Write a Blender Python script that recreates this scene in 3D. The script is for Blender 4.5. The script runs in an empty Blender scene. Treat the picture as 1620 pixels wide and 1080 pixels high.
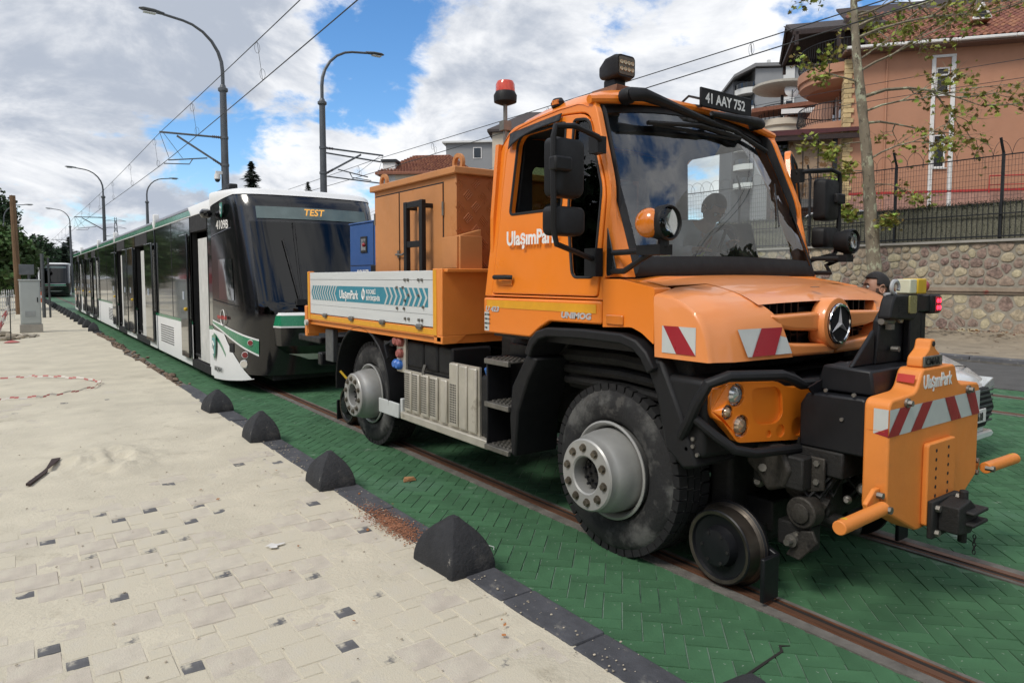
import bpy, bmesh, math, random
import numpy as np
from mathutils import Vector, Matrix
PI = math.pi
rad = math.radians
random.seed(7)
rng = np.random.default_rng(7)
scene = bpy.context.scene
COL = scene.collection

# ------------------------------------------------------------------ camera
cd = bpy.data.cameras.new('camera')
cam = bpy.data.objects.new('camera', cd)
COL.objects.link(cam)
cd.sensor_width = 36.0
cd.lens = 1090 / 1620 * 36
cd.shift_y = -30 / 1620
cd.clip_start = 0.05
cd.clip_end = 3000
cam.location = (0, 0, 1.75)
cam.rotation_euler = (PI / 2 - rad(3.6745), 0, -rad(35.8775))
scene.camera = cam

# ------------------------------------------------------------------ sky
SUN_EL, SUN_AZ = 50, 264       # azimuth clockwise from +Y
world = bpy.data.worlds.new('World')
scene.world = world
world.use_nodes = True
wt = world.node_tree
wt.nodes.clear()
def wn(t, **k):
    n = wt.nodes.new(t)
    for a, b in k.items():
        setattr(n, a, b)
    return n
def wl(a, b): wt.links.new(a, b)
def wmath(op, a, b=None, c=None, clamp=False):
    n = wn('ShaderNodeMath', operation=op, use_clamp=clamp)
    for i, v in enumerate((a, b, c)):
        if v is None: continue
        if isinstance(v, (int, float)): n.inputs[i].default_value = v
        else: wl(v, n.inputs[i])
    return n.outputs[0]
sky = wn('ShaderNodeTexSky', sky_type='NISHITA')
sky.sun_disc = False
sky.sun_elevation = rad(SUN_EL)
sky.sun_rotation = rad(SUN_AZ)
sky.air_density = 1.0; sky.dust_density = 0.2; sky.ozone_density = 4.5
tc = wn('ShaderNodeTexCoord')
sep = wn('ShaderNodeSeparateXYZ'); wl(tc.outputs['Generated'], sep.inputs[0])
zc = wmath('ADD', wmath('MAXIMUM', sep.outputs[2], 0.0), 0.42)
cx = wmath('DIVIDE', sep.outputs[0], zc); cy = wmath('DIVIDE', sep.outputs[1], zc)
comb = wn('ShaderNodeCombineXYZ'); wl(cx, comb.inputs[0]); wl(cy, comb.inputs[1])
def noise(scale, detail, rough, loc, dist=0.0):
    mp = wn('ShaderNodeMapping'); mp.inputs['Location'].default_value = loc
    wl(comb.outputs[0], mp.inputs[0])
    n = wn('ShaderNodeTexNoise'); n.inputs['Scale'].default_value = scale
    n.inputs['Detail'].default_value = detail; n.inputs['Roughness'].default_value = rough
    n.inputs['Distortion'].default_value = dist
    wl(mp.outputs[0], n.inputs['Vector']); return n.outputs[0]
def blob(d, r0, r1):            # 1 near direction d, falling to 0
    v = wn('ShaderNodeVectorMath', operation='DOT_PRODUCT'); wl(tc.outputs['Generated'], v.inputs[0])
    v.inputs[1].default_value = Vector(d).normalized()
    m = wn('ShaderNodeMapRange', interpolation_type='SMOOTHSTEP'); wl(v.outputs['Value'], m.inputs[0])
    m.inputs[1].default_value = math.cos(rad(r0)); m.inputs[2].default_value = math.cos(rad(r1))
    return m.outputs[0]
big = noise(1.35, 3, 0.5, (3.1, 1.7, 0))
fine = noise(5.2, 10, 0.60, (0.4, 5.2, 2), 0.2)
den = wmath('ADD', wmath('MULTIPLY', big, 0.42), wmath('MULTIPLY', fine, 0.76))
# broken sky to the middle of the view, heavier cloud to the left of it
for d, r0, r1, a in (((.263, .942, .207), 5.5, .5, -.11), ((.22, .955, .195), 4, .5, -.09), ((.40, .875, .262), 5.5, 1, -.115), ((.43, .855, .30), 5, 1, -.07),
                     ((.46, .81, .358), 6, 1, -.07), ((.669, .657, .356), 7, 1, -.09), ((.19, .97, .145), 4, .5, -.08), ((.36, .90, .25), 4, .5, -.06), ((.165, .962, .215), 3.5, .5, -.09), ((.34, .88, .335), 4, 1, -.06),
                     ((.08, .96, .30), 17, 5, .13), ((.50, .82, .225), 7, 2, .08), ((.30, .93, .14), 7, 2, .07), ((.60, .75, .27), 12, 3, .10), ((.28, .92, .30), 5, 1, .08), ((.53, .79, .31), 6, 1, .06), ((.68, .69, .28), 13, 3, .11), ((.78, .55, .30), 10, 2, .09)):
    den = wmath('ADD', den, wmath('MULTIPLY', blob(d, r0, r1), a))
cov = wn('ShaderNodeMapRange', interpolation_type='SMOOTHSTEP'); wl(den, cov.inputs[0])
cov.inputs[1].default_value = 0.478; cov.inputs[2].default_value = 0.590
hz = wn('ShaderNodeMapRange'); wl(sep.outputs[2], hz.inputs[0])
hz.inputs[1].default_value = 0.10; hz.inputs[2].default_value = 0.0
covf = wmath('MAXIMUM', cov.outputs[0], wmath('MULTIPLY', hz.outputs[0], 0.75))
sh1 = noise(2.9, 9, 0.60, (7.7, 2.2, 5), 0.4)
shade = wmath('ADD', wmath('MULTIPLY', wmath('SUBTRACT', sh1, 0.5), 4.2), 0.27)
shade = wmath('ADD', shade, wmath('MULTIPLY', wmath('SUBTRACT', den, 0.60), 1.6))
shade = wmath('ADD', shade, wmath('MULTIPLY', blob((.05, .96, .30), 22, 6), 0.24))
shade = wmath('SUBTRACT', shade, wmath('MULTIPLY', blob((.70, .75, .28), 30, 10), 0.22))
shc = wn('ShaderNodeMapRange', interpolation_type='SMOOTHSTEP'); wl(shade, shc.inputs[0])
shc.inputs[1].default_value = -0.1; shc.inputs[2].default_value = 1.0
cm = wn('ShaderNodeMix', data_type='RGBA'); wl(shc.outputs[0], cm.inputs[0])
cm.inputs[6].default_value = (0.97, 0.98, 1.0, 1); cm.inputs[7].default_value = (0.46, 0.51, 0.60, 1)
b1 = wn('ShaderNodeBackground'); hsv = wn('ShaderNodeHueSaturation'); hsv.inputs['Saturation'].default_value = 1.18; wl(sky.outputs[0], hsv.inputs['Color']); wl(hsv.outputs[0], b1.inputs[0]); b1.inputs[1].default_value = 0.135
b2 = wn('ShaderNodeBackground'); wl(cm.outputs[2], b2.inputs[0]); b2.inputs[1].default_value = 0.80
mx = wn('ShaderNodeMixShader'); wl(covf, mx.inputs[0]); wl(b1.outputs[0], mx.inputs[1]); wl(b2.outputs[0], mx.inputs[2])
wo = wn('ShaderNodeOutputWorld'); wl(mx.outputs[0], wo.inputs[0])

# ------------------------------------------------------------------ sun behind thin cloud
sd = bpy.data.lights.new('sun', 'SUN'); sd.energy = 1.8; sd.angle = rad(18); sd.color = (1.0, 0.95, 0.87)
sun = bpy.data.objects.new('sun', sd); COL.objects.link(sun)
_az, _el = rad(SUN_AZ), rad(SUN_EL)
sun.rotation_euler = Vector((math.sin(_az) * math.cos(_el), math.cos(_az) * math.cos(_el), math.sin(_el))).to_track_quat('Z', 'Y').to_euler()
scene.view_settings.view_transform = 'Standard'
scene.view_settings.look = 'None'
scene.view_settings.exposure = 0.40
scene.view_settings.gamma = 1.0

# ------------------------------------------------------------------ materials
MATS = {}
def mat(name, col, rough=0.5, metal=0.0, var=0.12, scale=5.0, bump=0.0, bscale=60.0, dirt=None, coat=0.0,
        obj_rand=0.0, island=0.0, emit=None, estr=0.0, spec=0.5, rvar=0.1, hue=0.0, stretch=None, cover=None):
    """col linear rgb; dirt=(rgb, threshold, noise scale, softness)"""
    if name in MATS: return MATS[name]
    m = bpy.data.materials.new(name); m.use_nodes = True
    t = m.node_tree; N = t.nodes; L = t.links
    p = N['Principled BSDF']
    p.inputs['Metallic'].default_value = metal
    p.inputs['Specular IOR Level'].default_value = spec
    p.inputs['Coat Weight'].default_value = coat
    p.inputs['Coat Roughness'].default_value = 0.08
    co = N.new('ShaderNodeTexCoord'); vec = co.outputs['Object']
    if stretch:
        mp = N.new('ShaderNodeMapping'); mp.inputs['Scale'].default_value = stretch; L.new(vec, mp.inputs[0]); vec = mp.outputs[0]
    def nz(sc, de=5, ro=0.6):
        n = N.new('ShaderNodeTexNoise'); n.inputs['Scale'].default_value = sc; n.inputs['Detail'].default_value = de
        n.inputs['Roughness'].default_value = ro; L.new(vec, n.inputs['Vector']); return n.outputs[0]
    def mr(x, a, b, c, d, sm=False):
        n = N.new('ShaderNodeMapRange'); L.new(x, n.inputs[0])
        if sm: n.interpolation_type = 'SMOOTHSTEP'
        for i, q in enumerate((a, b, c, d)): n.inputs[i + 1].default_value = q
        return n.outputs[0]
    def ad(a, b):
        n = N.new('ShaderNodeMath'); n.operation = 'ADD'; L.new(a, n.inputs[0]); L.new(b, n.inputs[1]); return n.outputs[0]
    base = nz(scale)
    val = mr(base, 0.3, 0.7, 1 - var, 1 + var)
    if obj_rand:
        oi = N.new('ShaderNodeObjectInfo'); val = ad(val, mr(oi.outputs['Random'], 0, 1, -obj_rand, obj_rand))
    if island:
        ge = N.new('ShaderNodeNewGeometry'); val = ad(val, mr(ge.outputs['Random Per Island'], 0, 1, -island, island))
    hs = N.new('ShaderNodeHueSaturation'); hs.inputs['Color'].default_value = (*col, 1); L.new(val, hs.inputs['Value'])
    if hue:
        src = None
        if island: src = ge.outputs['Random Per Island']
        elif obj_rand: src = oi.outputs['Random']
        else: src = nz(scale * 0.7, 2)
        L.new(mr(src, 0, 1, 0.5 - hue, 0.5 + hue), hs.inputs['Hue'])
    c = hs.outputs[0]
    if cover:                       # some pieces lie wholly under dust: (rgb, share)
        src = ge.outputs['Random Per Island'] if island else oi.outputs['Random']
        f = mr(ad(src, mr(nz(11, 4), .3, .7, -.14, .14)), 1 - cover[1] - .06, 1 - cover[1] + .06, 0, 1, True)
        mc = N.new('ShaderNodeMix'); mc.data_type = 'RGBA'; L.new(f, mc.inputs[0]); L.new(c, mc.inputs[6]); mc.inputs[7].default_value = (*cover[0], 1); c = mc.outputs[2]
    rv = mr(nz(scale * 2.3, 4), 0.3, 0.7, max(0.02, rough - rvar), min(1, rough + rvar))
    if dirt:
        ds = dirt if isinstance(dirt[0][0], tuple) else (dirt,)
        for (dc, th, dsc, so) in ds:
            f = mr(nz(dsc, 7, 0.65), th, th + so, 0, 1, True)
            mxn = N.new('ShaderNodeMix'); mxn.data_type = 'RGBA'; L.new(f, mxn.inputs[0]); L.new(c, mxn.inputs[6])
            mxn.inputs[7].default_value = (*dc, 1); c = mxn.outputs[2]
            a2 = N.new('ShaderNodeMath'); a2.operation = 'MULTIPLY_ADD'; L.new(f, a2.inputs[0]); a2.inputs[1].default_value = 0.3
            L.new(rv, a2.inputs[2]); a2.use_clamp = True; rv = a2.outputs[0]
    L.new(c, p.inputs['Base Color']); L.new(rv, p.inputs['Roughness'])
    if bump:
        b = N.new('ShaderNodeBump'); b.inputs['Strength'].default_value = min(1, bump); b.inputs['Distance'].default_value = 0.02
        L.new(nz(bscale, 6, 0.65), b.inputs['Height']); L.new(b.outputs[0], p.inputs['Normal'])
    if emit:
        p.inputs['Emission Color'].default_value = (*emit, 1); p.inputs['Emission Strength'].default_value = estr
    MATS[name] = m
    return m
def glass(name, tint=(.55, .62, .6), refl=0.9, ior=1.45, rough=0.01, dust=0.0, streak=None):
    """thin pane: transparent body with a mirror-like front layer"""
    if name in MATS: return MATS[name]
    m = bpy.data.materials.new(name); m.use_nodes = True
    t = m.node_tree; N = t.nodes; L = t.links; N.clear()
    o = N.new('ShaderNodeOutputMaterial')
    tr = N.new('ShaderNodeBsdfTransparent'); tr.inputs[0].default_value = (*tint, 1)
    gl = N.new('ShaderNodeBsdfGlossy'); gl.inputs['Roughness'].default_value = rough; gl.inputs[0].default_value = (refl, refl, refl, 1)
    fr = N.new('ShaderNodeFresnel'); fr.inputs[0].default_value = ior
    mxs = N.new('ShaderNodeMixShader'); L.new(fr.outputs[0], mxs.inputs[0]); L.new(tr.outputs[0], mxs.inputs[1]); L.new(gl.outputs[0], mxs.inputs[2])
    out = mxs.outputs[0]
    if dust:
        co = N.new('ShaderNodeTexCoord'); mp = N.new('ShaderNodeMapping'); L.new(co.outputs['Object'], mp.inputs[0])
        if streak: mp.inputs['Scale'].default_value = streak
        n = N.new('ShaderNodeTexNoise'); n.inputs['Scale'].default_value = 3; n.inputs['Detail'].default_value = 7; L.new(mp.outputs[0], n.inputs[0])
        r = N.new('ShaderNodeMapRange'); L.new(n.outputs[0], r.inputs[0]); r.inputs[1].default_value = .42; r.inputs[2].default_value = .75
        r.inputs[3].default_value = 0; r.inputs[4].default_value = dust
        df = N.new('ShaderNodeBsdfDiffuse'); df.inputs[0].default_value = (.55, .55, .52, 1)
        m2 = N.new('ShaderNodeMixShader'); L.new(r.outputs[0], m2.inputs[0]); L.new(out, m2.inputs[1]); L.new(df.outputs[0], m2.inputs[2]); out = m2.outputs[0]
    L.new(out, o.inputs[0]); MATS[name] = m
    return m

# ------------------------------------------------------------------ mesh builder
class MB:
    def __init__(s): s.v = []; s.f = []; s.m = []
    def add(s, vs, fs, mi=0):
        o = len(s.v); s.v += [tuple(p) for p in vs]
        for f in fs: s.f.append(tuple(i + o for i in f)); s.m.append(mi)
        return s
    def box(s, x0, x1, y0, y1, z0, z1, mi=0):
        if x0 > x1: x0, x1 = x1, x0
        if y0 > y1: y0, y1 = y1, y0
        if z0 > z1: z0, z1 = z1, z0
        v = [(x, y, z) for x in (x0, x1) for y in (y0, y1) for z in (z0, z1)]
        return s.add(v, [(0, 1, 3, 2), (4, 6, 7, 5), (0, 4, 5, 1), (2, 3, 7, 6), (0, 2, 6, 4), (1, 5, 7, 3)], mi)
    def prism(s, poly, axis, a0, a1, mi=0):
        """extrude a 2-D polygon; axis x: poly is (y,z), y: (x,z), z: (x,y)"""
        def P(p, a): return {'x': (a, p[0], p[1]), 'y': (p[0], a, p[1]), 'z': (p[0], p[1], a)}[axis]
        n = len(poly); v = [P(p, a0) for p in poly] + [P(p, a1) for p in poly]
        f = [tuple(range(n)), tuple(range(2 * n - 1, n - 1, -1))] + [(i, (i + 1) % n, n + (i + 1) % n, n + i) for i in range(n)]
        return s.add(v, f, mi)
    def loft(s, rings, closed=True, cap=True, mi=0):
        n = len(rings[0]); v = [p for r in rings for p in r]; f = []
        for k in range(len(rings) - 1):
            for i in range(n if closed else n - 1):
                j = (i + 1) % n; f.append((k * n + i, k * n + j, (k + 1) * n + j, (k + 1) * n + i))
        if cap and closed:
            f.append(tuple(range(n))[::-1]); f.append(tuple(range((len(rings) - 1) * n, len(rings) * n)))
        return s.add(v, f, mi)
    def tube(s, pts, r, n=8, mi=0, cap=True):
        pts = [Vector(p) for p in pts]; rs = r if isinstance(r, (list, tuple)) else [r] * len(pts)
        rings = []; up = None
        for i, p in enumerate(pts):
            d = (pts[min(i + 1, len(pts) - 1)] - pts[max(i - 1, 0)]).normalized()
            if up is None: up = Vector((0, 0, 1)) if abs(d.z) < 0.9 else Vector((1, 0, 0))
            a = d.cross(up).normalized(); b = a.cross(d).normalized(); up = b
            rings.append([p + (a * math.cos(t) + b * math.sin(t)) * rs[i] for t in (2 * PI * k / n for k in range(n))])
        return s.loft(rings, True, cap, mi)
    def cyl(s, p0, p1, r0, r1=None, n=16, mi=0): return s.tube([p0, p1], [r0, r0 if r1 is None else r1], n, mi)
    def lathe(s, prof, o=(0, 0, 0), axis='z', n=24, mi=0, sq=1.0, cap=True):
        """prof: list of (radius, along)"""
        rings = []
        for r, t in prof:
            ring = []
            for k in range(n):
                a = 2 * PI * k / n; u, w = r * math.cos(a), r * math.sin(a) * sq
                ring.append({'z': (o[0] + u, o[1] + w, o[2] + t), 'x': (o[0] + t, o[1] + u, o[2] + w), 'y': (o[0] + u, o[1] + t, o[2] + w)}[axis])
            rings.append(ring)
        return s.loft(rings, True, cap, mi)
    def grid(s, fn, nu, nv, mi=0):
        v = [fn(i / nu, j / nv) for j in range(nv + 1) for i in range(nu + 1)]
        f = [(j * (nu + 1) + i, j * (nu + 1) + i + 1, (j + 1) * (nu + 1) + i + 1, (j + 1) * (nu + 1) + i) for j in range(nv) for i in range(nu)]
        return s.add(v, f, mi)
    def band(s, path, th, x0, x1, mi=0):
        """thick ribbon following a (y,z) path, thickness th to the left of it, extruded in x"""
        n = len(path); q = []
        for i in range(n):
            a = Vector(path[max(i - 1, 0)]); b = Vector(path[min(i + 1, n - 1)]); d = (b - a).normalized()
            q.append((path[i][0] - d.y * th, path[i][1] + d.x * th))
        rings = [[(x0, *path[i]), (x1, *path[i]), (x1, *q[i]), (x0, *q[i])] for i in range(n)]
        return s.loft(rings, True, True, mi)
    def ball(s, c, r, n=12, m=8, sc=(1, 1, 1), mi=0):
        rings = [[(c[0] + r * sc[0] * math.sin(t) * math.cos(a), c[1] + r * sc[1] * math.sin(t) * math.sin(a), c[2] + r * sc[2] * math.cos(t))
                  for a in (2 * PI * k / n for k in range(n))] for t in (max(.02, PI * j / m) if j < m else PI - .02 for j in range(m + 1))]
        return s.loft(rings, True, True, mi)
    def mesh(s, name, mats, smooth=35, fix=True):
        me = bpy.data.meshes.new(name); me.from_pydata(s.v, [], s.f)
        for m in (mats if isinstance(mats, (list, tuple)) else [mats]): me.materials.append(m)
        if len(set(s.m)) > 1: me.polygons.foreach_set('material_index', s.m)
        if fix:
            bm = bmesh.new(); bm.from_mesh(me); bmesh.ops.recalc_face_normals(bm, faces=bm.faces); bm.to_mesh(me); bm.free()
        if smooth:
            me.polygons.foreach_set('use_smooth', [True] * len(me.polygons)); me.set_sharp_from_angle(angle=rad(smooth))
        me.update(); return me
    def build(s, name, mats, parent=None, loc=(0, 0, 0), bevel=0, seg=2, smooth=35, sub=0, solid=0, fix=True):
        return link(name, s.mesh(name, mats, smooth, fix), parent, loc, bevel, seg, sub, solid)
def link(name, me, parent=None, loc=(0, 0, 0), bevel=0, seg=2, sub=0, solid=0):
    o = bpy.data.objects.new(name, me); COL.objects.link(o); o.parent = parent; o.location = loc
    if solid:
        q = o.modifiers.new('solid', 'SOLIDIFY'); q.thickness = abs(solid); q.offset = -1 if solid > 0 else 1
    if bevel:
        b = o.modifiers.new('bevel', 'BEVEL'); b.width = bevel; b.segments = seg; b.limit_method = 'ANGLE'; b.angle_limit = rad(38)
        b.harden_normals = False
    if sub:
        q = o.modifiers.new('sub', 'SUBSURF'); q.levels = sub; q.render_levels = sub
    return o
def panel(outer, holes, fn, name, mats, parent=None, loc=(0, 0, 0), solid=0.03, bevel=0, smooth=35):
    """flat sheet with holes: loops are lists of 2-D points, fn lifts them to 3-D"""
    bm = bmesh.new(); E = []
    for lp in [outer] + list(holes):
        vs = [bm.verts.new(fn(*p)) for p in lp]
        E += [bm.edges.new((vs[i], vs[(i + 1) % len(vs)])) for i in range(len(vs))]
    bmesh.ops.triangle_fill(bm, edges=E, use_beauty=True, use_dissolve=True)
    bmesh.ops.recalc_face_normals(bm, faces=bm.faces)
    me = bpy.data.meshes.new(name); bm.to_mesh(me); bm.free()
    for m in (mats if isinstance(mats, (list, tuple)) else [mats]): me.materials.append(m)
    return link(name, me, parent, loc, bevel, 2, 0, solid)
def rrect(x0, x1, y0, y1, r, n=4):
    r = min(r, abs(x1 - x0) / 2, abs(y1 - y0) / 2); out = []
    for cx_, cy_, a in ((x1 - r, y1 - r, 0), (x0 + r, y1 - r, 90), (x0 + r, y0 + r, 180), (x1 - r, y0 + r, 270)):
        out += [(cx_ + r * math.cos(rad(a + 90 * k / n)), cy_ + r * math.sin(rad(a + 90 * k / n))) for k in range(n + 1)]
    return out
def rpoly(pts, r, n=4):
    """round the corners of a polygon"""
    out = []; N = len(pts)
    for i in range(N):
        p = Vector(pts[i]); a = Vector(pts[i - 1]) - p; b = Vector(pts[(i + 1) % N]) - p
        k = min(r[i] if isinstance(r, (list, tuple)) else r, a.length * .48, b.length * .48)
        if k < 1e-4: out.append(tuple(p)); continue
        a = p + a.normalized() * k; b = p + b.normalized() * k
        for j in range(n + 1):
            t = j / n; out.append(tuple(a * (1 - t) ** 2 + p * 2 * t * (1 - t) + b * t * t))
    return out
def tag(o, label=None, cat=None, group=None, kind=None):
    for k, v in (('label', label), ('category', cat), ('group', group), ('kind', kind)):
        if v: o[k] = v
    return o
def thing(name, label, cat, loc=(0, 0, 0), rz=0, group=None):
    o = bpy.data.objects.new(name, None); COL.objects.link(o); o.location = loc; o.rotation_euler = (0, 0, rz); o.empty_display_size = .3
    return tag(o, label, cat, group)
def struct(o): o['kind'] = 'structure'; return o
def copy_tree(o, parent=None):
    c = o.copy(); COL.objects.link(c); c.parent = parent
    for ch in CH.get(o.name, None) or [q for q in o.children]: copy_tree(ch, c)
    return c
CH = {}
TEXTS = []
SIDE = (PI / 2, 0, -PI / 2)      # lettering read from the pavement
FRONT = (PI / 2, 0, 0)
def text(name, s, m, parent, loc, size, rot=SIDE, ext=0.001, bold=0.0, wide=1.0, align='LEFT', slant=0.0):
    c = bpy.data.curves.new(name, 'FONT'); c.body = s; c.size = size; c.extrude = ext; c.align_x = align; c.align_y = 'BOTTOM_BASELINE'
    c.offset = bold; c.shear = slant; c.resolution_u = 3; c.materials.append(m)
    o = bpy.data.objects.new(name, c); COL.objects.link(o); o.parent = parent; o.location = loc; o.rotation_euler = rot; o.scale = (wide, 1, 1)
    TEXTS.append(o); return o
def bake_texts():
    bpy.context.view_layer.update(); dg = bpy.context.evaluated_depsgraph_get()
    for o in TEXTS:
        me = bpy.data.meshes.new_from_object(o.evaluated_get(dg)); n = o.name
        q = bpy.data.objects.new(n + '_', me); COL.objects.link(q); q.parent = o.parent; q.location = o.location
        q.rotation_euler = o.rotation_euler; q.scale = o.scale
        for k in o.keys():
            q[k] = o[k]
        bpy.data.objects.remove(o); q.name = n
def fbm(x, y, seed=0, oct=4, sc=1.0):
    """value noise on numpy arrays, about -1..1"""
    out = np.zeros_like(x, dtype=float); amp = 1.0; tot = 0
    for o in range(oct):
        fx = x * sc * 2 ** o + 13.7 * seed + o * 7.1; fy = y * sc * 2 ** o - 5.3 * seed + o * 3.3
        ix, iy = np.floor(fx), np.floor(fy); tx, ty = fx - ix, fy - iy
        tx = tx * tx * (3 - 2 * tx); ty = ty * ty * (3 - 2 * ty)
        def h(a, b):
            v = np.sin(a * 127.1 + b * 311.7 + seed * 17.3) * 43758.5453
            return (v - np.floor(v)) * 2 - 1
        out += amp * ((h(ix, iy) * (1 - tx) + h(ix + 1, iy) * tx) * (1 - ty) + (h(ix, iy + 1) * (1 - tx) + h(ix + 1, iy + 1) * tx) * ty)
        tot += amp; amp *= .5
    return out / tot

# ================================================================== THE GROUND
SAND = (.535, .490, .385)
m_earth = mat('earth', (.16, .14, .10), .95, var=.3, scale=.6, bump=.5, bscale=9)
m_sand = mat('sand', SAND, .95, var=.12, scale=1.6, bump=.5, bscale=48, dirt=(((.40, .36, .275), .57, 3.1, .16), ((.47, .43, .34), .55, .55, .12), ((.66, .62, .52), .60, 1.1, .2), ((.28, .23, .16), .74, 34, .05)))
m_paver = mat('paver_stone', (.52, .475, .39), .9, var=.1, scale=9, bump=.35, bscale=120, obj_rand=.10, hue=.012, dirt=(((.53, .49, .40), .50, 7, .2), ((.33, .30, .24), .66, 4, .12), ((.22, .19, .15), .72, 40, .04)), cover=(SAND, .45))
m_paverf = mat('paver_stone_field', (.52, .475, .39), .9, var=.1, scale=9, bump=.35, bscale=120, island=.10, hue=.012, dirt=(((.53, .49, .40), .50, 7, .2), ((.33, .30, .24), .66, 4, .12), ((.22, .19, .15), .72, 40, .04)), cover=(SAND, .45))
PD = dict(var=.2, scale=14, bump=.35, bscale=120, dirt=(((.50, .465, .38), .53, 12, .2),), cover=(SAND, .80))
m_paverd = mat('paver_stone_dark', (.15, .15, .158), .9, obj_rand=.3, **PD)
m_paverdf = mat('paver_stone_dark_field', (.15, .15, .158), .9, island=.3, **PD)
m_joint = mat('paving_bed', (.14, .12, .09), .95, var=.3, scale=20)
m_kerb = mat('kerb_concrete', (.058, .06, .068), .85, var=.25, scale=9, bump=.3, bscale=70, obj_rand=.12,
             dirt=(((.33, .31, .26), .60, 6, .20), ((.45, .41, .33), .655, 38, .05)))
GREEN = (.050, .128, .062)
GD = (((.25, .31, .25), .60, 3.2, .16), ((.34, .38, .33), .655, 24, .05), ((.022, .072, .042), .58, 1.3, .2), ((.085, .165, .108), .53, .6, .2))
m_green = mat('green_paint_brick', GREEN, .86, spec=.25, var=.18, scale=3, bump=.3, bscale=60, island=.13, dirt=GD)
m_green1 = mat('green_paint_brick_single', GREEN, .86, spec=.25, var=.18, scale=3, bump=.3, bscale=60, obj_rand=.13, dirt=GD)
m_greenflat = mat('green_paint_far', GREEN, .65, var=.2, scale=1.2, bump=.2, bscale=30, dirt=GD)
m_gjoint = mat('brick_joint', (.15, .21, .165), .95, var=.4, scale=2.2, dirt=((.02, .06, .04), .54, 1.3, .15))
m_asph = mat('asphalt', (.085, .083, .08), .9, var=.2, scale=2, bump=.4, bscale=150)
m_rust = mat('rail_rust', (.15, .062, .03), .62, metal=.35, var=.4, scale=9, bump=.3, bscale=60, stretch=(8, .5, 8))
m_railtop = mat('rail_running_band', (.17, .088, .055), .5, metal=.5, var=.3, scale=8, stretch=(8, .4, 8))
m_mortar = mat('track_mortar', (.135, .125, .11), .95, var=.35, scale=7, bump=.6, bscale=35, dirt=((.05, .075, .05), .58, 5, .12))
m_black = mat('groove_black', (.015, .013, .011), .95)  # near-black colour of the rail grooves and the slot
m_conc = mat('concrete', (.33, .31, .275), .9, var=.16, scale=3, bump=.3, bscale=50)

g = MB(); g.box(-900, 1500, -400, 1900, -.6, -.06); struct(g.build('ground', m_earth, smooth=0))

# --- pavement on the near side
pv = MB(); pv.box(-40, 2.03, -8, 110, -.05, .028); pavement = struct(pv.build('pavement', m_joint, smooth=0))
# pavers: large light squares with small dark ones between them
A_, B_ = .212, .098
def paver_mesh(name, a, m):
    q = MB(); k = .008; e = .0025
    q.loft([[(e, e, 0), (a - e, e, 0), (a - e, a - e, 0), (e, a - e, 0)], [(e, e, .048 - k), (a - e, e, .048 - k), (a - e, a - e, .048 - k), (e, a - e, .048 - k)],
            [(e + k * .6, e + k * .6, .048), (a - e - k * .6, e + k * .6, .048), (a - e - k * .6, a - e - k * .6, .048), (e + k * .6, a - e - k * .6, .048)]])
    return q.mesh(name, m, 0)
me_big, me_small = paver_mesh('paver', A_, m_paver), paver_mesh('paver', B_, m_paverd)
cells = []
for i in range(-60, 80):
    for j in range(-60, 80):
        x = 1.0 + i * A_ - j * B_; y = 5.0 + i * B_ + j * A_
        if -1.3 < x < 2.03 - A_ and -.5 < y < 13: cells.append((x, y, 0))
        if -1.3 < x + A_ < 2.03 - B_ and -.5 < y < 13: cells.append((x + A_, y, 1))
def in_view(x, y): return x > -.06 * y - .1 and y > 2.1 - .2 * x
vis = sorted([q for q in cells if in_view(q[0], q[1])], key=lambda q: q[0] ** 2 + q[1] ** 2)
chosen = set(vis[:300])
for x, y, k in vis[:300]:
    o = bpy.data.objects.new('paver', me_small if k else me_big); COL.objects.link(o); o.parent = pavement
    o.location = (x, y, random.uniform(-.0025, .0025)); o.rotation_euler = (random.uniform(-.006, .006), random.uniform(-.006, .006), random.uniform(-.01, .01))
for k, m in ((0, m_paverf), (1, m_paverdf)):
    q = MB(); a = B_ if k else A_; e = .004
    for (x, y, kk) in cells:
        if kk != k or (x, y, kk) in chosen: continue
        z = .046 + random.uniform(-.003, .003)
        q.add([(x + e, y + e, .0), (x + a - e, y + e, .0), (x + a - e, y + a - e, .0), (x + e, y + a - e, .0), (x + e, y + e, z), (x + a - e, y + e, z), (x + a - e, y + a - e, z), (x + e, y + a - e, z)],
              [(4, 5, 6, 7), (0, 1, 5, 4), (1, 2, 6, 5), (2, 3, 7, 6), (3, 0, 4, 7)])
    tag(q.build('paver_field', m, pavement, smooth=0, fix=False), kind='stuff')
# blown sand over the pavers, thinner in patches
NX, NY = 130, 640
gx = np.linspace(-1.2, 2.06, NX); gy = np.concatenate([np.linspace(-.6, 1.45, 60), 1.5 * (16 / 1.5) ** np.linspace(0, 1, NY - 60)])
X, Y = np.meshgrid(gx, gy)
th = .0018 + .0055 * fbm(X, Y, 1, 4, 1.1) + .0045 * fbm(X, Y, 2, 4, 5.0) + .0012 * np.clip((Y - 5.5) / 4, 0, 1)
for (bx, by, br, ba) in ((.78, 4.75, .62, .0085), (.58, 3.55, .62, .010), (1.0, 2.9, .5, .009), (1.85, 4.7, .42, .008), (1.9, 2.7, .5, .0095), (.5, 5.55, .45, .007), (1.5, 3.3, .4, .005), (.1, 3.4, .4, .006)):
    th -= .55 * ba * np.exp(-((X - bx) ** 2 + (Y - by) ** 2 * .7) / br ** 2)
fx = np.clip((X - 1.80) / .25, 0, 1); th -= .004 * fx * (Y < 9)
heap = np.exp(-(((X - .62) / .42) ** 2 + ((Y - 7.35) / .62) ** 2) ** 1.4)
Z = .0475 + th + heap * (.05 + .085 * fbm(X, Y, 5, 5, 6)) + heap * .02 * fbm(X, Y, 9, 3, 18) + .0016 * fbm(X, Y, 8, 2, 40)
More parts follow.
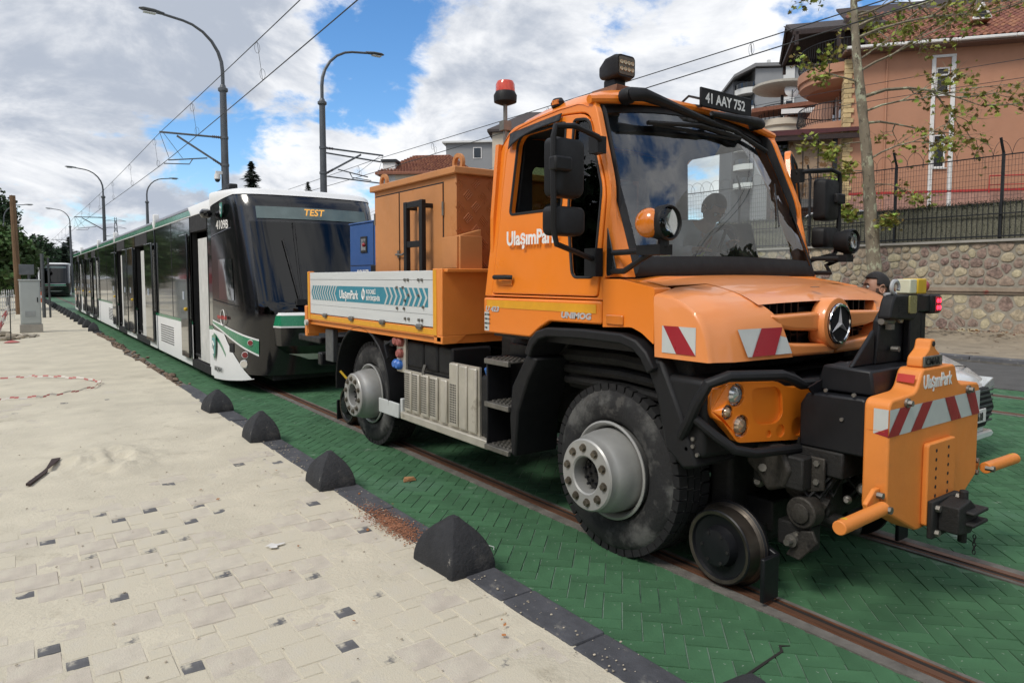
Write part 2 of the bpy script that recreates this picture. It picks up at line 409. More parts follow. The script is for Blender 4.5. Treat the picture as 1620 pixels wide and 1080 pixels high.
Z = np.where(X > 2.03, np.minimum(Z, .052), Z)
q = MB(); q.v = [tuple(p) for p in np.stack([X, Y, Z], -1).reshape(-1, 3)]
q.f = [(j * NX + i, j * NX + i + 1, (j + 1) * NX + i + 1, (j + 1) * NX + i) for j in range(NY - 1) for i in range(NX - 1)]; q.m = [0] * len(q.f)
tag(q.build('sand_layer', m_sand, pavement, fix=False, smooth=60), kind='stuff')
q = MB()
q.add([(-40, -.62, .05), (-1.18, -.62, .05), (-1.18, 16, .05), (-40, 16, .05)], [(0, 1, 2, 3)]); q.add([(-40, -8, .05), (2.03, -8, .05), (2.03, -.6, .05), (-40, -.6, .05)], [(0, 1, 2, 3)])
ye = np.linspace(15.9, 110, 240); edge = 2.03 + np.where(ye < 27, .10 * fbm(ye, ye * 0, 3, 4, 1.6) - .03, 0)
q.add([(-40, y, .0515) for y in ye] + [(x, y, .0515) for x, y in zip(edge, ye)], [(i, i + 240, i + 241, i + 1) for i in range(239)])
tag(q.build('sand_layer', m_sand, pavement, fix=False, smooth=0), kind='stuff')
# kerb stones
kerb = struct(MB().box(2.032, 2.248, -8, 110, -.05, .006).build('kerb', m_mortar, smooth=0))
kb = MB().box(0, .215, .004, .562, -.02, .05).mesh('kerb_stone', m_kerb, 0)
y = .45 - 566 * .566 / 100; n = 0
while y < 62:
    if not (11.7 < y < 25.5):
        o = link('kerb_stone', kb, kerb, (2.034 + random.uniform(-.004, .004), y, random.uniform(-.003, .004)), .012, 2)
        o.rotation_euler = (random.uniform(-.006, .006), random.uniform(-.01, .01), random.uniform(-.008, .008))
    y += .566
# crumbling sand edge where the kerb stones are missing
q = MB()
for i in range(230):
    yy = random.uniform(11.5, 25); r = random.uniform(.012, .05) * (1 if random.random() < .9 else 1.8); xx = 2.12 + random.gauss(0, .07)
    q.ball((xx, yy, .012 + r * .3), r, 6, 4, (1, random.uniform(.8, 1.6), .6))
tag(q.build('broken_bedding', mat('broken_bedding', (.17, .12, .085), .95, var=.4, scale=9, island=.3), kerb, smooth=0, fix=False), kind='stuff')

# --- green painted brick bed of the tram tracks
RAILS = (3.245, 4.69, 10.37, 11.815)
bed = struct(MB().box(2.25, 12.62, -8, 34, -.05, -.006).build('tram_bed', m_gjoint, smooth=0))
struct(MB().box(2.25, 12.62, 34, 150, -.05, .004).build('tram_bed_far', m_greenflat, smooth=0))
W_ = .1; c45, s45 = math.cos(rad(45)), math.sin(rad(45))
br = []
R_ = 520
ii, jj = np.meshgrid(np.arange(-R_, R_), np.arange(-R_, R_), indexing='ij')
res = (ii - jj) % 4
for r_, dx, dy, ang in ((0, 1.0, .5, 45), (3, .5, 1.0, 135)):
    sel = res == r_
    px = (ii[sel] + dx) * W_; py = (jj[sel] + dy) * W_
    wx = px * c45 - py * s45 + 7.0; wy = px * s45 + py * c45 + 5.0
    k = (wx > 2.20) & (wx < 12.66) & (wy > -3) & (wy < 34.1) & ((wx < 6.3) | (wy < 14))
    for rx in RAILS: k &= np.abs(wx - rx) > .075
    br += [(a, b, ang) for a, b in zip(wx[k], wy[k])]
def brick_verts(L, w, k=.0028, e=.0013, h=.012, z=.0005):
    a, b = L / 2 - e, w / 2 - e
    return [(-a, -b, z - h), (a, -b, z - h), (a, b, z - h), (-a, b, z - h), (-a + k, -b + k, z), (a - k, -b + k, z), (a - k, b - k, z), (-a + k, b - k, z)]
BF = [(4, 5, 6, 7), (0, 1, 5, 4), (1, 2, 6, 5), (2, 3, 7, 6), (3, 0, 4, 7)]
mbk = bpy.data.meshes.new('brick'); mbk.from_pydata(brick_verts(.2, .1), [], BF); mbk.materials.append(m_green1)
near = sorted(range(len(br)), key=lambda i: br[i][0] ** 2 + br[i][1] ** 2 + (1e3 if (br[i][1] < 1.55 - .15 * br[i][0] or br[i][0] < 2.28) else 0))
solo = set(near[:300])
for i in near[:300]:
    o = bpy.data.objects.new('brick', mbk); COL.objects.link(o); o.parent = bed
    o.location = (br[i][0], br[i][1], random.uniform(-.002, .002)); o.rotation_euler = (random.uniform(-.012, .012), random.uniform(-.012, .012), rad(br[i][2]) + random.uniform(-.012, .012))
bv = np.array(brick_verts(.2, .1))
rest = np.array([br[i] for i in range(len(br)) if i not in solo])
ca, sa = np.cos(np.radians(rest[:, 2])), np.sin(np.radians(rest[:, 2])); n = len(rest)
tz = rng.uniform(-.012, .012, n)
VX = bv[None, :, 0] * ca[:, None] - bv[None, :, 1] * sa[:, None] + rest[:, 0, None]
VY = bv[None, :, 0] * sa[:, None] + bv[None, :, 1] * ca[:, None] + rest[:, 1, None]
VZ = bv[None, :, 2] + bv[None, :, 0] * tz[:, None] + rng.uniform(-.002, .002, n)[:, None]
VX = np.clip(VX, 2.252, 12.615)
V = np.stack([VX, VY, VZ], -1).reshape(-1, 3)
F = (np.array(BF)[None] + (np.arange(n) * 8)[:, None, None]).reshape(-1, 4)
mm = bpy.data.meshes.new('brick_field'); mm.from_pydata(V.tolist(), [], F.tolist()); mm.materials.append(m_green)
tag(link('brick_field', mm, bed), kind='stuff')
# rails, set in mortar
for t, (xa, xb) in enumerate(((RAILS[0], RAILS[1]), (RAILS[2], RAILS[3]))):
    tr = MB()
    for x, sgn in ((xa, 1), (xb, -1)):
        for a, b, z in ((-.12, -.045, .009), (.065, .095, .008)):
            a, b = sorted((a * sgn, b * sgn)); tr.box(x + a, x + b, -8, 150, -.04, z)
    track = struct(tr.build('tram_track', m_mortar, smooth=0))
    for x, sgn in ((xa, 1), (xb, -1)):
        r_ = MB()
        for a, b, z in ((-.044, -.03, .010), (.05, .064, .010)):
            a, b = sorted((a * sgn, b * sgn)); r_.box(x + a, x + b, -8, 150, -.03, z)
        rail = r_.build('rail', m_rust, track, smooth=0)
        a, b = sorted((-.03 * sgn, .012 * sgn)); MB().box(x + a, x + b, -8, 150, -.03, .013).build('running_band', m_railtop, rail, smooth=0)
        a, b = sorted((.012 * sgn, .05 * sgn)); MB().box(x + a, x + b, -8, 150, -.04, .0062).build('groove', m_black, rail, smooth=0)
for x in RAILS: MB().box(x - .24, x + .24, -8, 34, -.0055, -.0022).build('edge_fill', m_greenflat, bed, smooth=0)
# dark slot in the bricks near the bollards
q = MB(); q.prism([(2.50, 1.775), (2.86, 1.80), (2.90, 1.835), (2.94, 1.80), (2.90, 1.822), (2.865, 1.788), (2.52, 1.762)], 'z', -.004, .0045); q.build('slot', m_black, bed, smooth=0)

# --- far carriageway, kerb, verge
struct(MB().box(12.62, 16.1, -30, 150, -.05, .01).build('road', m_asph, smooth=0))
q = MB(); yy = -8
fk = struct(MB().box(16.105, 16.37, -30, 150, -.05, .05).build('road_kerb', m_mortar, smooth=0))
kb2 = MB().box(0, .26, .006, .99, .0, .13).mesh('kerb_stone', mat('kerb_grey', (.10, .10, .105), .85, var=.2, scale=5, obj_rand=.1, dirt=((.3, .28, .24), .62, 6, .1)), 0)
for k in range(-2, 22): link('kerb_stone', kb2, fk, (16.108, float(k), 0), .015)
m_verge = mat('verge_earth', (.27, .225, .165), .95, var=.22, scale=1.6, bump=.6, bscale=14, dirt=(((.11, .075, .045), .60, 2.6, .08), ((.05, .04, .03), .66, 5, .05)))
NX2, NY2 = 40, 160
gx = np.linspace(16.37, 20.9, NX2); gy = np.linspace(-8, 40, NY2); X, Y = np.meshgrid(gx, gy)
Z = .11 + .05 * fbm(X, Y, 4, 4, .9) + .22 * np.clip((X - 19.3) / 1.5, 0, 1) ** 2 + .04 * fbm(X, Y, 6, 2, 5)
q = MB(); q.v = [tuple(p) for p in np.stack([X, Y, Z], -1).reshape(-1, 3)]
q.f = [(j * NX2 + i, j * NX2 + i + 1, (j + 1) * NX2 + i + 1, (j + 1) * NX2 + i) for j in range(NY2 - 1) for i in range(NX2 - 1)]; q.m = [0] * len(q.f)
verge = struct(q.build('verge', m_verge, fix=False))
def leaf_scatter(name, m, n, fn, size, parent=None):
    q = MB()
    for _ in range(n):
        x, y, z = fn(); a = random.uniform(0, PI); s = size * random.uniform(.5, 1.4); t = random.uniform(-.5, .5)
        d = Vector((math.cos(a), math.sin(a), t * .6)) * s; e = Vector((-math.sin(a), math.cos(a), random.uniform(-.3, .5))) * s * .6
        p = Vector((x, y, z)); q.add([p - d, p + e, p + d, p - e], [(0, 1, 2, 3)])
    return tag(q.build(name, m, parent, smooth=0, fix=False), kind='stuff')
m_dryleaf = mat('dry_leaf', (.16, .065, .025), .9, var=.5, scale=8, island=.5, hue=.03)
o = leaf_scatter('fallen_leaves', m_dryleaf, 900, lambda: (20.65 - abs(random.gauss(0, .35)), random.uniform(4, 16), .36 + random.uniform(0, .04)), .045)
tag(o, 'brown fallen leaves and litter along the foot of the stone wall', 'leaves')

# ================================================================== RETAINING WALL WITH FENCE
m_stone = mat('wall_stone', (.34, .265, .195), .9, var=.4, scale=13, bump=.7, bscale=30, obj_rand=.38, hue=.04, dirt=(((.38, .36, .32), .58, 4, .15), ((.17, .13, .10), .62, 9, .1)))
m_wmortar = mat('wall_mortar', (.31, .28, .225), .95, var=.2, scale=4, bump=.8, bscale=25, dirt=((.17, .15, .12), .58, 2, .2))
m_band = mat('wall_band', (.30, .235, .175), .9, var=.2, scale=3, bump=.4, dirt=((.30, .09, .07), .63, 1.7, .05))
m_iron = mat('black_iron', (.018, .019, .021), .55, metal=.3, var=.3, scale=10)
wall = thing('stone_wall', 'tall retaining wall of rounded rubble stones with a concrete band, behind the tracks', 'wall', (20.8, 8, 0))
WO = (-20.8, -8, 0)
MB().box(20.82, 21.3, -12, 60, -.1, 2.70).build('masonry_core', m_wmortar, wall, WO, smooth=0)
MB().box(20.72, 21.35, -12, 60, 2.70, 2.765).build('coping', m_conc, wall, WO, smooth=0)
MB().box(20.73, 20.83, -12, 60, 1.40, 1.50).build('band', m_band, wall, WO, smooth=0)
MB().box(20.775, 20.83, -12, 60, 1.33, 1.40).build('band', m_band, wall, WO, smooth=0)
def clip(poly, a, b):           # keep the side of the bisector nearer a
    m = ((a[0] + b[0]) / 2, (a[1] + b[1]) / 2); d = (b[0] - a[0], b[1] - a[1]); out = []
    for i in range(len(poly)):
        p, q = poly[i - 1], poly[i]; sp = (p[0] - m[0]) * d[0] + (p[1] - m[1]) * d[1]; sq = (q[0] - m[0]) * d[0] + (q[1] - m[1]) * d[1]
        if (sp < 0) != (sq < 0):
            t = sp / (sp - sq); out.append((p[0] + (q[0] - p[0]) * t, p[1] + (q[1] - p[1]) * t))
        if sq < 0: out.append(q)
    return out
def stones(y0, y1, z0, z1, dmin, dep, parent, seed, bag=None):
    rs = random.Random(seed); pts = []
    for _ in range(9000):
        p = (rs.uniform(y0, y1), rs.uniform(z0 + .05, z1 - .05)); r = rs.uniform(.55, 1.4)
        if all(((p[0] - q[0]) * .78) ** 2 + (p[1] - q[1]) ** 2 > (dmin * (r + q[2]) / 2) ** 2 for q in pts): pts.append((*p, r))
    for p in pts:
        poly = [(max(y0, p[0] - .5), max(z0, p[1] - .5)), (min(y1, p[0] + .5), max(z0, p[1] - .5)), (min(y1, p[0] + .5), min(z1, p[1] + .5)), (max(y0, p[0] - .5), min(z1, p[1] + .5))]
        for q in pts:
            if q is not p and abs(q[0] - p[0]) < 1 and abs(q[1] - p[1]) < 1: poly = clip(poly, p, q)
        if len(poly) < 3: continue
        k = rs.uniform(.74, .97)
        cxm = sum(a for a, b in poly) / len(poly); czm = sum(b for a, b in poly) / len(poly)
        poly = rpoly([(cxm + (a - cxm) * k, czm + (b - czm) * k) for a, b in poly], rs.uniform(.04, .12), 2)
        d = dep * rs.uniform(.5, 1.3); n = len(poly)
        r0 = [(20.84, a, b) for a, b in poly]
        r1 = [(20.815 - d * .6, cxm + (a - cxm) * .93, czm + (b - czm) * .93) for a, b in poly]
        r2 = [(20.815 - d, cxm + (a - cxm) * .62 + rs.uniform(-.01, .01), czm + (b - czm) * .62 + rs.uniform(-.01, .01)) for a, b in poly]
        if bag is not None: bag.loft([r0, r1, r2])
        else: MB().loft([r0, r1, r2]).build('stone', m_stone, parent, WO, smooth=50)
stones(5.6, 14.4, 1.55, 2.68, .215, .03, wall, 3)
stones(5.6, 14.4, .15, 1.32, .29, .010, wall, 4)
bag = MB()
for ya, yb, sd_ in ((-1, 5.58, 5), (14.42, 22, 7)): stones(ya, yb, 1.55, 2.68, .215, .03, wall, sd_, bag); stones(ya, yb, .15, 1.32, .29, .010, wall, sd_ + 1, bag)
tag(bag.build('stone_field', mat('wall_stone_field', (.34, .265, .195), .9, var=.4, scale=13, bump=.7, bscale=30, island=.38, hue=.04, dirt=((.38, .36, .32), .58, 4, .15)), wall, WO, smooth=50), kind='stuff')
# privacy hedge, railing, mesh and razor wire on the wall: one fence
m_hedge = mat('artificial_hedge', (.030, .040, .020), .9, var=.4, scale=25, island=.5, hue=.04)
m_hback = mat('hedge_back', (.18, .172, .125), .95, var=.45, scale=45, bump=1, bscale=90, dirt=((.06, .065, .04), .55, 30, .1))
fence = thing('security_fence', 'black spiked railing and wire mesh fence with razor wire along the stone wall', 'fence', (20.98, 8, 2.765))
FO = (-20.98, -8, -2.765)
q = MB()
MB().box(21.03, 21.06, -1, 34, 2.72, 3.74).build('privacy_screen', m_hback, fence, FO, smooth=0)
for _ in range(11500):
    y_ = random.uniform(-1, 22); t = random.random()
    z_ = 3.72 + random.gauss(0, .05) if t < .75 else random.uniform(2.82, 3.8)
    a = Vector((random.uniform(-1, 1), random.uniform(-1, 1), random.uniform(-.3, 1))).normalized() * .05; b = a.cross(Vector((random.random(), random.random(), random.random()))).normalized() * .008
    p = Vector((21.02 - abs(random.gauss(0, .012)), y_, z_)); q.add([p - b, p + b, p + a], [(0, 1, 2)])
tag(q.build('hedge_fringe', m_hedge, fence, FO, smooth=0, fix=False), kind='stuff')
q = MB(); q.box(20.93, 20.96, -1, 34, 2.83, 2.87); q.box(20.93, 20.96, -1, 34, 3.42, 3.45); q.build('rail', m_iron, fence, FO, smooth=0)
bar = MB(); bar.box(-.007, .007, -.007, .007, 2.79, 3.66); bar.loft([[(-.012, -.012, 3.66), (.012, -.012, 3.66), (.012, .012, 3.66), (-.012, .012, 3.66)], [(-.001, -.001, 3.76), (.001, -.001, 3.76), (.001, .001, 3.76), (-.001, .001, 3.76)]])
bar = bar.mesh('bar', m_iron, 0)
for k in range(150): link('bar', bar, fence, (20.945 + FO[0], .5 + k * .125 + FO[1], FO[2]))
MB().box(20.99, 21.01, -1, 34, 4.93, 4.96).build('top_rail', m_iron, fence, FO, smooth=0)
for k in range(-3, 6):
    yk = 7.22 + 2.68 * k
    q = MB(); q.box(20.965, 21.025, yk - .03, yk + .03, 2.75, 5.02)
    q.tube([(20.995, yk, 5.0), (20.90, yk + .02, 5.25), (20.86, yk + .03, 5.38)], .035, 6)
    q.build('post', m_iron, fence, FO, smooth=0)
m_wire = mat('mesh_wire', (.045, .048, .05), .6, metal=.4)
q = MB()
yy = -1.0
while yy < 24: q.box(21.0, 21.006, yy, yy + .006, 3.7, 4.94); yy += .075
zz = 3.75
while zz < 4.93: q.box(20.998, 21.008, -1, 24, zz, zz + .006); zz += .15
tag(q.build('wire_mesh', m_wire, fence, FO, smooth=0, fix=False), kind='stuff')
q = MB(); pts = []
for k in range(1900):
    t = k / 1500 * 42 * 2 * PI
    pts.append((20.95 + .22 * math.cos(t), -.6 + k / 1500 * 18, 5.08 + .22 * math.sin(t)))
q.tube(pts, .006, 4); q.build('razor_wire', m_wire, fence, FO, smooth=0, fix=False)

# terrace behind the wall
struct(MB().box(21.3, 400, -200, 500, 0, 2.60).build('terrace', mat('terrace_paving', (.22, .2, .18), .9, var=.2, scale=1), smooth=0))

# ================================================================== TERRACOTTA HOUSE
m_plas = mat('terracotta_plaster', (.45, .225, .138), .9, var=.07, scale=1.2, bump=.12, bscale=40, dirt=(((.36, .19, .125), .58, .8, .25), ((.33, .175, .12), .6, 3, .2)))
m_white = mat('white_trim', (.72, .70, .67), .6, var=.06, scale=4)
m_tile = mat('roof_tile', (.215, .083, .05), .85, var=.25, scale=9, bump=.3, obj_rand=.35, hue=.015)
m_tilef = mat('roof_tile_far', (.215, .083, .05), .85, var=.25, scale=9, island=.3, hue=.01)
m_shing = mat('dark_shingle', (.045, .037, .036), .9, var=.3, scale=12, bump=.4, obj_rand=.3)
m_dwood = mat('dark_wood', (.028, .014, .012), .7, var=.3, scale=6)
m_maroon = mat('maroon_sheet', (.075, .014, .016), .5, var=.2, scale=4)
m_quoin = mat('yellow_stone', (.50, .37, .19), .9, var=.18, scale=7, bump=.5, obj_rand=.22)
m_wing = glass('window_glass', (.10, .12, .13), ior=1.6)
m_dark = mat('dark_interior', (.012, .012, .014), .9)
m_cream = mat('cream_plaster', (.55, .48, .38), .85, var=.08, scale=2)
m_curtain = mat('curtain', (.34, .24, .16), .95, var=.12, scale=2, dirt=((.20, .105, .045), .52, 2.2, .07))
HB = Vector((28.53, 15.44, 2.6))
house = thing('terracotta_house', 'terracotta plastered house with tiled roof and round balconies above the stone wall', 'house', HB, math.atan2(-.777, .63))
HO = (0, 0, -2.6)
wins = [(3.17, 3.66, 9.13, 10.22), (3.15, 3.60, 6.22, 7.56)]
panel([(0, 2.6), (15, 2.6), (15, 11.0), (0, 11.0)], [[(a, c_), (b, c_), (b, d), (a, d)] for a, b, c_, d in wins], lambda u, z: (u, 0, z), 'wall', m_plas, house, HO, solid=-.25)
MB().box(-.02, .23, .26, 12, 2.6, 11.0).build('wall', m_plas, house, HO, smooth=0)
MB().box(.25, 15, .3, 12, 2.6, 10.9).build('wall', m_dark, house, HO, smooth=0)
for a, b, c_, d in wins:
    w = panel([(a, c_), (b, c_), (b, d), (a, d)], [[(a + .055, c_ + .06), (b - .055, c_ + .06), (b - .055, c_ + (d - c_) * .7), (a + .055, c_ + (d - c_) * .7)],
              [(a + .055, c_ + (d - c_) * .7 + .06), (b - .055, c_ + (d - c_) * .7 + .06), (b - .055, d - .06), (a + .055, d - .06)]], lambda u, z: (u, .06, z), 'window', m_white, house, HO, solid=.05)
    MB().box(a + .04, b - .04, .10, .108, c_ + .05, d - .05).build('pane', m_wing, w, smooth=0)
    MB().box(a - .05, b + .05, -.07, .06, c_ - .05, c_).build('sill', m_white, w, smooth=0)
for a, b in ((3.0, 3.145), (3.70, 3.86)): MB().box(a, b, -.07, .0, 3.2, 10.6).build('pilaster', m_white, house, HO, bevel=.01)
MB().box(3.0, 3.86, -.075, 0, 10.6, 10.7).build('pilaster_cap', m_white, house, HO)
m_redp = mat('red_paint', (.42, .035, .03), .5)
m_brickp = mat('pink_plinth', (.40, .22, .17), .9, var=.2, scale=6, bump=.4, bscale=18)
MB().box(-.0, 15, -.05, -.001, 2.6, 5.25).build('plinth', m_brickp, house, HO, smooth=0)
MB().box(-.2, 15, -.07, -.052, 5.22, 5.31).build('red_line', m_redp, house, HO, smooth=0)
q = MB(); q.tube([(5.0, -.6, 5.1), (5.0, -.6, 5.75), (9, -.6, 5.75)], .03, 6); q.tube([(5.0, -.6, 5.4), (9, -.6, 5.4)], .02, 6); q.tube([(6.6, -.6, 4.8), (6.6, -.6, 5.75)], .03, 6); q.build('red_railing', m_redp, house, HO)
MB().box(1.33, 1.39, -.07, -.01, 3, 11).build('downpipe', m_plas, house, HO, bevel=.02)
# stone quoin
qs = {}
for k in range(36):
    z = 3.6 + k * .2; L_ = .40 if k % 2 else .30
    key = k % 2
    sp = .0 if random.random() < .5 else random.uniform(.12, .2)
    for (a, b) in ([(-.24, -.24 + sp - .008), (-.24 + sp, -.24 + L_)] if sp else [(-.24, -.24 + L_)]):
        MB().box(a, b, -.06 - random.uniform(0, .02), .5, z + .006, z + .194).build('quoin_stone', m_quoin, house, HO, bevel=.015, seg=1)
MB().box(-.225, .05, -.04, .48, 3.6, 10.8).build('quoin_core', m_wmortar, house, HO, smooth=0)
# roof
SL = math.tan(rad(29)); E0 = (-.55, 11.18)
rf = MB(); rf.prism([(E0[0], E0[1] - .12), (7, E0[1] - .12 + (7 - E0[0]) * SL), (7, E0[1] - .02 + (7 - E0[0]) * SL), (E0[0], E0[1] - .02)], 'x', .55, 15.5)
roof = rf.build('roof', m_dwood, house, HO, smooth=0)
MB().box(-.35, 15.4, -.6, .3, 10.95, 11.03).build('soffit', mat('soffit', (.16, .09, .065), .8), roof, smooth=0)
tl = MB(); n = 6
for s_ in (0, 1):
    pass
prof = [(.0, .0), (.035, .012), (.07, .045), (.12, .06), (.17, .045), (.205, .012), (.25, .0)]
ca_, sa_ = math.cos(rad(29)), math.sin(rad(29))
def tp(u, h, s): return (u, s * ca_ - h * sa_, s * sa_ + h * ca_)
tl.loft([[tp(u, h + .022, 0) for u, h in prof], [tp(u, h, .37) for u, h in prof]], closed=False, cap=False)
tl.loft([[tp(u, h + .022, 0) for u, h in prof], [tp(u, h - .012, .0) for u, h in prof]], closed=False, cap=False)
tme = tl.mesh('roof_tile', m_tile, 40, fix=False)
far_t = MB(); cnt = 0
for r_ in range(19):
    for k in range(58):
        u = .62 + k * .252; s = r_ * .335
        loc = (u, E0[0] + s * ca_, E0[1] + s * sa_)
        if r_ < 11 and .5 < u < 7.2 and cnt < 300:
            cnt += 1; o = link('roof_tile', tme, roof, (loc[0], loc[1], loc[2] + random.uniform(-.004, .004))); o.rotation_euler = (random.uniform(-.015, .015), 0, random.uniform(-.02, .02))
        else:
            for ra, rb in ((0, .37),):
                far_t.loft([[tuple(a + b for a, b in zip(tp(uu, h + .022, 0), loc)) for uu, h in prof], [tuple(a + b for a, b in zip(tp(uu, h, .37), loc)) for uu, h in prof]], closed=False, cap=False)
tag(far_t.build('roof_tile_field', m_tilef, roof, fix=False, smooth=40), kind='stuff')
gt = MB()
for k in range(8): gt.box(-.3 + k * 2 + .005, -.3 + k * 2 + 1.99, -.72, -.56, 11.02, 11.14)
gt.build('gutter', m_white, roof, bevel=.03)
q = MB(); q.prism([(4.55, 12.15), (5.25, 12.15), (4.9, 12.85)], 'y', .6, 2.6); dm = q.build('dormer', m_tile, roof)
q = MB()
for a, b in (((4.58, 12.2), (4.9, 12.8)), ((4.9, 12.8), (5.22, 12.2)), ((5.22, 12.2), (4.58, 12.2))): q.tube([(a[0], .56, a[1]), (b[0], .56, b[1])], .045, 5)
q.build('dormer_frame', m_white, dm); MB().prism([(4.6, 12.2), (5.2, 12.2), (4.9, 12.76)], 'y', .585, .595).build('dormer_pane', m_wing, dm, smooth=0)
# left end: wall behind balconies, timber gable, slabs, railings
MB().box(-.02, 4, 12.02, 12.3, 2.6, 11).build('wall', m_plas, house, HO, smooth=0)
for (v0, v1, z0, z1) in ((1.0, 1.9, 8.4, 10.2), (2.6, 3.4, 8.4, 10.0)):
    w = MB().box(-.08, -.021, v0, v1, z0, z1).build('balcony_door', m_white, house, HO, smooth=0); MB().box(-.095, -.081, v0 + .12, v1 - .12, z0 + .1, z1 - .12).build('pane', m_wing, w, smooth=0)
def half_disc(cxv, r, ry, z0, z1, lip=.0, n=20):
    cu, cv = cxv; ring = lambda k, z: [(cu - r * k * math.sin(PI * i / n), cv - ry * k * math.cos(PI * i / n), z) for i in range(n + 1)]
    return ring
def balcony(cv, r, ry, z, m, name, railz, layers):
    ring = half_disc((-.02, cv), r, ry, 0, 0); b = MB(); b.loft([ring(k, z + dz) for k, dz in layers]); o = b.build(name, m, house, HO)
    rl = MB(); top = [(p[0], p[1], z + railz) for p in ring(.95, 0)]; rl.tube(top, .025, 5); rl.tube([(p[0], p[1], z + .12) for p in top], .015, 5)
    for i in range(1, 44):
        t = PI * i / 44; x_ = -.02 - r * .95 * math.sin(t); y_ = cv - ry * .95 * math.cos(t); bx, by = -math.sin(t) * .07, -math.cos(t) * .07
        rl.tube([(x_, y_, z + .1), (x_ + bx, y_ + by, z + .35), (x_ + bx * .3, y_ + by * .3, z + .6), (x_, y_, z + railz)], .010, 4)
    rl.build('railing', m_iron, o, smooth=0, fix=False); return o
balcony(2.1, 1.75, 2.1, 10.75, m_plas, 'balcony', 1.0, ((.72, -.85), (.78, -.85), (.95, -.62), (.95, -.42), (1.0, -.38), (1.0, 0), (0.6, 0)))
balcony(2.3, 1.75, 2.0, 8.40, m_plas, 'balcony', .85, ((.9, -.4), (1.0, -.35), (1.0, 0), (.6, 0)))
# timber gable roof over the upper balcony (ridge runs away from the corner)
gb = MB(); gz = 13.35
rdg0, rdg1 = (-2.15, 3.0, gz), (1.2, 3.0, gz)
q = MB()
for sgn in (-1, 1):
    q.add([(-2.25, 3, gz + .1), (1.5, 3, gz + .1), (1.5, 3 + 2.3 * sgn, gz - .9), (-2.25, 3 + 2.3 * sgn, gz - .9), (-2.25, 3, gz), (1.5, 3, gz), (1.5, 3 + 2.3 * sgn, gz - 1.0), (-2.25, 3 + 2.3 * sgn, gz - 1.0)],
          [(0, 1, 2, 3), (4, 7, 6, 5), (0, 3, 7, 4), (2, 6, 7, 3), (1, 5, 6, 2)])
gab = q.build('timber_gable', m_shing, house, HO, smooth=0)
k0 = 0
sh = MB().box(.005, .245, -.19, 0, -.004, .012).mesh('shingle', m_shing, 0)
pit = math.atan2(1.0, 2.3)
for r_ in range(13):
    for k in range(15):
        t = (r_ + 1) * .19; o = link('shingle', sh, gab, (-2.25 + k * .25 - (.12 if r_ % 2 else 0), 3 - t * math.cos(pit) , gz + .115 - t * math.sin(pit)))
        o.rotation_euler = (pit + .03, 0, 0)
        o.location.y += .19 * math.cos(pit)
q = MB()
for vy in (.75, 3.0, 5.25): q.box(-2.2, 1.4, vy - .07, vy + .07, gz - 1.15 + (1.0 - abs(vy - 3) / 2.3) * 1.0, gz - 1.0 + (1.0 - abs(vy - 3) / 2.3))
for vy in (.75, 5.25): q.box(-2.1, -1.96, vy - .07, vy + .07, 11.8, gz - 1.0)
q.box(-.45, -.3, .6, .75, 10.75, gz - .95); q.box(-2.15, -2.0, .7, 5.3, gz - 1.17, gz - 1.03)
q.tube([(-2.2, 3, gz), (-2.2, .7, gz - 1.0)], .08, 4); q.tube([(-2.2, 3, gz), (-2.2, 5.3, gz - 1.0)], .08, 4)
q.build('gable_frame', m_dwood, gab, smooth=0)
MB().box(-.05, 1.4, 1.2, 5.2, 11.0, 12.9).build('gable_wall', m_dwood, gab, smooth=0)
# maroon terrace canopy and glazed terrace
q = MB(); q.add([(-3.3, -.5, 7.95), (.45, -.5, 7.95), (.45, -.5, 7.80), (-3.3, -.5, 7.72), (-3.3, 4, 8.6), (.45, 4, 8.7), (.45, 4, 8.5), (-3.3, 4, 8.45)], [(0, 1, 5, 4), (3, 7, 6, 2), (0, 3, 2, 1), (0, 4, 7, 3), (1, 2, 6, 5), (4, 5, 6, 7)])
can = q.build('terrace_canopy', m_maroon, house, HO, smooth=0)
MB().box(-3.25, .4, -.46, -.34, 7.52, 7.72).build('canopy_beam', m_dwood, can, smooth=0)
MB().box(-3.2, -3.05, -.4, -.25, 2.6, 7.6).build('canopy_post', m_dwood, can, smooth=0)
MB().box(-.62, -.46, -.3, -.1, 2.6, 7.6).build('canopy_post', m_iron, can, smooth=0)
gz_ = MB().box(-3.0, -.6, .1, .14, 5.1, 7.6).build('terrace_glazing', m_curtain, house, HO, smooth=0)
for u in (-2.35, -1.75, -1.15): MB().box(u - .015, u + .015, .07, .1, 5.1, 7.6).build('mullion', m_iron, gz_, smooth=0)
MB().box(-3.0, -2.38, .06, .09, 5.1, 7.6).build('pane', m_wing, gz_, smooth=0)
MB().box(-3.0, -.3, -.2, .3, 4.75, 5.1).build('terrace_slab', mat('grey_slab', (.12, .115, .11), .8), house, HO, smooth=0)
MB().box(-3.0, -.3, .3, .4, 2.6, 4.75).build('terrace_shutter', mat('brown_slats', (.13, .055, .03), .7, var=.2), house, HO, smooth=0)
q = MB(); q.tube([(-3.1, -.35, 6.15), (-.3, -.35, 6.15)], .025, 5)
for k in range(30): q.box(-3.1 + k * .095, -3.085 + k * .095, -.36, -.34, 5.15, 6.15)
q.build('terrace_railing', m_iron, house, HO, smooth=0)

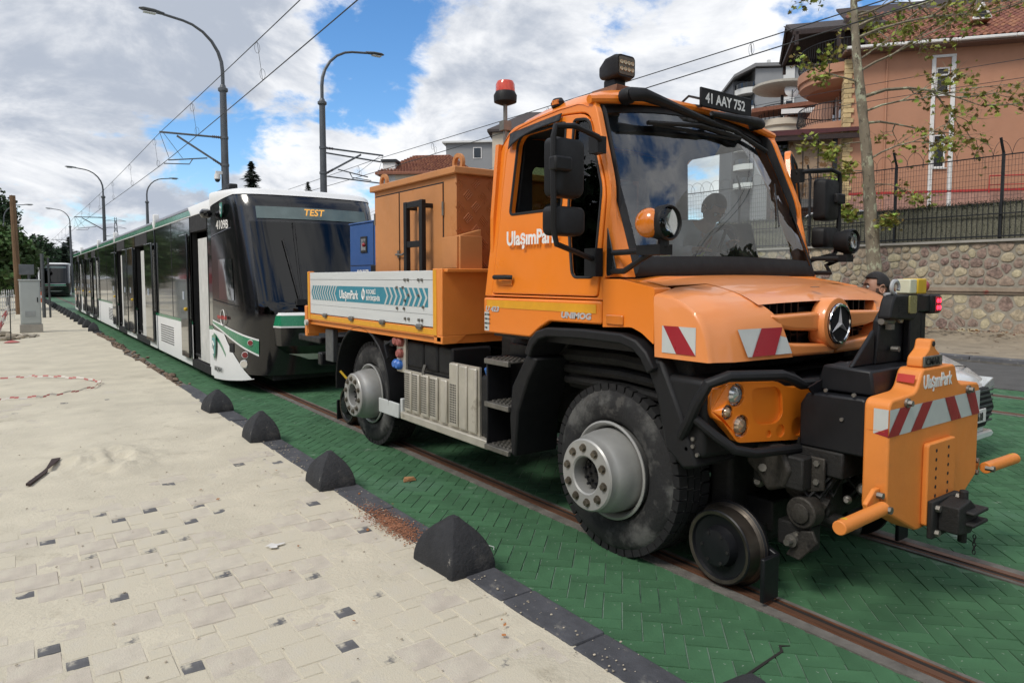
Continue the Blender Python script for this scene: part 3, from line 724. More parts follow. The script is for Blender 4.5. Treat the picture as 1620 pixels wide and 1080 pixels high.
# cream neighbour with round balcony and disc canopy
nb = thing('cream_house', 'cream house with round balcony and disc shaped canopy behind the terracotta house', 'house', (42.5, 27, 2.6), math.atan2(-.777, .63))
NO = (0, 0, -2.6)
MB().box(-.2, 9, 0, 9, 2.6, 13.0).build('wall', m_plas, nb, NO, smooth=0)
ring = lambda k, z, r=1.5, cu=-.6, cv=-.3: [(cu + r * k * math.cos(2 * PI * i / 28), cv + r * k * math.sin(2 * PI * i / 28), z) for i in range(28)]
bo = MB().loft([ring(.75, 11.15), ring(.9, 11.3), ring(.9, 11.6), ring(1, 11.7), ring(1, 12.1)]).build('balcony', m_cream, nb, NO)
q = MB(); q.tube(ring(.96, 13.0) + [ring(.96, 13.0)[0]], .03, 5)
for i in range(28):
    p = ring(.96, 0)[i]; q.tube([(p[0], p[1], 12.1), (p[0] * 1.02, p[1] * 1.02, 12.5), (p[0], p[1], 13.0)], .016, 4)
q.build('railing', m_iron, bo, smooth=0, fix=False)
MB().loft([ring(.2, 13.85, 1.9), ring(.9, 14.15, 1.9), ring(1, 14.3, 1.9), ring(1, 14.45, 1.9), ring(.3, 14.5, 1.9)]).build('disc_canopy', mat('canopy_plaster', (.42, .39, .33), .8), nb, NO)
MB().cyl((-.6, -.3, 12), (-.6, -.3, 14), .1, n=8).build('canopy_post', m_iron, nb, NO)
q = MB(); q.prism([(-2.6, 12.5), (2.6, 12.9), (2.6, 13.15), (-2.6, 12.75)], 'y', -1.9, .3); q.build('lean_to_roof', m_tilef, nb, NO, smooth=0)
MB().box(-.8, 3, -1.9, -1.8, 12.3, 12.6).build('gutter', m_white, nb, NO, smooth=0)
dish = thing('satellite_dish', 'white satellite dish on the cream house balcony', 'satellite dish', (41.0, 25.9, 13.2))
q = MB(); q.lathe([(.02, 0), (.25, .03), (.45, .12), (.46, .13), (.25, .045), (.02, .015)], (0, 0, .65), 'y', 20); q.build('reflector', m_white, dish).rotation_euler = (-.25, 0, -.6)
MB().tube([(0, 0, -.9), (0, .1, .0), (0, .08, .6)], .03, 6).build('mast', m_iron, dish)
MB().tube([(0, 0, .4), (-.25, -.4, .55)], .015, 5).build('feed_arm', m_iron, dish)

# grey tower block
m_grey = mat('grey_facade', (.25, .255, .26), .85, var=.06, scale=.3)
m_lgrey = mat('light_facade', (.60, .60, .58), .8, var=.05, scale=.3)
m_bglass = glass('balcony_glass', (.16, .22, .26), ior=1.7)
tw = thing('apartment_tower', 'tall grey apartment tower with white curved balconies far behind the houses', 'building', (97, 68, 2.6), math.atan2(-.66, .75))
TO = (0, 0, -2.6)
MB().box(0, 13, 0, 14, 2.6, 35.0).build('wall', m_grey, tw, TO, smooth=0)
MB().box(4.3, 6.0, -.25, 0, 2.6, 35.2).build('white_strip', m_lgrey, tw, TO, smooth=0)
MB().box(-3.0, 0, 2, 12, 2.6, 33.6).build('wall', mat('dark_facade', (.07, .073, .08), .8), tw, TO, smooth=0)
MB().prism([(-3.4, 33.6), (0, 35.2), (13.4, 35.2), (13.4, 35.7), (-.2, 35.7), (-3.4, 34.0)], 'y', -.6, 14).build('roof', mat('tower_roof', (.2, .2, .2), .8), tw, TO, smooth=0)
for k in (2.6, 4.6): MB().box(k, k + .5, 3, 3.5, 35.7, 37.2).build('chimney', m_lgrey, tw, TO, smooth=0)
for f in range(6):
    z = 33.2 - 3.0 * f
    r_ = [(-.2 - 2.6 * math.sin(PI / 2 * i / 8), 2.6 - 3.0 * math.cos(PI / 2 * i / 8), 0) for i in range(9)] + [(-.2, 2.6, 0)]
    b_ = MB().loft([[(p[0], p[1], z - 2.0) for p in r_], [(p[0], p[1], z - 1.1) for p in r_]]).build('balcony', m_lgrey, tw, TO)
    MB().loft([[(p[0] * .97, p[1] * .97, z - 1.1) for p in r_], [(p[0] * .97, p[1] * .97, z - .3) for p in r_]]).build('balcony_screen', m_bglass, b_)
    for (a, b) in ((4.6, 5.7), (8.0, 9.4)):
        w = MB().box(a, b, -.30, -.02, z - 1.7, z - .3).build('window', m_white, tw, TO, smooth=0); MB().box(a + .12, b - .12, -.33, -.29, z - 1.6, z - .42).build('pane', m_bglass, w, smooth=0)

# houses far behind the truck
def hip_house(name, label, loc, rz, L, D, h, rise, wallm, roofm, wins=(), over=.4):
    t = thing(name, label, 'house', loc, rz)
    MB().box(0, L, 0, D, 0, h).build('wall', wallm, t, smooth=0)
    q = MB(); o_ = over; r0 = D / 2
    q.add([(-o_, -o_, h), (L + o_, -o_, h), (L + o_, D + o_, h), (-o_, D + o_, h), (r0 * .8, D / 2, h + rise), (L - r0 * .8, D / 2, h + rise),
           (-o_, -o_, h - .2), (L + o_, -o_, h - .2), (L + o_, D + o_, h - .2), (-o_, D + o_, h - .2)],
          [(0, 1, 5, 4), (1, 2, 5), (2, 3, 4, 5), (3, 0, 4), (0, 6, 7, 1), (1, 7, 8, 2), (2, 8, 9, 3), (3, 9, 6, 0), (6, 9, 8, 7)])
    rf_ = q.build('roof', roofm, t, smooth=0)
    if roofm is m_tilef:
        w = MB(); n_ = int(rise * 5) + 4
        for i in range(1, n_):
            k = i / n_; y_ = -o_ + (D / 2 + o_) * k; z_ = h + rise * k + .02; xa, xb = -o_ + (r0 * .8 + o_) * k, L + o_ - (r0 * .8 + o_) * k
            m_ = int((xb - xa) / .28)
            for j in range(m_):
                xx = xa + (xb - xa) * j / m_; w.box(xx + .02, xx + .2, y_ - .14, y_ + .2, z_ - .05, z_ + .035)
        tag(w.build('roof_tile_field', roofm, rf_, smooth=0, fix=False), kind='stuff')
    for (a, b, z0, z1) in wins:
        w = MB().box(a, b, -.06, .02, z0, z1).build('window', m_white, t, smooth=0); MB().box(a + .1, b - .1, -.09, -.05, z0 + .1, z1 - .1).build('pane', m_bglass, w, smooth=0)
    return t, rf_
AZ = math.atan2(-.66, .75)
t, r_ = hip_house('tiled_house', 'white house with red tiled hip roof and chimney behind the orange cabinet', (26.6, 56.5, 0), AZ, 8.0, 6, 11.0, 2.0, m_cream, m_tilef)
q = MB(); q.box(.2, 1.3, .0, 1.0, 9.8, 11.9); ch = q.build('chimney', m_white, r_, smooth=0); MB().box(.05, 1.45, -.15, 1.15, 11.9, 12.15).build('chimney_cap', m_iron, ch, smooth=0)
hip_house('grey_block', 'grey flat with white window strip seen past the orange cabinet roof', (41.5, 70.5, 0), AZ, 8, 8, 17.6, .35, m_grey, m_lgrey, ((3.2, 4.2, 15.6, 16.9), (5.6, 6.6, 16.2, 17.0)))[0]
hip_house('dark_roof_house', 'dark shingle roofed house peeking over the truck cab', (34.6, 50.8, 0), AZ, 7.0, 7, 14.7, 2.3, m_cream, m_shing)
hip_house('tile_roof_house', 'house with red tiles showing right above the truck cab roof', (37.6, 49.6, 0), AZ, 8.0, 7, 14.9, 2.3, m_cream, m_tilef)

# ================================================================== TREES
def leaf_cloud(q, clumps, n, size, rs):
    """small leaf faces gathered round clump centres (x,y,z,r)"""
    tot = sum(c_[3] ** 2 for c_ in clumps)
    for (x, y, z, r) in clumps:
        for _ in range(int(n * r * r / tot)):
            d = Vector((rs.gauss(0, 1), rs.gauss(0, 1), rs.gauss(0, .8))); d = d.normalized() * r * rs.uniform(.35, 1.05)
            p = Vector((x, y, z)) + d; a = Vector((rs.uniform(-1, 1), rs.uniform(-1, 1), rs.uniform(-1, .4))).normalized()
            b = a.cross(Vector((rs.random() - .5, rs.random() - .5, rs.random()))).normalized(); s = size * rs.uniform(.6, 1.3)
            q.add([p - a * s, p + b * s * .6, p + a * s, p - b * s * .6], [(0, 1, 2, 3)])
m_bark = mat('bark', (.085, .065, .05), .95, var=.3, scale=6, bump=.8, bscale=20)
def foliage(name, col): return mat(name, col, .8, var=.25, scale=.8, island=.5, hue=.025)
m_f1 = foliage('leaf_mid_green', (.052, .092, .022)); m_f2 = foliage('leaf_dark_green', (.024, .05, .018)); m_f3 = foliage('needle_green', (.018, .034, .018))
def broad_tree(label, loc, h, r, m, seed, n=5200, size=.19, trunk=.3, group=None):
    rs = random.Random(seed); t = thing('broadleaf_tree', label, 'tree', loc, 0, group)
    q = MB(); q.tube([(0, 0, 0), (.1, .05, h * .3), (0, .1, h * .55), (.05, 0, h * .8)], [trunk, trunk * .8, trunk * .5, trunk * .15], 8)
    cl = []
    for k in range(26):
        a = rs.uniform(0, 2 * PI); e = rs.uniform(-.9, 1); rr = r * rs.uniform(.45, .85) * math.sqrt(max(.08, 1 - e * e * .8))
        cl.append((rr * math.cos(a), rr * math.sin(a), h * .62 + e * h * .32, r * rs.uniform(.22, .42)))
        if k < 9: q.tube([(0, .1, h * rs.uniform(.3, .6)), tuple(Vector(cl[-1][:3]) * .6 + Vector((0, 0, h * .22))), cl[-1][:3]], [trunk * .35, trunk * .2, .03], 5)
    q.build('trunk', m_bark, t); c_ = MB(); leaf_cloud(c_, cl, n, size, rs); tag(c_.build('crown', m, t, smooth=0, fix=False), kind='stuff')
    return t
def conifer(label, loc, h, r, seed, n=2600, group=None, size=.2):
    rs = random.Random(seed); t = thing('conifer_tree', label, 'tree', loc, 0, group)
    MB().tube([(0, 0, 0), (0, 0, h * .98)], [.22, .03], 7).build('trunk', m_bark, t)
    q = MB()
    for k in range(n):
        u = rs.random() ** .8; z = h * (1 - u * .88); lay = .70 + .30 * math.cos(z * 5.2); rr = r * u ** .8 * lay * rs.uniform(.2, 1.0); a = rs.uniform(0, 2 * PI) + int(z * 2) * 1.3
        d = Vector((math.cos(a), math.sin(a), -.25)); p = Vector((d.x * rr, d.y * rr, z - rr * .28)); s = size * rs.uniform(.6, 1.4)
        b = Vector((-math.sin(a), math.cos(a), rs.uniform(-.3, .3))) * s * .4; q.add([p - d * s, p + b, p + d * s, p - b], [(0, 1, 2, 3)])
    tag(q.build('crown', m_f3, t, smooth=0, fix=False), kind='stuff'); return t
NEARL = ['tall green tree at the far left edge behind the wooden pole', 'low bushy green tree beside the grey cabinet at the left edge', 'mid green tree behind the wooden pole', 'dark green tree left of the distant tram']
for k, (x, y, h, r, m) in enumerate(((-2.2, 60, 8.2, 3.0, m_f2), (-.9, 46, 4.2, 2.2, m_f1), (-.3, 75, 6.0, 2.6, m_f1), (1.0, 92, 6.6, 3.0, m_f2))):
    broad_tree(NEARL[k], (x, y, 0), h, r, m, 20 + k, 5200)
ORD = ('first', 'second', 'third', 'fourth', 'fifth', 'sixth', 'seventh', 'eighth', 'ninth', 'tenth', 'eleventh', 'twelfth', 'thirteenth', 'fourteenth', 'fifteenth', 'sixteenth', 'seventeenth', 'eighteenth', 'nineteenth', 'twentieth', 'twenty-first', 'twenty-second', 'twenty-third', 'twenty-fourth')
rs = random.Random(5); nr = nc = 0
for k in range(15):
    x = -3 + k * 1.75 + rs.uniform(-.6, .6); y = 118 + rs.uniform(-6, 10); h = rs.uniform(6.0, 8.8)
    if k % 3 == 1: nr += 1
    else: nc += 1
    if k % 3 == 1: broad_tree(ORD[nr - 1] + ' rounded tree from the left in the dark tree line behind the distant tram', (x, y, 0), h * .9, 2.4, m_f2, 60 + k, 2200, .3, group='tree line at the end of the tracks')
    else: conifer(ORD[nc - 1] + ' pointed conifer from the left in the dark tree line behind the distant tram', (x, y, 0), h, 2.0, 60 + k, 1500, 'tree line at the end of the tracks', .36)
conifer('lone conifer top rising behind the near tram roof', (17.6, 64, 0), 12.1, 4.6, 91, 7000, size=.22)
conifer('small conifer tip just left of the second lamp post', (25.2, 71, 0), 11.7, 3.2, 92, 4000, size=.22)
# trees along the near side further left, mirrored in the tram windows
for k, (x, y) in enumerate(((-9, 52), (-12, 66), (-7, 84), (-16, 45), (-14, 100))):
    broad_tree('green street tree left of the pavement, mirrored in the tram side', (x, y, 0), 8.5, 3.4, m_f2, 40 + k, 2500, .28, group='trees mirrored in the tram')

# plane tree on the verge
m_pbark = mat('plane_bark', (.20, .165, .115), .9, var=.2, scale=4, bump=.5, bscale=22, dirt=(((.36, .36, .25), .53, 4, .05), ((.11, .09, .065), .56, 7, .05), ((.24, .21, .15), .6, 14, .05)), stretch=(1, 1, .6))
m_pleaf = mat('plane_leaf', (.25, .25, .045), .75, var=.25, scale=4, obj_rand=.4, hue=.07, spec=.3)
m_pleaf2 = mat('plane_leaf_mass', (.25, .25, .045), .75, var=.25, scale=4, island=.45, hue=.07, spec=.3)
T0 = Vector((18.7, 9.25, .1))
pt = thing('plane_tree', 'slender plane tree with mottled bark and sparse maple like leaves before the wall', 'tree', T0)
def TW(x, y, z): return Vector((x, y, z)) - T0
trunk = [TW(18.7, 9.22, .1), TW(18.7, 9.28, 1.8), TW(18.7, 9.45, 3.4), TW(18.7, 9.55, 4.6), TW(18.7, 9.75, 6.2), TW(18.7, 9.98, 7.8), TW(18.72, 10.1, 9.2), TW(18.8, 10.15, 11)]
TR_ = [.20, .175, .155, .14, .12, .105, .085, .04]; dense, dr_ = [], []
for i in range(len(trunk) - 1):
    for k in range(9): t = k / 9; dense.append(trunk[i].lerp(trunk[i + 1], t)); dr_.append((TR_[i] * (1 - t) + TR_[i + 1] * t) * random.uniform(.95, 1.06))
q = MB(); q.tube(dense, dr_, 18); o0 = np.array(q.v)
jit = 1 + .05 * np.sin(o0[:, 2] * 9 + np.arctan2(o0[:, 1], o0[:, 0]) * 3); q.v = [tuple(Vector(v) + Vector((random.gauss(0, .006), random.gauss(0, .006), 0))) for v in q.v]
trk = q.build('trunk', m_pbark, pt)
rs = random.Random(11); br_ = MB(); tips = []
def branch(p, d, L, r, lev):
    pts = [p]; cur = p.copy(); dd = d.normalized()
    n_ = 5
    for i in range(n_):
        dd = (dd + Vector((rs.uniform(-.25, .25), rs.uniform(-.25, .25), rs.uniform(-.22, .16)))).normalized(); cur = cur + dd * L / n_; pts.append(cur.copy())
        if lev < 3 and i >= 1:
            for _ in range(1 if lev else 1): branch(cur, dd + Vector((rs.uniform(-.9, .9), rs.uniform(-.9, .9), rs.uniform(-.6, .5))), L * rs.uniform(.35, .6), r * .5, lev + 1)
        if lev >= 1: tips.append((cur.copy(), dd.copy()))
    br_.tube(pts, [r * (1 - .8 * i / n_) for i in range(n_ + 1)], 5)
RGT = Vector((.81, -.586, 0)); FWD = Vector((.586, .81, 0))
for z, side, fw_, L, r, up in ((9.3, -1, 0, 1.1, .035, .2), (8.5, 1, -.2, 2.8, .05, .7), (7.6, 1, .1, 1.6, .035, .6), (6.6, 1, -.3, 3.2, .055, .35), (5.9, 1, .2, 2.6, .04, .1), (7.0, -1, -.2, 1.2, .03, .3), (8.2, 1, 0, 3.0, .045, .55), (8.8, 1, .3, 2.6, .04, .4), (7.3, 1, -.1, 2.6, .04, .5), (9.2, .7, -.5, 2.4, .04, .3), (6.2, .8, -.5, 2.4, .035, .2), (4.9, 1, -.2, 1.9, .03, .3),
                                (4.2, 1, .3, 1.7, .025, .2), (4.6, -1, .2, .9, .02, .3), (5.4, -1, 0, 1.0, .022, -.1), (9.6, 1, .2, 2.2, .04, .9), (10, -.4, -.3, 1.6, .03, 1), (8.9, .8, .5, 2.0, .035, .3), (3.2, .6, -.4, .5, .012, .2), (3.6, -.7, -.3, .6, .012, .1)):
    k = 0
    while k < len(trunk) - 2 and trunk[k + 1].z + .1 < z: k += 1
    a, b = trunk[k], trunk[k + 1]; t = (z - .1 - a.z) / (b.z - a.z); branch(a.lerp(b, t), RGT * side + FWD * fw_ + Vector((0, 0, up)), L, r, 0)
crown = br_.build('crown', m_pbark, pt, fix=False)
lf = []
for k in range(11):           # five-lobed leaf outline
    a = PI / 2 + 2 * PI * k / 11 if False else 0
lobes = [(0, -.35), (.10, -.12), (.42, -.30), (.36, -.05), (.62, .12), (.34, .20), (.40, .48), (.18, .38), (0, .80), (-.18, .38), (-.40, .48), (-.34, .20), (-.62, .12), (-.36, -.05), (-.42, -.30), (-.10, -.12)]
lv = [(0, .05, .03)] + [(x, y, -.16 * x * x - .10 * y * y) for x, y in lobes]; lfc = [(0, i + 1, (i + 1) % 16 + 1) for i in range(16)]
lme = bpy.data.meshes.new('leaf'); lme.from_pydata(lv, [], lfc); lme.materials.append(m_pleaf)
rs.shuffle(tips); k = 0; mass = MB()
for p, d in tips * 5:
    if k > 3000: break
    pos = p + Vector((rs.uniform(-.16, .16), rs.uniform(-.16, .16), rs.uniform(-.22, .06))); s = rs.uniform(.07, .155)
    R = Matrix.Rotation(rs.uniform(0, 2 * PI), 3, 'Z') @ Matrix.Rotation(rs.uniform(.2, 1.5), 3, 'X') @ Matrix.Rotation(rs.uniform(-.6, .6), 3, 'Y')
    if k < 300:
        o = link('leaf', lme, crown, pos); o.rotation_euler = R.to_euler(); o.scale = (s, s, s)
    else: mass.add([R @ Vector(v) * s + pos for v in lv], lfc)
    k += 1
tag(mass.build('leaf_mass', m_pleaf2, crown, smooth=0, fix=False), kind='stuff')

# ================================================================== LAMP POSTS WITH CATENARY BRACKETS
m_galv = mat('painted_grey_steel', (.105, .112, .12), .5, metal=.5, var=.12, scale=3)
m_galv2 = mat('bracket_steel', (.14, .15, .16), .45, metal=.7, var=.15, scale=8)
m_lens = mat('lamp_lens', (.55, .56, .55), .3)
m_ceram = mat('insulator', (.055, .04, .038), .35)
def lamp_post(loc, s, label, bracket=True, camera=False, small=False):
    """s=-1: lamp and bracket reach to -x, s=+1: to +x"""
    t = thing('lamp_post', label, 'lamp post', loc, 0, 'lamp posts between the tracks')
    MB().tube([(0, 0, 0), (0, 0, 7.95)], [.15, .105], 14).build('pole', m_galv, t)
    MB().lathe([(.10, 7.9), (.16, 7.95), (.16, 8.03), (.11, 8.06), (.075, 8.15)], n=14).build('collar', m_galv, t)
    MB().lathe([(.3, 0), (.3, .03), (.16, .05), (.155, .3)], n=14).build('base_plate', m_galv, t)
    arc = [(0, 0, 8.1), (0, 0, 8.6)] + [(s * (1.35 - 1.35 * math.cos(rad(a))), 0, 8.6 + 1.4 * math.sin(rad(a))) for a in (12, 25, 40, 55, 70, 82)] + [(s * 1.75, 0, 10.06)]
    MB().tube(arc, [.06] * 3 + [.055, .05, .045, .042, .04, .04], 10).build('lamp_arm', m_galv, t)
    h = MB(); h.loft([[(s * x, w * math.cos(a), 10.06 + .02 + dz + hh * math.sin(a)) for a in (2 * PI * k / 10 for k in range(10))] for x, w, hh, dz in ((1.7, .04, .04, 0), (1.8, .08, .05, .0), (2.0, .14, .055, .02), (2.3, .13, .05, .03), (2.42, .05, .02, .03))])
    hd = h.build('lamp_head', m_galv, t); MB().box(s * 1.95, s * 2.3, -.09, .09, 10.01, 10.035).build('lens', m_lens, hd, smooth=0)
    if not bracket: return t
    e = 1.95 if s < 0 else 2.35
    b = MB()
    b.tube([(s * .1, 0, 6.42), (s * e, 0, 6.38)], .033, 8); b.tube([(s * .1, 0, 5.52), (s * 1.45, 0, 6.32)], .035, 8)
    b.tube([(s * .55, 0, 5.70), (s * 1.72, 0, 5.52)], .022, 6); b.tube([(s * 1.0, 0, 5.62), (s * 1.1, 0, 5.45), (s * 1.85, 0, 5.40)], .018, 6)
    b.tube([(s * e, 0, 6.38), (s * (e - .25), 0, 5.6)], .008, 4); b.tube([(s * (e - .1), 0, 6.38), (s * 1.3, 0, 5.62)], .008, 4)
    if s > 0: b.tube([(.1, .25, 6.30), (s * e, .25, 6.18)], .03, 8); b.tube([(.1, .2, 5.45), (2.6, .2, 5.35)], .025, 8)
    br_ = b.build('bracket', m_galv2, t)
    for (x0, z0, dx, dz) in ((.12, 6.42, .3, 0), (.14, 5.54, .26, .155)):
        q = MB()
        for k in range(5): f = k / 5; q.lathe([(.03, -.02), (.055, 0), (.03, .02)], (s * (x0 + dx * f), 0, z0 + dz * f), 'x', 10)
        q.build('insulator', m_ceram, br_)
    q = MB(); q.lathe([(.12, -.05), (.135, -.04), (.135, .04), (.12, .05)], (0, 0, 6.42), 'z', 12); q.lathe([(.12, -.05), (.14, -.04), (.14, .04), (.12, .05)], (0, 0, 5.52), 'z', 12); q.build('clamp', m_galv2, t)
    if camera:
        q = MB(); q.box(-.3, -.1, -.06, .06, 5.2, 5.3); q.lathe([(.09, 0), (.1, -.1), (.1, -.16)], (-.25, -.0, 5.2), 'z', 12); o = q.build('camera_housing', m_white, t); MB().ball((-.25, 0, 5.02), .085).build('camera_dome', m_iron, o)
    return t
lamp_post((5.9, 24.55, 0), -1, 'nearest lamp post with lamp curving left and camera, just behind the near tram', camera=True)
lamp_post((9.2, 24.3, 0), 1, 'nearest lamp post with lamp curving right, between tram and orange cabinet')
lamp_post((5.9, 62, 0), -1, 'farther lamp post curving left above the middle of the tram')
lamp_post((9.2, 64, 0), 1, 'farther lamp post curving right above the tram roof', bracket=False)
lamp_post((5.9, 100, 0), -1, 'small distant lamp post above the far end of the tram')
lamp_post((-.3, 52, 0), 1, 'distant grey lamp post behind the wooden pole at left', bracket=False).scale = (.62, .62, .62)

# overhead line: messenger, contact wire, droppers
m_cu = mat('wire', (.06, .06, .06), .5, metal=.6)
def overhead(label, x, ys, zm, zc_, r, name='overhead_line'):
    t = thing(name, label, 'overhead wire', (x, ys[0], 0)); O = (-x, -ys[0], 0)
    def zmess(y):
        for a, b in zip(ys, ys[1:]):
            if a <= y <= b: u = (y - a) / (b - a); return zm - .35 * 4 * u * (1 - u) * .3
        return zm
    MB().tube([(x, y, zmess(y)) for y in np.linspace(ys[0], ys[-1], 120)], r, 6).build('messenger_wire', m_cu, t, O)
    MB().tube([(x + .1 * math.sin(y * .08), y, zc_(y)) for y in np.linspace(ys[0], ys[-1], 60)], r * 1.1, 6).build('contact_wire', m_cu, t, O)
    y = ys[0] + 3.2
    while y < ys[-1] - 40:
        cxx = x + .1 * math.sin(y * .08)
        q = MB(); q.tube([(x, y, zmess(y)), (cxx, y, zc_(y))], r * .45, 4)
        q.tube([(x + .05 * math.sin(a), y, zmess(y) - .13 + .1 * math.cos(a)) for a in np.linspace(0, 2 * PI, 12)], r * .4, 4); q.tube([(cxx + .05 * math.sin(a), y, zc_(y) + .12 + .1 * math.cos(a)) for a in np.linspace(0, 2 * PI, 12)], r * .4, 4)
        q.build('dropper', m_cu, t, O, smooth=0, fix=False); y += 5.9
    return t
overhead('pair of overhead wires above the near tram track, meeting the left horizon', 3.96, (-13, 24.5, 62, 100, 138), 6.36, lambda y: 5.42 if y > 24.5 else 5.42 + .012 * (24.5 - y), .009)
overhead('pair of overhead wires above the far track passing behind the truck and house', 11.1, (-13, 24.3, 64, 102, 140), 6.15, lambda y: 5.72 + (.007 * (24.5 - y) if y < 24.5 else 0), .010)
pc = thing('power_cable', 'thin black service cable slung across the front of the terracotta house', 'cable', (19.5, 2, 0))
MB().tube([(0, y - 2, 7.0 - .02 * (y - 16) ** 2 * .12 + y * .02) for y in np.linspace(-8, 60, 50)], .008, 5).build('cable', m_cu, pc)
MB().tube([(.1, y - 2, 6.55 - .02 * (y - 16) ** 2 * .10 + y * .02) for y in np.linspace(-8, 60, 50)], .008, 5).build('cable', m_cu, pc)
# transmission pylon far off
py = thing('lattice_pylon', 'faint lattice power pylon far behind the tram', 'pylon', (45.2, 420, 0)); py.scale = (1.25, 1.25, 1.25)
q = MB()
for sx in (-1, 1):
    for sy in (-1, 1): q.tube([(sx * 2.2, sy * 2.2, 0), (sx * .5, sy * .5, 22), (sx * .3, sy * .3, 27)], .09, 4)
for k in range(9):
    z0, z1 = k * 2.9, k * 2.9 + 2.9; w0, w1 = 2.2 - 1.7 * z0 / 24, 2.2 - 1.7 * z1 / 24
    for sy in (-1, 1): q.tube([(-w0, sy * w0, z0), (w1, sy * w1, z1)], .06, 4); q.tube([(w0, sy * w0, z0), (-w1, sy * w1, z1)], .06, 4)
for z in (19, 22.5, 25.5): q.tube([(-4, 0, z), (0, 0, z + .9), (4, 0, z)], .07, 4); q.tube([(-4, 0, z), (4, 0, z)], .07, 4)
q.build('lattice', m_galv2, py, smooth=0, fix=False)

# ================================================================== TRAM
m_tw = mat('tram_white', (.74, .745, .74), .5, var=.03, scale=2, rvar=.03, spec=.3)
m_tb = mat('tram_black_gloss', (.006, .006, .007), .16, coat=.4, var=.1, rvar=.03)
m_tg = mat('tram_glass', (.012, .014, .016), .035, coat=1.0, spec=.7, rvar=.01)
m_tgreen = mat('tram_green', (.012, .20, .095), .28, coat=.5, var=.05)
m_tgrey = mat('tram_grey', (.16, .17, .20), .4)
m_rub = mat('rubber', (.012, .012, .013), .75)
m_inner = mat('tram_interior', (.55, .55, .53), .6)
m_amber = mat('amber_led', (.1, .05, .01), .5, emit=(1, .5, .1), estr=.75)
m_disp = mat('display_glass', (.11, .15, .15), .12)
m_ylw = mat('yellow_plastic', (.62, .40, .02), .5)
m_lampg = mat('tail_lamp_red', (.22, .015, .02), .2, coat=.6)
m_chrome = mat('chrome', (.75, .75, .76), .12, metal=1.0, var=.03)
tram = thing('tram', 'white green and black tram with open doors being towed behind the orange truck', 'tram', (3.96, 10.2, 0))
TMO = (0, -10.2, 0)
JO = [12.1, 17.6, 25.2, 30.4, 38.4, 43.6]
HX = 1.30
def tpart(q, name, m, parent=None, **k):
    return q.build(name, m, parent or tram, TMO if parent is None else (0, 0, 0), **k)
def vent(parent, y0, y1, z0, z1):
    q = MB(); n_ = 8
    for i in range(n_):
        z = z0 + (z1 - z0) * i / n_; k = int((y1 - y0) / .14)
        for j in range(k): a = y0 + (y1 - y0) * j / k; q.box(-HX - .007, -HX - .001, a, a + .09, z, z + .022)
    return tag(tpart(q, 'vent_slots', m_rub, parent, smooth=0), kind='stuff')
DOORS = {0: [(12.40, 13.72, 'L')], 1: [(18.75, 20.75, 'R'), (22.9, 24.7, 'L')], 2: [], 3: [(31.7, 33.3, 'L'), (35.0, 36.6, 'L')], 4: [(39.8, 41.2, 'L')]}
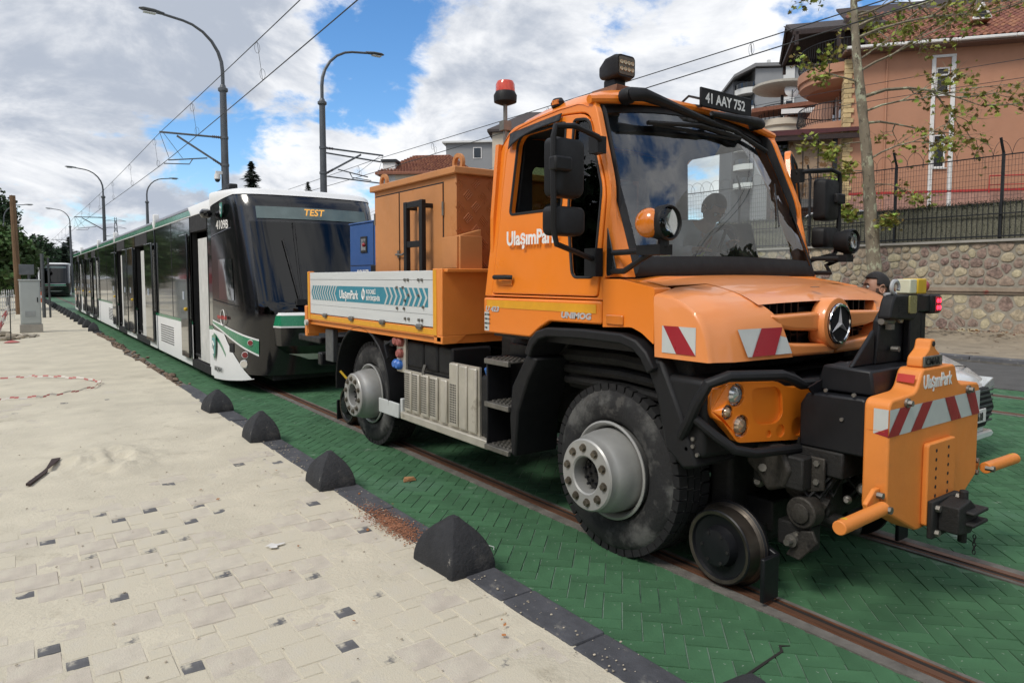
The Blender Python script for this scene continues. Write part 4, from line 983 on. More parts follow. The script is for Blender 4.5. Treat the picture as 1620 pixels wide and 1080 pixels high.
for mI, (a, b) in enumerate(zip(JO, JO[1:])):
    y0, y1 = a + (.10 if mI else .0), b - .10
    ds = DOORS[mI]
    # body shell: floor, far side, ceiling (dark core) so openings show an interior
    q = MB(); q.box(-1.22, HX - .02, y0, y1, .12, .30); q.box(1.0, HX - .02, y0, y1, .3, 2.86); q.box(-1.24, HX, y0, y1, 2.80, 2.88)
    core = tpart(q, 'body_core', m_inner, smooth=0)
    MB().box(HX - .019, HX, y0, y1, .94, 2.8).build('far_glazing', m_tg, core, smooth=0)
    MB().box(HX - .019, HX + .002, y0, y1, .12, .94).build('far_skirt', m_tw, core, smooth=0)
    MB().box(-.2, .95, y0 + .3, y1 - .3, .3, 1.0).build('seat_row', mat('seat_cloth', (.03, .035, .05), .9), core, smooth=0)
    segs = []; cur = y0
    for d in ds: segs.append((cur, d[0])); cur = d[1]
    segs.append((cur, y1))
    for (s0, s1) in segs:
        if s1 - s0 < .05: continue
        w = tpart(MB().box(-HX, -HX + .04, s0, s1, .955, 2.86), 'side_window', m_tg, bevel=.008)
        if s1 - s0 > 2: MB().box(-HX - .004, -HX + .01, (s0 + s1) / 2 - .012, (s0 + s1) / 2 + .012, .96, 2.86).build('window_seal', m_rub, w, smooth=0)
        sk = tpart(MB().box(-HX - .002, -HX + .05, s0, s1, .12, .90), 'skirt', m_tw, bevel=.01)
        MB().box(-HX - .004, -HX + .04, s0, s1, .90, .955).build('green_stripe', m_tgreen, sk, smooth=0)
        if s1 - s0 > 2: vent(sk, s1 - 1.9 if mI == 0 else s0 + .4, s1 - .35 if mI == 0 else s0 + 2.2, .36, .76)
    for (d0, d1, side) in ds:
        fr = tpart(MB().box(-HX + .0, -HX + .12, d0 - .07, d0, .14, 2.62).box(-HX, -HX + .12, d1, d1 + .07, .14, 2.62).box(-HX, -HX + .12, d0 - .07, d1 + .07, 2.58, 2.86).box(-HX - .01, -HX + .12, d0 - .07, d1 + .07, .12, .26), 'door_frame', m_rub, smooth=0)
        MB().box(-HX - .004, -HX + .05, d0 - .07, d1 + .07, .118, .22).build('door_sill', m_tw, fr, smooth=0)
        mid = (d0 + d1) / 2; ln = (d1 - d0) / 2
        for (p0, p1) in ((d0 - ln - .02, d0 - .03), (d1 + .03, d1 + ln + .02))[1 if mI == 0 else 0:]:
            lf_ = tpart(MB().box(-HX - .075, -HX - .035, p0, p1, .27, 2.56), 'door_leaf', m_tg, bevel=.012)
            MB().box(-HX - .085, -HX - .076, (p0 + p1) / 2 - .04, (p0 + p1) / 2 + .04, 1.35, 1.5).build('door_sticker', mat('sticker', (.5, .55, .62), .5), lf_, smooth=0)
            if p0 > d1: MB().ball((-HX - .09, p0 + .1, 1.18), .035, 8, 6).build('door_button', m_ylw, lf_)
        ip = tpart(MB().box(-HX + .02, -HX + .05, d0 + .02, d0 + .02 + (d1 - d0) * .58, .29, 2.44), 'door_screen', m_inner, smooth=0)
        MB().tube([(-HX + .05, d1 - .02, .35), (-HX + .05, d0 + .1, .35)], .025, 6).build('door_arm', m_rub, fr)
    # roof fairing
    def rprof(y, k=1.0): return [(-HX - .006, y, 2.865), (-HX + .005, y, 2.98), (-HX + .06, y, 3.07), (-1.06, y, 3.145), (-.6, y, 3.19), (0, y, 3.205), (.6, y, 3.19), (1.06, y, 3.145), (HX - .06, y, 3.07), (HX, y, 2.98), (HX, y, 2.865)]
    rf_ = tpart(MB().loft([rprof(y0), rprof(y1)]), 'roof', m_tw)
    g0 = y0 if mI else 13.6
    q = MB(); q.add([(-HX - .010, g0, 2.885), (-HX - .010, y1, 2.885), (-HX + .000, y1, 2.985), (-HX + .000, g0 + .2, 2.985)], [(0, 1, 2, 3)]); tpart(q, 'roof_stripe', m_tgreen, rf_, smooth=0)
    q = MB(); q.add([(-HX - .001, g0 + .25, 3.0), (-HX - .001, y1, 3.0), (-HX + .050, y1, 3.068), (-HX + .050, g0 + .55, 3.068)], [(0, 1, 2, 3)]); tpart(q, 'roof_stripe', m_tgrey, rf_, smooth=0)
    if mI == 0: tpart(MB().box(-.9, -.4, 13.0, 13.5, 3.2, 3.33).box(-.75, -.6, 13.1, 13.3, 3.33, 3.45), 'antenna', m_iron, rf_, bevel=.02)
for j in JO[1:-1]:
    q = MB()
    for k in range(5): yy = j - .09 + k * .036; q.box(-HX + .03, HX - .03, yy, yy + .022, .15, 3.05)
    q.box(-HX + .06, HX - .06, j - .1, j + .1, .15, 3.0); bl = tpart(q, 'bellows', m_rub, smooth=0)
    MB().box(-HX - .02, -HX + .1, j - .06, j + .06, 2.86, 3.2).build('joint_cap', m_tw, bl, bevel=.02)
for yb in (15.0, 27.8, 40.8):     # bogies
    q = MB(); q.box(-1.0, 1.0, yb - 1.2, yb + 1.2, .15, .5)
    bg = tpart(q, 'bogie', m_rub, smooth=0)
    for dy in (-.85, .85):
        for sx in (-.72, .72): MB().lathe([(.05, -.06), (.30, -.06), (.30, .06), (.05, .06)], (sx, yb + dy, .31), 'x', 20).build('wheel', m_galv2, bg)
# nose
NP = [(-1.30, 12.1), (-1.272, 11.6), (-1.23, 11.1), (-1.14, 10.62), (-.92, 10.33), (-.50, 10.20), (0, 10.16)]
def nose(s, z, off=0.0):
    """s -1 (left rear edge) .. 0 (middle) .. 1; returns a point of the cab shell"""
    sg = -1 if s <= 0 else 1; u = (1 - abs(s)) * 6; i = min(int(u), 5); t = u - i
    P = [NP[max(i - 1, 0)], NP[i], NP[i + 1], NP[i + 2] if i + 2 < 7 else (-NP[5][0], NP[5][1])]
    def cr(k): a, b, c_, d = (p[k] for p in P); return .5 * (2 * b + (c_ - a) * t + (2 * a - 5 * b + 4 * c_ - d) * t * t + (3 * b - a - 3 * c_ + d) * t ** 3)
    x, y = cr(0), cr(1); w = max(0, min(1, (12.1 - y) / 1.9))
    sh = .45 * max(0, z - 1.3) + .10 * max(0, 1.2 - z) + (1.6 * max(0, z - 2.98) ** 1.5 if z > 2.98 else 0)
    k = 1 - off
    y = y + w * sh; nx = x * (1 - .035 * max(0, z - 1.3) * w)
    d = Vector((x, (y - 12.4) * .8, 0)).normalized() * off
    return ((nx + d.x) * (1 if sg < 0 else -1), y + d.y, z)
def npatch(name, m, s0, s1, zlo, zhi, nu=28, nv=8, off=.0, parent=None):
    zl = zlo if callable(zlo) else (lambda s: zlo); zh = zhi if callable(zhi) else (lambda s: zhi)
    q = MB(); q.grid(lambda a, b: nose(s0 + (s1 - s0) * a, zl(s0 + (s1 - s0) * a) + (zh(s0 + (s1 - s0) * a) - zl(s0 + (s1 - s0) * a)) * b, off), nu, nv)
    return tpart(q, name, m, parent, fix=False, smooth=60)
shell = npatch('cab_shell', m_tb, -1, 1, .30, 3.075, 44, 24)
tpart(MB().box(-1.2, 1.2, 12.05, 12.12, .2, 2.9), 'cab_bulkhead', m_rub, smooth=0)
# white roof cap over the cab
q = MB()
zb_ = lambda s: 2.90 + .155 * min(1, (1 - abs(s)) / .45) ** .8
rows = [[nose(-1 + 2 * i / 40, zb_(-1 + 2 * i / 40) * (1 - f) + 3.115 * f, .012) for i in range(41)] for f in (0, .5, 1)]
def capr(k, z): return [((p[0]) * k, 12.1 + (p[1] - 12.1) * k, z) for p in rows[2]]
q.loft(rows + [capr(.975, 3.145), capr(.90, 3.168), capr(.6, 3.192), capr(.2, 3.20)], closed=False, cap=False)
cap = tpart(q, 'cab_roof', m_tw, smooth=60, fix=False)
# windscreen with interior look
ws = npatch('windscreen', glass('tram_windscreen', (.10, .12, .125), ior=1.55), -.40, .40, 1.22, 2.62, 24, 14, .012)
db = npatch('destination_display', m_disp, -.34, .34, 2.67, 2.86, 20, 4, .014)
text('display_text', 'TEST', m_amber, tram, (-.05, nose(0, 2.74, .03)[1] - 10.2, 2.735), .15, (PI / 2 + .42, 0, 0), bold=.002, align='CENTER')
npatch('cab_inside_sheet', mat('cab_inside', (.06, .068, .07), .6), -.36, .36, 1.5, 2.6, 16, 6, .006)  # plain dark grey sheet behind the windscreen, stands for the cab inside
npatch('dashboard', mat('cab_dash', (.14, .155, .16), .7), -.34, .34, 1.25, 1.62, 16, 4, .008)
# white front skirt with the sweeping edge and the green swoosh
sw = lambda s: (.92 - .05 * ((s + 1) / .2) if s < -.8 else .87 - .66 * ((s + .8) / .36) ** .85 if s < -.44 else .21)
sb_ = lambda s: .10 + .14 * max(0, (abs(s) < 1) * (1 - abs(s)) / .56) ** 1.5
sk = npatch('front_skirt', m_tw, -1, -.44, sb_, lambda s: max(sb_(s) + .01, sw(s)), 26, 5, .008)
npatch('front_skirt', m_tw, .44, 1, sb_, lambda s: max(sb_(s) + .01, sw(-s)), 26, 5, .008)
lo = lambda s: 1.02 - .42 * ((s + 1) / .62) ** 1.1
hi = lambda s: 1.05 - .24 * ((s + 1) / .62) ** 1.15
npatch('swoosh_border', m_tw, -1, -.40, lambda s: lo(s) - .028, lambda s: hi(s) + .025, 28, 3, .009)
npatch('swoosh', m_tgreen, -1, -.40, lambda s: lo(s) + .002, lambda s: hi(s) - .002, 28, 3, .012)
npatch('swoosh_small', m_tgreen, -.98, -.78, lambda s: .80 - .30 * ((s + .98) / .2) ** 1.4, lambda s: .86 - .31 * ((s + .98) / .2) ** 1.6, 12, 2, .011)
sw_ = npatch('side_window_cab', m_tg, -.86, -.64, lambda s: 1.42 - .05 * (s + .86), 2.05, 10, 5, .010)
npatch('panel_seam', m_rub, -.99, -.60, lambda s: 1.40 - .22 * (s + .99), lambda s: 1.412 - .22 * (s + .99), 16, 1, .010)
npatch('panel_seam', m_tgrey, -.99, -.62, lambda s: 2.42 + .3 * (s + .99), lambda s: 2.43 + .3 * (s + .99), 16, 1, .010)
npatch('hatch', m_rub, -.72, -.66, .60, .74, 4, 2, .010)
# bumper block
bp = [(-.95, 10.55), (-.80, 10.16), (-.45, 10.0), (0, 9.95), (.45, 10.0), (.80, 10.16), (.95, 10.55)]
def bring(z, k=1.0, dy=0): return [(x * k, y + dy, z) for x, y in bp] + [(.95 * k, 11, z), (-.95 * k, 11, z)]
bmp = tpart(MB().loft([bring(.62, .86, .15), bring(.75, .98, .03), bring(1.02, 1, 0)]), 'bumper', m_tb)
MB().loft([bring(1.022, 1, -.002), bring(1.045, 1, -.002)]).build('bumper_stripe', m_tw, bmp); MB().loft([bring(1.046, 1, -.001), bring(1.20, .985, .02)]).build('bumper_green', m_tgreen, bmp); MB().loft([bring(1.201, .985, .02), bring(1.24, .97, .04)]).build('bumper_stripe', m_tw, bmp)
MB().loft([bring(.52, .80, .25), bring(.618, .86, .15)]).build('bumper_lip', m_tw, bmp)
tpart(MB().box(-.85, .85, 10.4, 11.4, .22, .6), 'coupler_bay', m_rub, smooth=0)
# lamps on the black corner
for s_, z, r, m in ((-.47, .79, .036, m_lampg), (-.52, .60, .042, m_lampg), (-.53, .46, .052, m_chrome)):
    p = Vector(nose(s_, z, .012)); n_ = Vector((-.55, -.83, 0))
    o = tpart(MB().cyl(p - n_ * .01, p + n_ * .02, r * 1.25, n=18), 'lamp_ring', m_tw); MB().cyl(p + n_ * .021, p + n_ * .03, r, n=18).build('tail_lamp' if m is m_lampg else 'headlamp', m, o)
# mirror camera, wiper
p = nose(-.975, 2.80, .02); q = MB(); q.loft([[(p[0] - dx, p[1] - .12 - dx * .5 + w * math.cos(a), p[2] - .02 + w * .6 * math.sin(a)) for a in (2 * PI * k / 10 for k in range(10))] for dx, w in ((0, .05), (.06, .13), (.16, .12), (.2, .04))]); tpart(q, 'mirror_pod', m_tb)
p0 = Vector(nose(-.16, 1.40, .05)); p1 = Vector(nose(-.20, 2.35, .05)); p2 = Vector(nose(-.02, 1.05, .05))
q = MB(); q.tube([p0, p1], .014, 6); q.tube([p0 + Vector((.0, 0, .02)), p2 + Vector((.1, 0, .25))], .02, 6); q.box(p0.x - .06, p0.x + .08, p0.y - .05, p0.y + .02, p0.z - .05, p0.z + .04); tpart(q, 'wiper', m_rub)
def side_at(y, z):
    best = min((abs(nose(-1 + .6 * i / 300, z)[1] - y), i) for i in range(301))[1]; a, b = nose(-1 + .6 * max(0, best - 6) / 300, z), nose(-1 + .6 * min(300, best + 6) / 300, z)
    return nose(-1 + .6 * best / 300, z)[0], math.atan2(b[0] - a[0], -(b[1] - a[1]))
def stxt(name, s, m, y, z, size, dx=.016, **k):
    x, an = side_at(y, z); x1, an1 = side_at(y - len(s) * size * .32, z + size * .3); x = min(x, x1)
    return text(name, s, m, tram, (x - dx, y - 10.2, z), size, (PI / 2, 0, -PI / 2 + an1), **k)
stxt('number', '4109B', m_white, 11.78, 2.53, .19, bold=.003, wide=.9, dx=.03)
stxt('badge_text', 'PANORAMA', mat('red_print', (.5, .03, .03), .5), 11.75, 1.10, .085, bold=.001, dx=.032)
stxt('name_text', 'AKÇARAY', mat('dark_print', (.03, .035, .035), .5), 12.0, .25, .10, bold=.002, wide=.9, dx=.03)
q = MB(); q.tube([(side_at(11.5, 1.13)[0] - .02, 11.53 + .13 * math.sin(a), 1.13 + .13 * math.cos(a)) for a in np.linspace(.6, 2 * PI - .3, 20)], .008, 4); tpart(q, 'badge_ring', m_white)
def shield(y, z, w, h, x):
    pl = [(0, -h * .5), (w * .35, -h * .25), (w * .5, h * .15), (w * .48, h * .45), (0, h * .5), (-w * .48, h * .45), (-w * .5, h * .15), (-w * .35, -h * .25)]
    e = tpart(MB().prism([(y + a, z + b) for a, b in pl], 'x', x - .004, x), 'emblem', m_tgreen, smooth=0)
    MB().prism([(y + a * .8, z + b * .8) for a, b in pl], 'x', x - .007, x - .0041).build('emblem_field', mat('emblem_teal', (.10, .30, .30), .4), e, smooth=0)
    MB().tube([(x - .01, y + .12 * w, z + .25 * h), (x - .01, y - .12 * w, z + .1 * h), (x - .01, y + .12 * w, z - .05 * h), (x - .01, y - .05 * w, z - .25 * h)], .05 * w, 5).build('emblem_mark', m_white, e)
shield(11.56, 2.82, .17, .24, side_at(11.66, 2.72)[0] - .02)
shield(11.98, .62, .26, .42, -1.325)
# tail closing
tpart(MB().loft([[(-HX, 43.5, .15), (HX, 43.5, .15), (HX, 43.5, 3.0), (-HX, 43.5, 3.0)], [(-.9, 45.0, .3), (.9, 45.0, .3), (.85, 44.6, 3.0), (-.85, 44.6, 3.0)]]), 'rear_cab', m_tb, bevel=.1)

# ================================================================== LEFT EDGE OF THE SITE
m_cab = mat('cabinet_paint', (.40, .43, .42), .5, var=.06, scale=3, dirt=((.3, .29, .26), .62, 2, .2))
cb = thing('electrical_cabinet', 'pale grey electrical cabinet on a concrete base at the left edge', 'cabinet', (.42, 26.4, .05))
MB().box(-.30, .30, -.22, .22, 0, .26).build('base', m_conc, cb, bevel=.01)
MB().box(-.27, .27, -.20, .20, .26, 1.62).build('housing', m_cab, cb, bevel=.012)
MB().box(-.29, .29, -.23, .22, 1.62, 1.66).build('lid', m_cab, cb, bevel=.01)
d_ = MB().box(-.24, .24, -.215, -.20, .30, 1.58).build('door', m_cab, cb, bevel=.006); MB().box(-.15, .12, -.228, -.216, .50, .68).build('vent', mat('vent_grey', (.3, .32, .32), .6), d_, bevel=.01); MB().box(.17, .2, -.235, -.216, .95, 1.1).build('handle', m_iron, d_, bevel=.004)
wp = thing('wooden_pole', 'tall brown wooden utility pole at the left edge', 'pole', (.20, 40, .05))
MB().tube([(0, 0, 0), (-.03, 0, 2.6), (-.07, .02, 5.55)], [.15, .14, .125], 10).build('shaft', mat('pole_wood', (.15, .09, .048), .9, var=.3, scale=3, bump=.4, stretch=(6, 6, .6)), wp)
MB().tube([(.1, 0, 1.2), (-.02, 0, 1.2)], .02, 5).build('step', m_iron, wp)
ss = thing('site_sign', 'small grey sign board on a post beside the cabinet', 'sign', (.58, 37, .05)); MB().tube([(0, 0, 0), (0, 0, 2.0)], .05, 8).build('post', m_galv, ss); MB().box(-.35, .2, -.05, -.0, 1.85, 2.3).build('board', m_galv2, ss, bevel=.01)
sp = thing('steel_post', 'plain grey steel post between the cabinet and the distant tram', 'post', (1.05, 36, .05)); MB().tube([(0, 0, 0), (0, 0, 2.75)], .07, 10).build('shaft', m_galv2, sp); MB().tube([(.22, 0, 0), (.22, 0, 2.6)], .04, 8).build('side_tube', m_galv, sp)
m_pale = mat('white_fence_paint', (.6, .61, .6), .6, var=.1)
pf = thing('picket_fence', 'white metal picket fence panels at the left edge', 'fence', (-.3, 28, .05))
for k in range(18):
    q = MB(); q.box(-.012, .012, -.012, .012, 0, 1.15); q.loft([[(-.02, -.02, 1.15), (.02, -.02, 1.15), (.02, .02, 1.15), (-.02, .02, 1.15)], [(0, 0, 1.25)] * 4]); q.build('picket', m_pale, pf, (-.9 + k * .07, k * .45 if k > 9 else 4.0, 0), smooth=0)
MB().box(-1.0, -.2, 3.98, 4.02, .2, .24).box(-1.0, -.2, 3.98, 4.02, .95, .99).tube([(-.2, 4.3, .25), (.35, 7.8, .25)], .02, 5).tube([(-.2, 4.3, .97), (.35, 7.8, .97)], .02, 5).build('rail', m_pale, pf, smooth=0)
m_rubble = mat('rubble', (.33, .29, .23), .95, var=.25, scale=6, bump=.6, obj_rand=.25)
for k, (x, y, s) in enumerate(((-.05, 24.2, .22), (.15, 24.0, .16), (.28, 24.4, .14), (-.2, 23.4, .2), (.42, 24.1, .12), (.02, 23.6, .12), (-.25, 25, .25), (.5, 24.6, .10))):
    q = MB(); rs = random.Random(k); q.box(-s, s, -s * .6, s * .6, 0, s * .55); o = q.build('rubble_block', m_rubble, None, (x, y, .05), bevel=.03)
    o.rotation_euler = (rs.uniform(-.2, .2), rs.uniform(-.25, .25), rs.uniform(0, 3)); tag(o, ORD[k] + ' beige broken block of the rubble heap at the foot of the grey cabinet', 'stone', 'rubble by the cabinet')
m_cone = mat('cone_orange', (.62, .11, .02), .6)
cn = thing('traffic_cone', 'small orange traffic cone near the distant tram', 'cone', (1.62, 59, .05)); MB().lathe([(.19, .03), (.16, .05), (.05, .75), (.03, .76)], n=14).build('body', m_cone, cn); MB().box(-.24, .24, -.24, .24, 0, .04).build('base', m_cone, cn, bevel=.02); MB().lathe([(.125, .3), (.09, .5)], n=14).build('band', m_white, cn).scale = (1.03, 1.03, 1)
# barrier tape: stake with tape, and a length lying on the sand
m_tr = mat('tape_red', (.42, .12, .11), .7); m_twh = mat('tape_white', (.60, .56, .5), .7)
st = thing('tape_stake', 'iron stake tied with red and white barrier tape at the left edge', 'stake', (-.1, 22.4, .05))
MB().tube([(0, 0, 0), (.02, 0, 1.25)], .014, 6).build('rod', m_rub, st)
for k in range(7):
    a = Vector((-.02 - .05 * k, -.1 * k, 1.0 - .13 * k)); q = MB(); q.add([a, a + Vector((-.1, -.12, -.16)), a + Vector((-.04, -.14, -.24)), a + Vector((.05, .02, -.08))], [(0, 1, 2, 3)]); q.build('tape_strip', m_tr if k % 2 else m_twh, st, smooth=0)
q = MB(); q.lathe([(.14, 0), (.18, .02), (.05, .06), (.01, .07)], (.02, 0, .0), n=8); q.build('tape_knot', m_tr, st, smooth=0)
tp_ = thing('barrier_tape', 'length of red and white barrier tape looped on the sandy paving', 'tape', (.4, 13, .055))
ctl = [(-.9, 14.45), (-.24, 14.39), (.2, 14.3), (.5, 14.06), (.9, 13.5), (1.1, 12.85), (.95, 12.3), (.53, 11.9), (.2, 11.75), (-.2, 11.85), (-.8, 11.6)]
pts = []
for i in range(len(ctl) - 1):
    for k in range(8): t = k / 8; pts.append((ctl[i][0] * (1 - t) + ctl[i + 1][0] * t - .4, ctl[i][1] * (1 - t) + ctl[i + 1][1] * t - 13))
for k, m in ((0, m_tr), (1, m_twh)):
    q = MB()
    for i in range(len(pts) - 1):
        if (i // 2) % 2 == k:
            a, b = pts[i], pts[i + 1]; z = .012 + .012 * math.sin(i * 1.3); q.add([(a[0], a[1], z), (b[0], b[1], z), (b[0] + .012, b[1] + .012, z + .022), (a[0] + .012, a[1] + .012, z + .022)], [(0, 1, 2, 3)])
    q.build('tape_strip', m, tp_, smooth=0)

# ================================================================== ROAD-RAIL TRUCK
ORANGE = (.80, .215, .016)
m_or = mat('orange_paint', ORANGE, .34, coat=.35, var=.04, scale=2, rvar=.08, dirt=(((.60, .19, .03), .68, 1.7, .2), ((.46, .20, .085), .63, 5, .2), ((.20, .10, .05), .74, 26, .04)))
m_orh = mat('orange_paint_sheen', (.76, .265, .075), .40, coat=.55, var=.03, scale=2, rvar=.04)  # paler orange for hood and grille, sky sheen put into the colour
m_orp = mat('orange_plate_paint', (.72, .235, .042), .5, var=.06, scale=3, bump=.08, bscale=60, dirt=(((.50, .20, .06), .60, 2.2, .2), ((.22, .10, .05), .72, 14, .05)))
m_plast = mat('black_plastic', (.0095, .0098, .011), .55, spec=.3, var=.15, scale=6, bump=.1, bscale=200, dirt=((.024, .023, .022), .64, 3, .2))
m_blk = mat('black_steel', (.0075, .008, .010), .45, spec=.35, var=.2, scale=6, dirt=((.022, .02, .018), .66, 4, .15))
m_grim = mat('grimy_chassis', (.009, .0085, .008), .7, var=.4, scale=9, bump=.3, dirt=((.045, .038, .03), .63, 6, .12))
m_steelg = mat('bare_steel', (.22, .21, .19), .5, metal=.8, var=.25, scale=9)
m_tyre = mat('tyre_rubber', (.013, .013, .014), .8, var=.25, scale=5, bump=.25, bscale=50, dirt=(((.10, .10, .096), .50, 2.2, .14), ((.06, .058, .055), .56, 8, .1)))
m_tread = mat('tyre_tread', (.008, .008, .009), .85, var=.3, scale=8)
m_rim = mat('rim_silver', (.36, .36, .345), .42, metal=.35, var=.1, scale=5, dirt=((.20, .16, .11), .66, 4, .12))
m_alu = mat('aluminium_board', (.62, .64, .635), .45, metal=.08, var=.05, scale=3, stretch=(1, .4, 6), dirt=((.40, .40, .38), .63, 3, .15))
m_alup = mat('heat_shield', (.52, .49, .42), .45, metal=.45, var=.12, scale=6, dirt=((.22, .19, .14), .62, 3, .12))
m_yref = mat('yellow_reflective', (.70, .33, .015), .4, var=.08, scale=12)
m_red = mat('red_reflective', (.30, .012, .022), .35); m_wref = mat('white_reflective', (.50, .525, .51), .4, var=.06)
m_teal = mat('teal_print', (.030, .22, .30), .45, var=.06)
m_lett = mat('white_lettering', (.78, .78, .76), .5)
m_glassc = glass('cab_glass', (.72, .78, .76), ior=1.5)
m_glassw = glass('windscreen_glass', (.84, .90, .87), ior=2.2, dust=.045, streak=(3, 1, .7))
m_hl = mat('headlamp_glass', (.62, .63, .62), .12, metal=.6, coat=1)
m_amb = mat('amber_lens', (.62, .17, .012), .18, coat=.8)
m_lglass = glass('lamp_glass', (.93, .94, .94), ior=1.5)
m_badge = mat('badge_silver', (.62, .62, .63), .35, metal=.4)
m_seat = mat('seat_black', (.02, .021, .023), .85)
m_rail = mat('rail_wheel_steel', (.10, .085, .07), .45, metal=.8, var=.3, scale=7)
TY = 3.12
truck = thing('road_rail_truck', 'orange road rail truck with dropside bed standing on the tram rails', 'truck', (3.96, TY, 0))
KO = (0, -TY, 0)
def K(q, name, m, parent=None, **k): return q.build(name, m, parent or truck, KO if parent is None else (0, 0, 0), **k)
def Ktext(name, s, m, loc, size, rot=SIDE, parent=None, **k):
    return text(name, s, m, parent or truck, (loc[0], loc[1] - (TY if parent is None else 0), loc[2]), size, rot, **k)
def both(fn):
    for s in (-1, 1): fn(s)

# ---- chassis
ch = MB()
for s in (-1, 1): ch.box(s * .34, s * .44, 2.30, 8.12, .74, .98)
for y in (2.45, 3.9, 5.0, 6.1, 7.3, 8.05): ch.box(-.34, .34, y - .05, y + .05, .78, .95)
chassis = K(ch, 'chassis_frame', m_grim, bevel=.01)
for y in (TY, 6.72):
    q = MB(); q.cyl((-.62, y, .54), (.62, y, .54), .085, n=14); q.ball((.12, y, .56), .2, 14, 10, (1, 1, 1)); q.box(-.62, -.5, y - .14, y + .14, .42, .68); q.box(.5, .62, y - .14, y + .14, .42, .68)
    ax = K(q, 'axle', m_grim)
    for s in (-1, 1):
        sp_ = MB(); sp_.tube([(s * .47 + .07 * math.cos(t), y + .07 * math.sin(t), .62 + .36 * t / (12 * PI)) for t in np.linspace(0, 12 * PI, 90)], .014, 5); K(sp_, 'spring', m_blk, ax)
K(MB().cyl((0, 3.3, .62), (0, 6.5, .62), .05, n=10), 'drive_shaft', m_grim)
K(MB().tube([(-.62, 2.78, .55), (.6, 2.78, .52)], .035, 10).ball((-.58, 2.78, .55), .06).ball((.58, 2.78, .52), .06), 'steering_rod', m_steelg)
K(MB().box(-.55, .55, 3.5, 4.9, .62, 1.28), 'engine_block', m_grim, bevel=.05)
K(MB().box(-.75, .75, 2.55, 4.2, 1.16, 1.34).box(-.8, .8, 2.40, 3.7, .98, 1.20).box(-.98, -.62, 2.45, 2.62, .9, 1.32).box(.62, .98, 2.45, 2.62, .9, 1.32), 'front_underbody', m_grim, bevel=.03)
q = MB()
for z, r in ((1.2, .05), (1.1, .035), (1.02, .03)): q.tube([(-.82, 2.6, z), (-.85, 3.1, z + .04), (-.8, 3.7, z + .02)], r, 8)
q.cyl((-.72, 3.75, 1.22), (-.72, 4.35, 1.22), .11, n=14); K(q, 'air_hoses', m_grim)

# ---- wheels
def wheel(s, y):
    X = lambda x: s * x
    tp = [(.295, .655), (.31, .625), (.40, .607), (.47, .618), (.510, .650), (.528, .69), (.534, .72), (.534, .84), (.528, .87), (.512, .905), (.475, .935), (.41, .946), (.335, .93), (.305, .905), (.295, .885)]
    t = MB().lathe([(r, X(x)) for r, x in tp], (0, y, .54), 'x', 56, cap=False).build('wheel', m_tyre, truck, KO)
    q = MB()
    def blk(a, w_, x0, x1, r0, r1):
        ca, sa = math.cos(a), math.sin(a); cb, sb = math.cos(a + w_), math.sin(a + w_)
        q.add([(X(x), y + r * cc, .54 + r * ss) for x in (x0, x1) for (cc, ss) in ((ca, sa), (cb, sb)) for r in (r0, r1)], [(0, 1, 3, 2), (4, 6, 7, 5), (1, 5, 7, 3), (0, 2, 6, 4), (0, 4, 5, 1), (2, 3, 7, 6)])
    N = 46
    for i in range(N):
        a = 2 * PI * i / N
        blk(a, 2 * PI / N * .82, .845, .915, .50, .545); blk(a, 2 * PI / N * .82, .645, .715, .50, .545)
        blk(a + .03, 2 * PI / N * .9, .785, .832, .51, .542); blk(a + .06, 2 * PI / N * .9, .728, .775, .51, .542)
    q.build('tread', m_tread, t, smooth=0)['kind'] = 'stuff'
    MB().lathe([(.285, X(.88)), (.300, X(.93)), (.312, X(.942)), (.312, X(.95)), (.300, X(.955)), (.288, X(.945)), (.272, X(.90)), (.262, X(.80))], (0, y, .54), 'x', 48, cap=False).build('rim_flange', m_rim, t)
    dr = MB().lathe([(.20, X(.70)), (.262, X(.76)), (.262, X(.93)), (.258, X(.99)), (.246, X(1.055)), (.234, X(1.085)), (.226, X(1.10)), (.224, X(1.135)), (.214, X(1.145)), (.122, X(1.147)), (.112, X(1.140)), (.110, X(1.02)), (.02, X(1.015))], (0, y, .54), 'x', 48).build('rim', m_rim, t)
    MB().lathe([(.02, X(1.02)), (.10, X(1.022)), (.105, X(1.055)), (.085, X(1.075)), (.02, X(1.078))], (0, y, .54), 'x', 24).build('hub', m_grim, t)
    q = MB()
    for k in range(12): a = k * 2.4; r = .018 + .062 * math.sqrt(k / 12); q.cyl((X(1.07), y + r * math.cos(a), .54 + r * math.sin(a)), (X(1.10), y + r * math.cos(a), .54 + r * math.sin(a)), .009, n=6)
    q.build('hub_studs', m_blk, t)
    for k in range(10):
        a = 2 * PI * k / 10 + .2; p = (y + .168 * math.cos(a), .54 + .168 * math.sin(a))
        n_ = MB().cyl((X(1.14), *p), (X(1.149), *p), .027, n=14).cyl((X(1.149), *p), (X(1.166), *p), .019, n=6).build('wheel_nut', m_nut, t)
    return t
m_nut = mat('wheel_nut', (.17, .15, .12), .4, metal=.85, var=.3, scale=20)
for y in (TY, 6.72):
    for s in (-1, 1): wheel(s, y)
K(MB().cyl((-1.155, 6.72 + .12, .70), (-1.21, 6.75 + .13, .78), .012, n=6), 'yellow_valve', m_ylw)

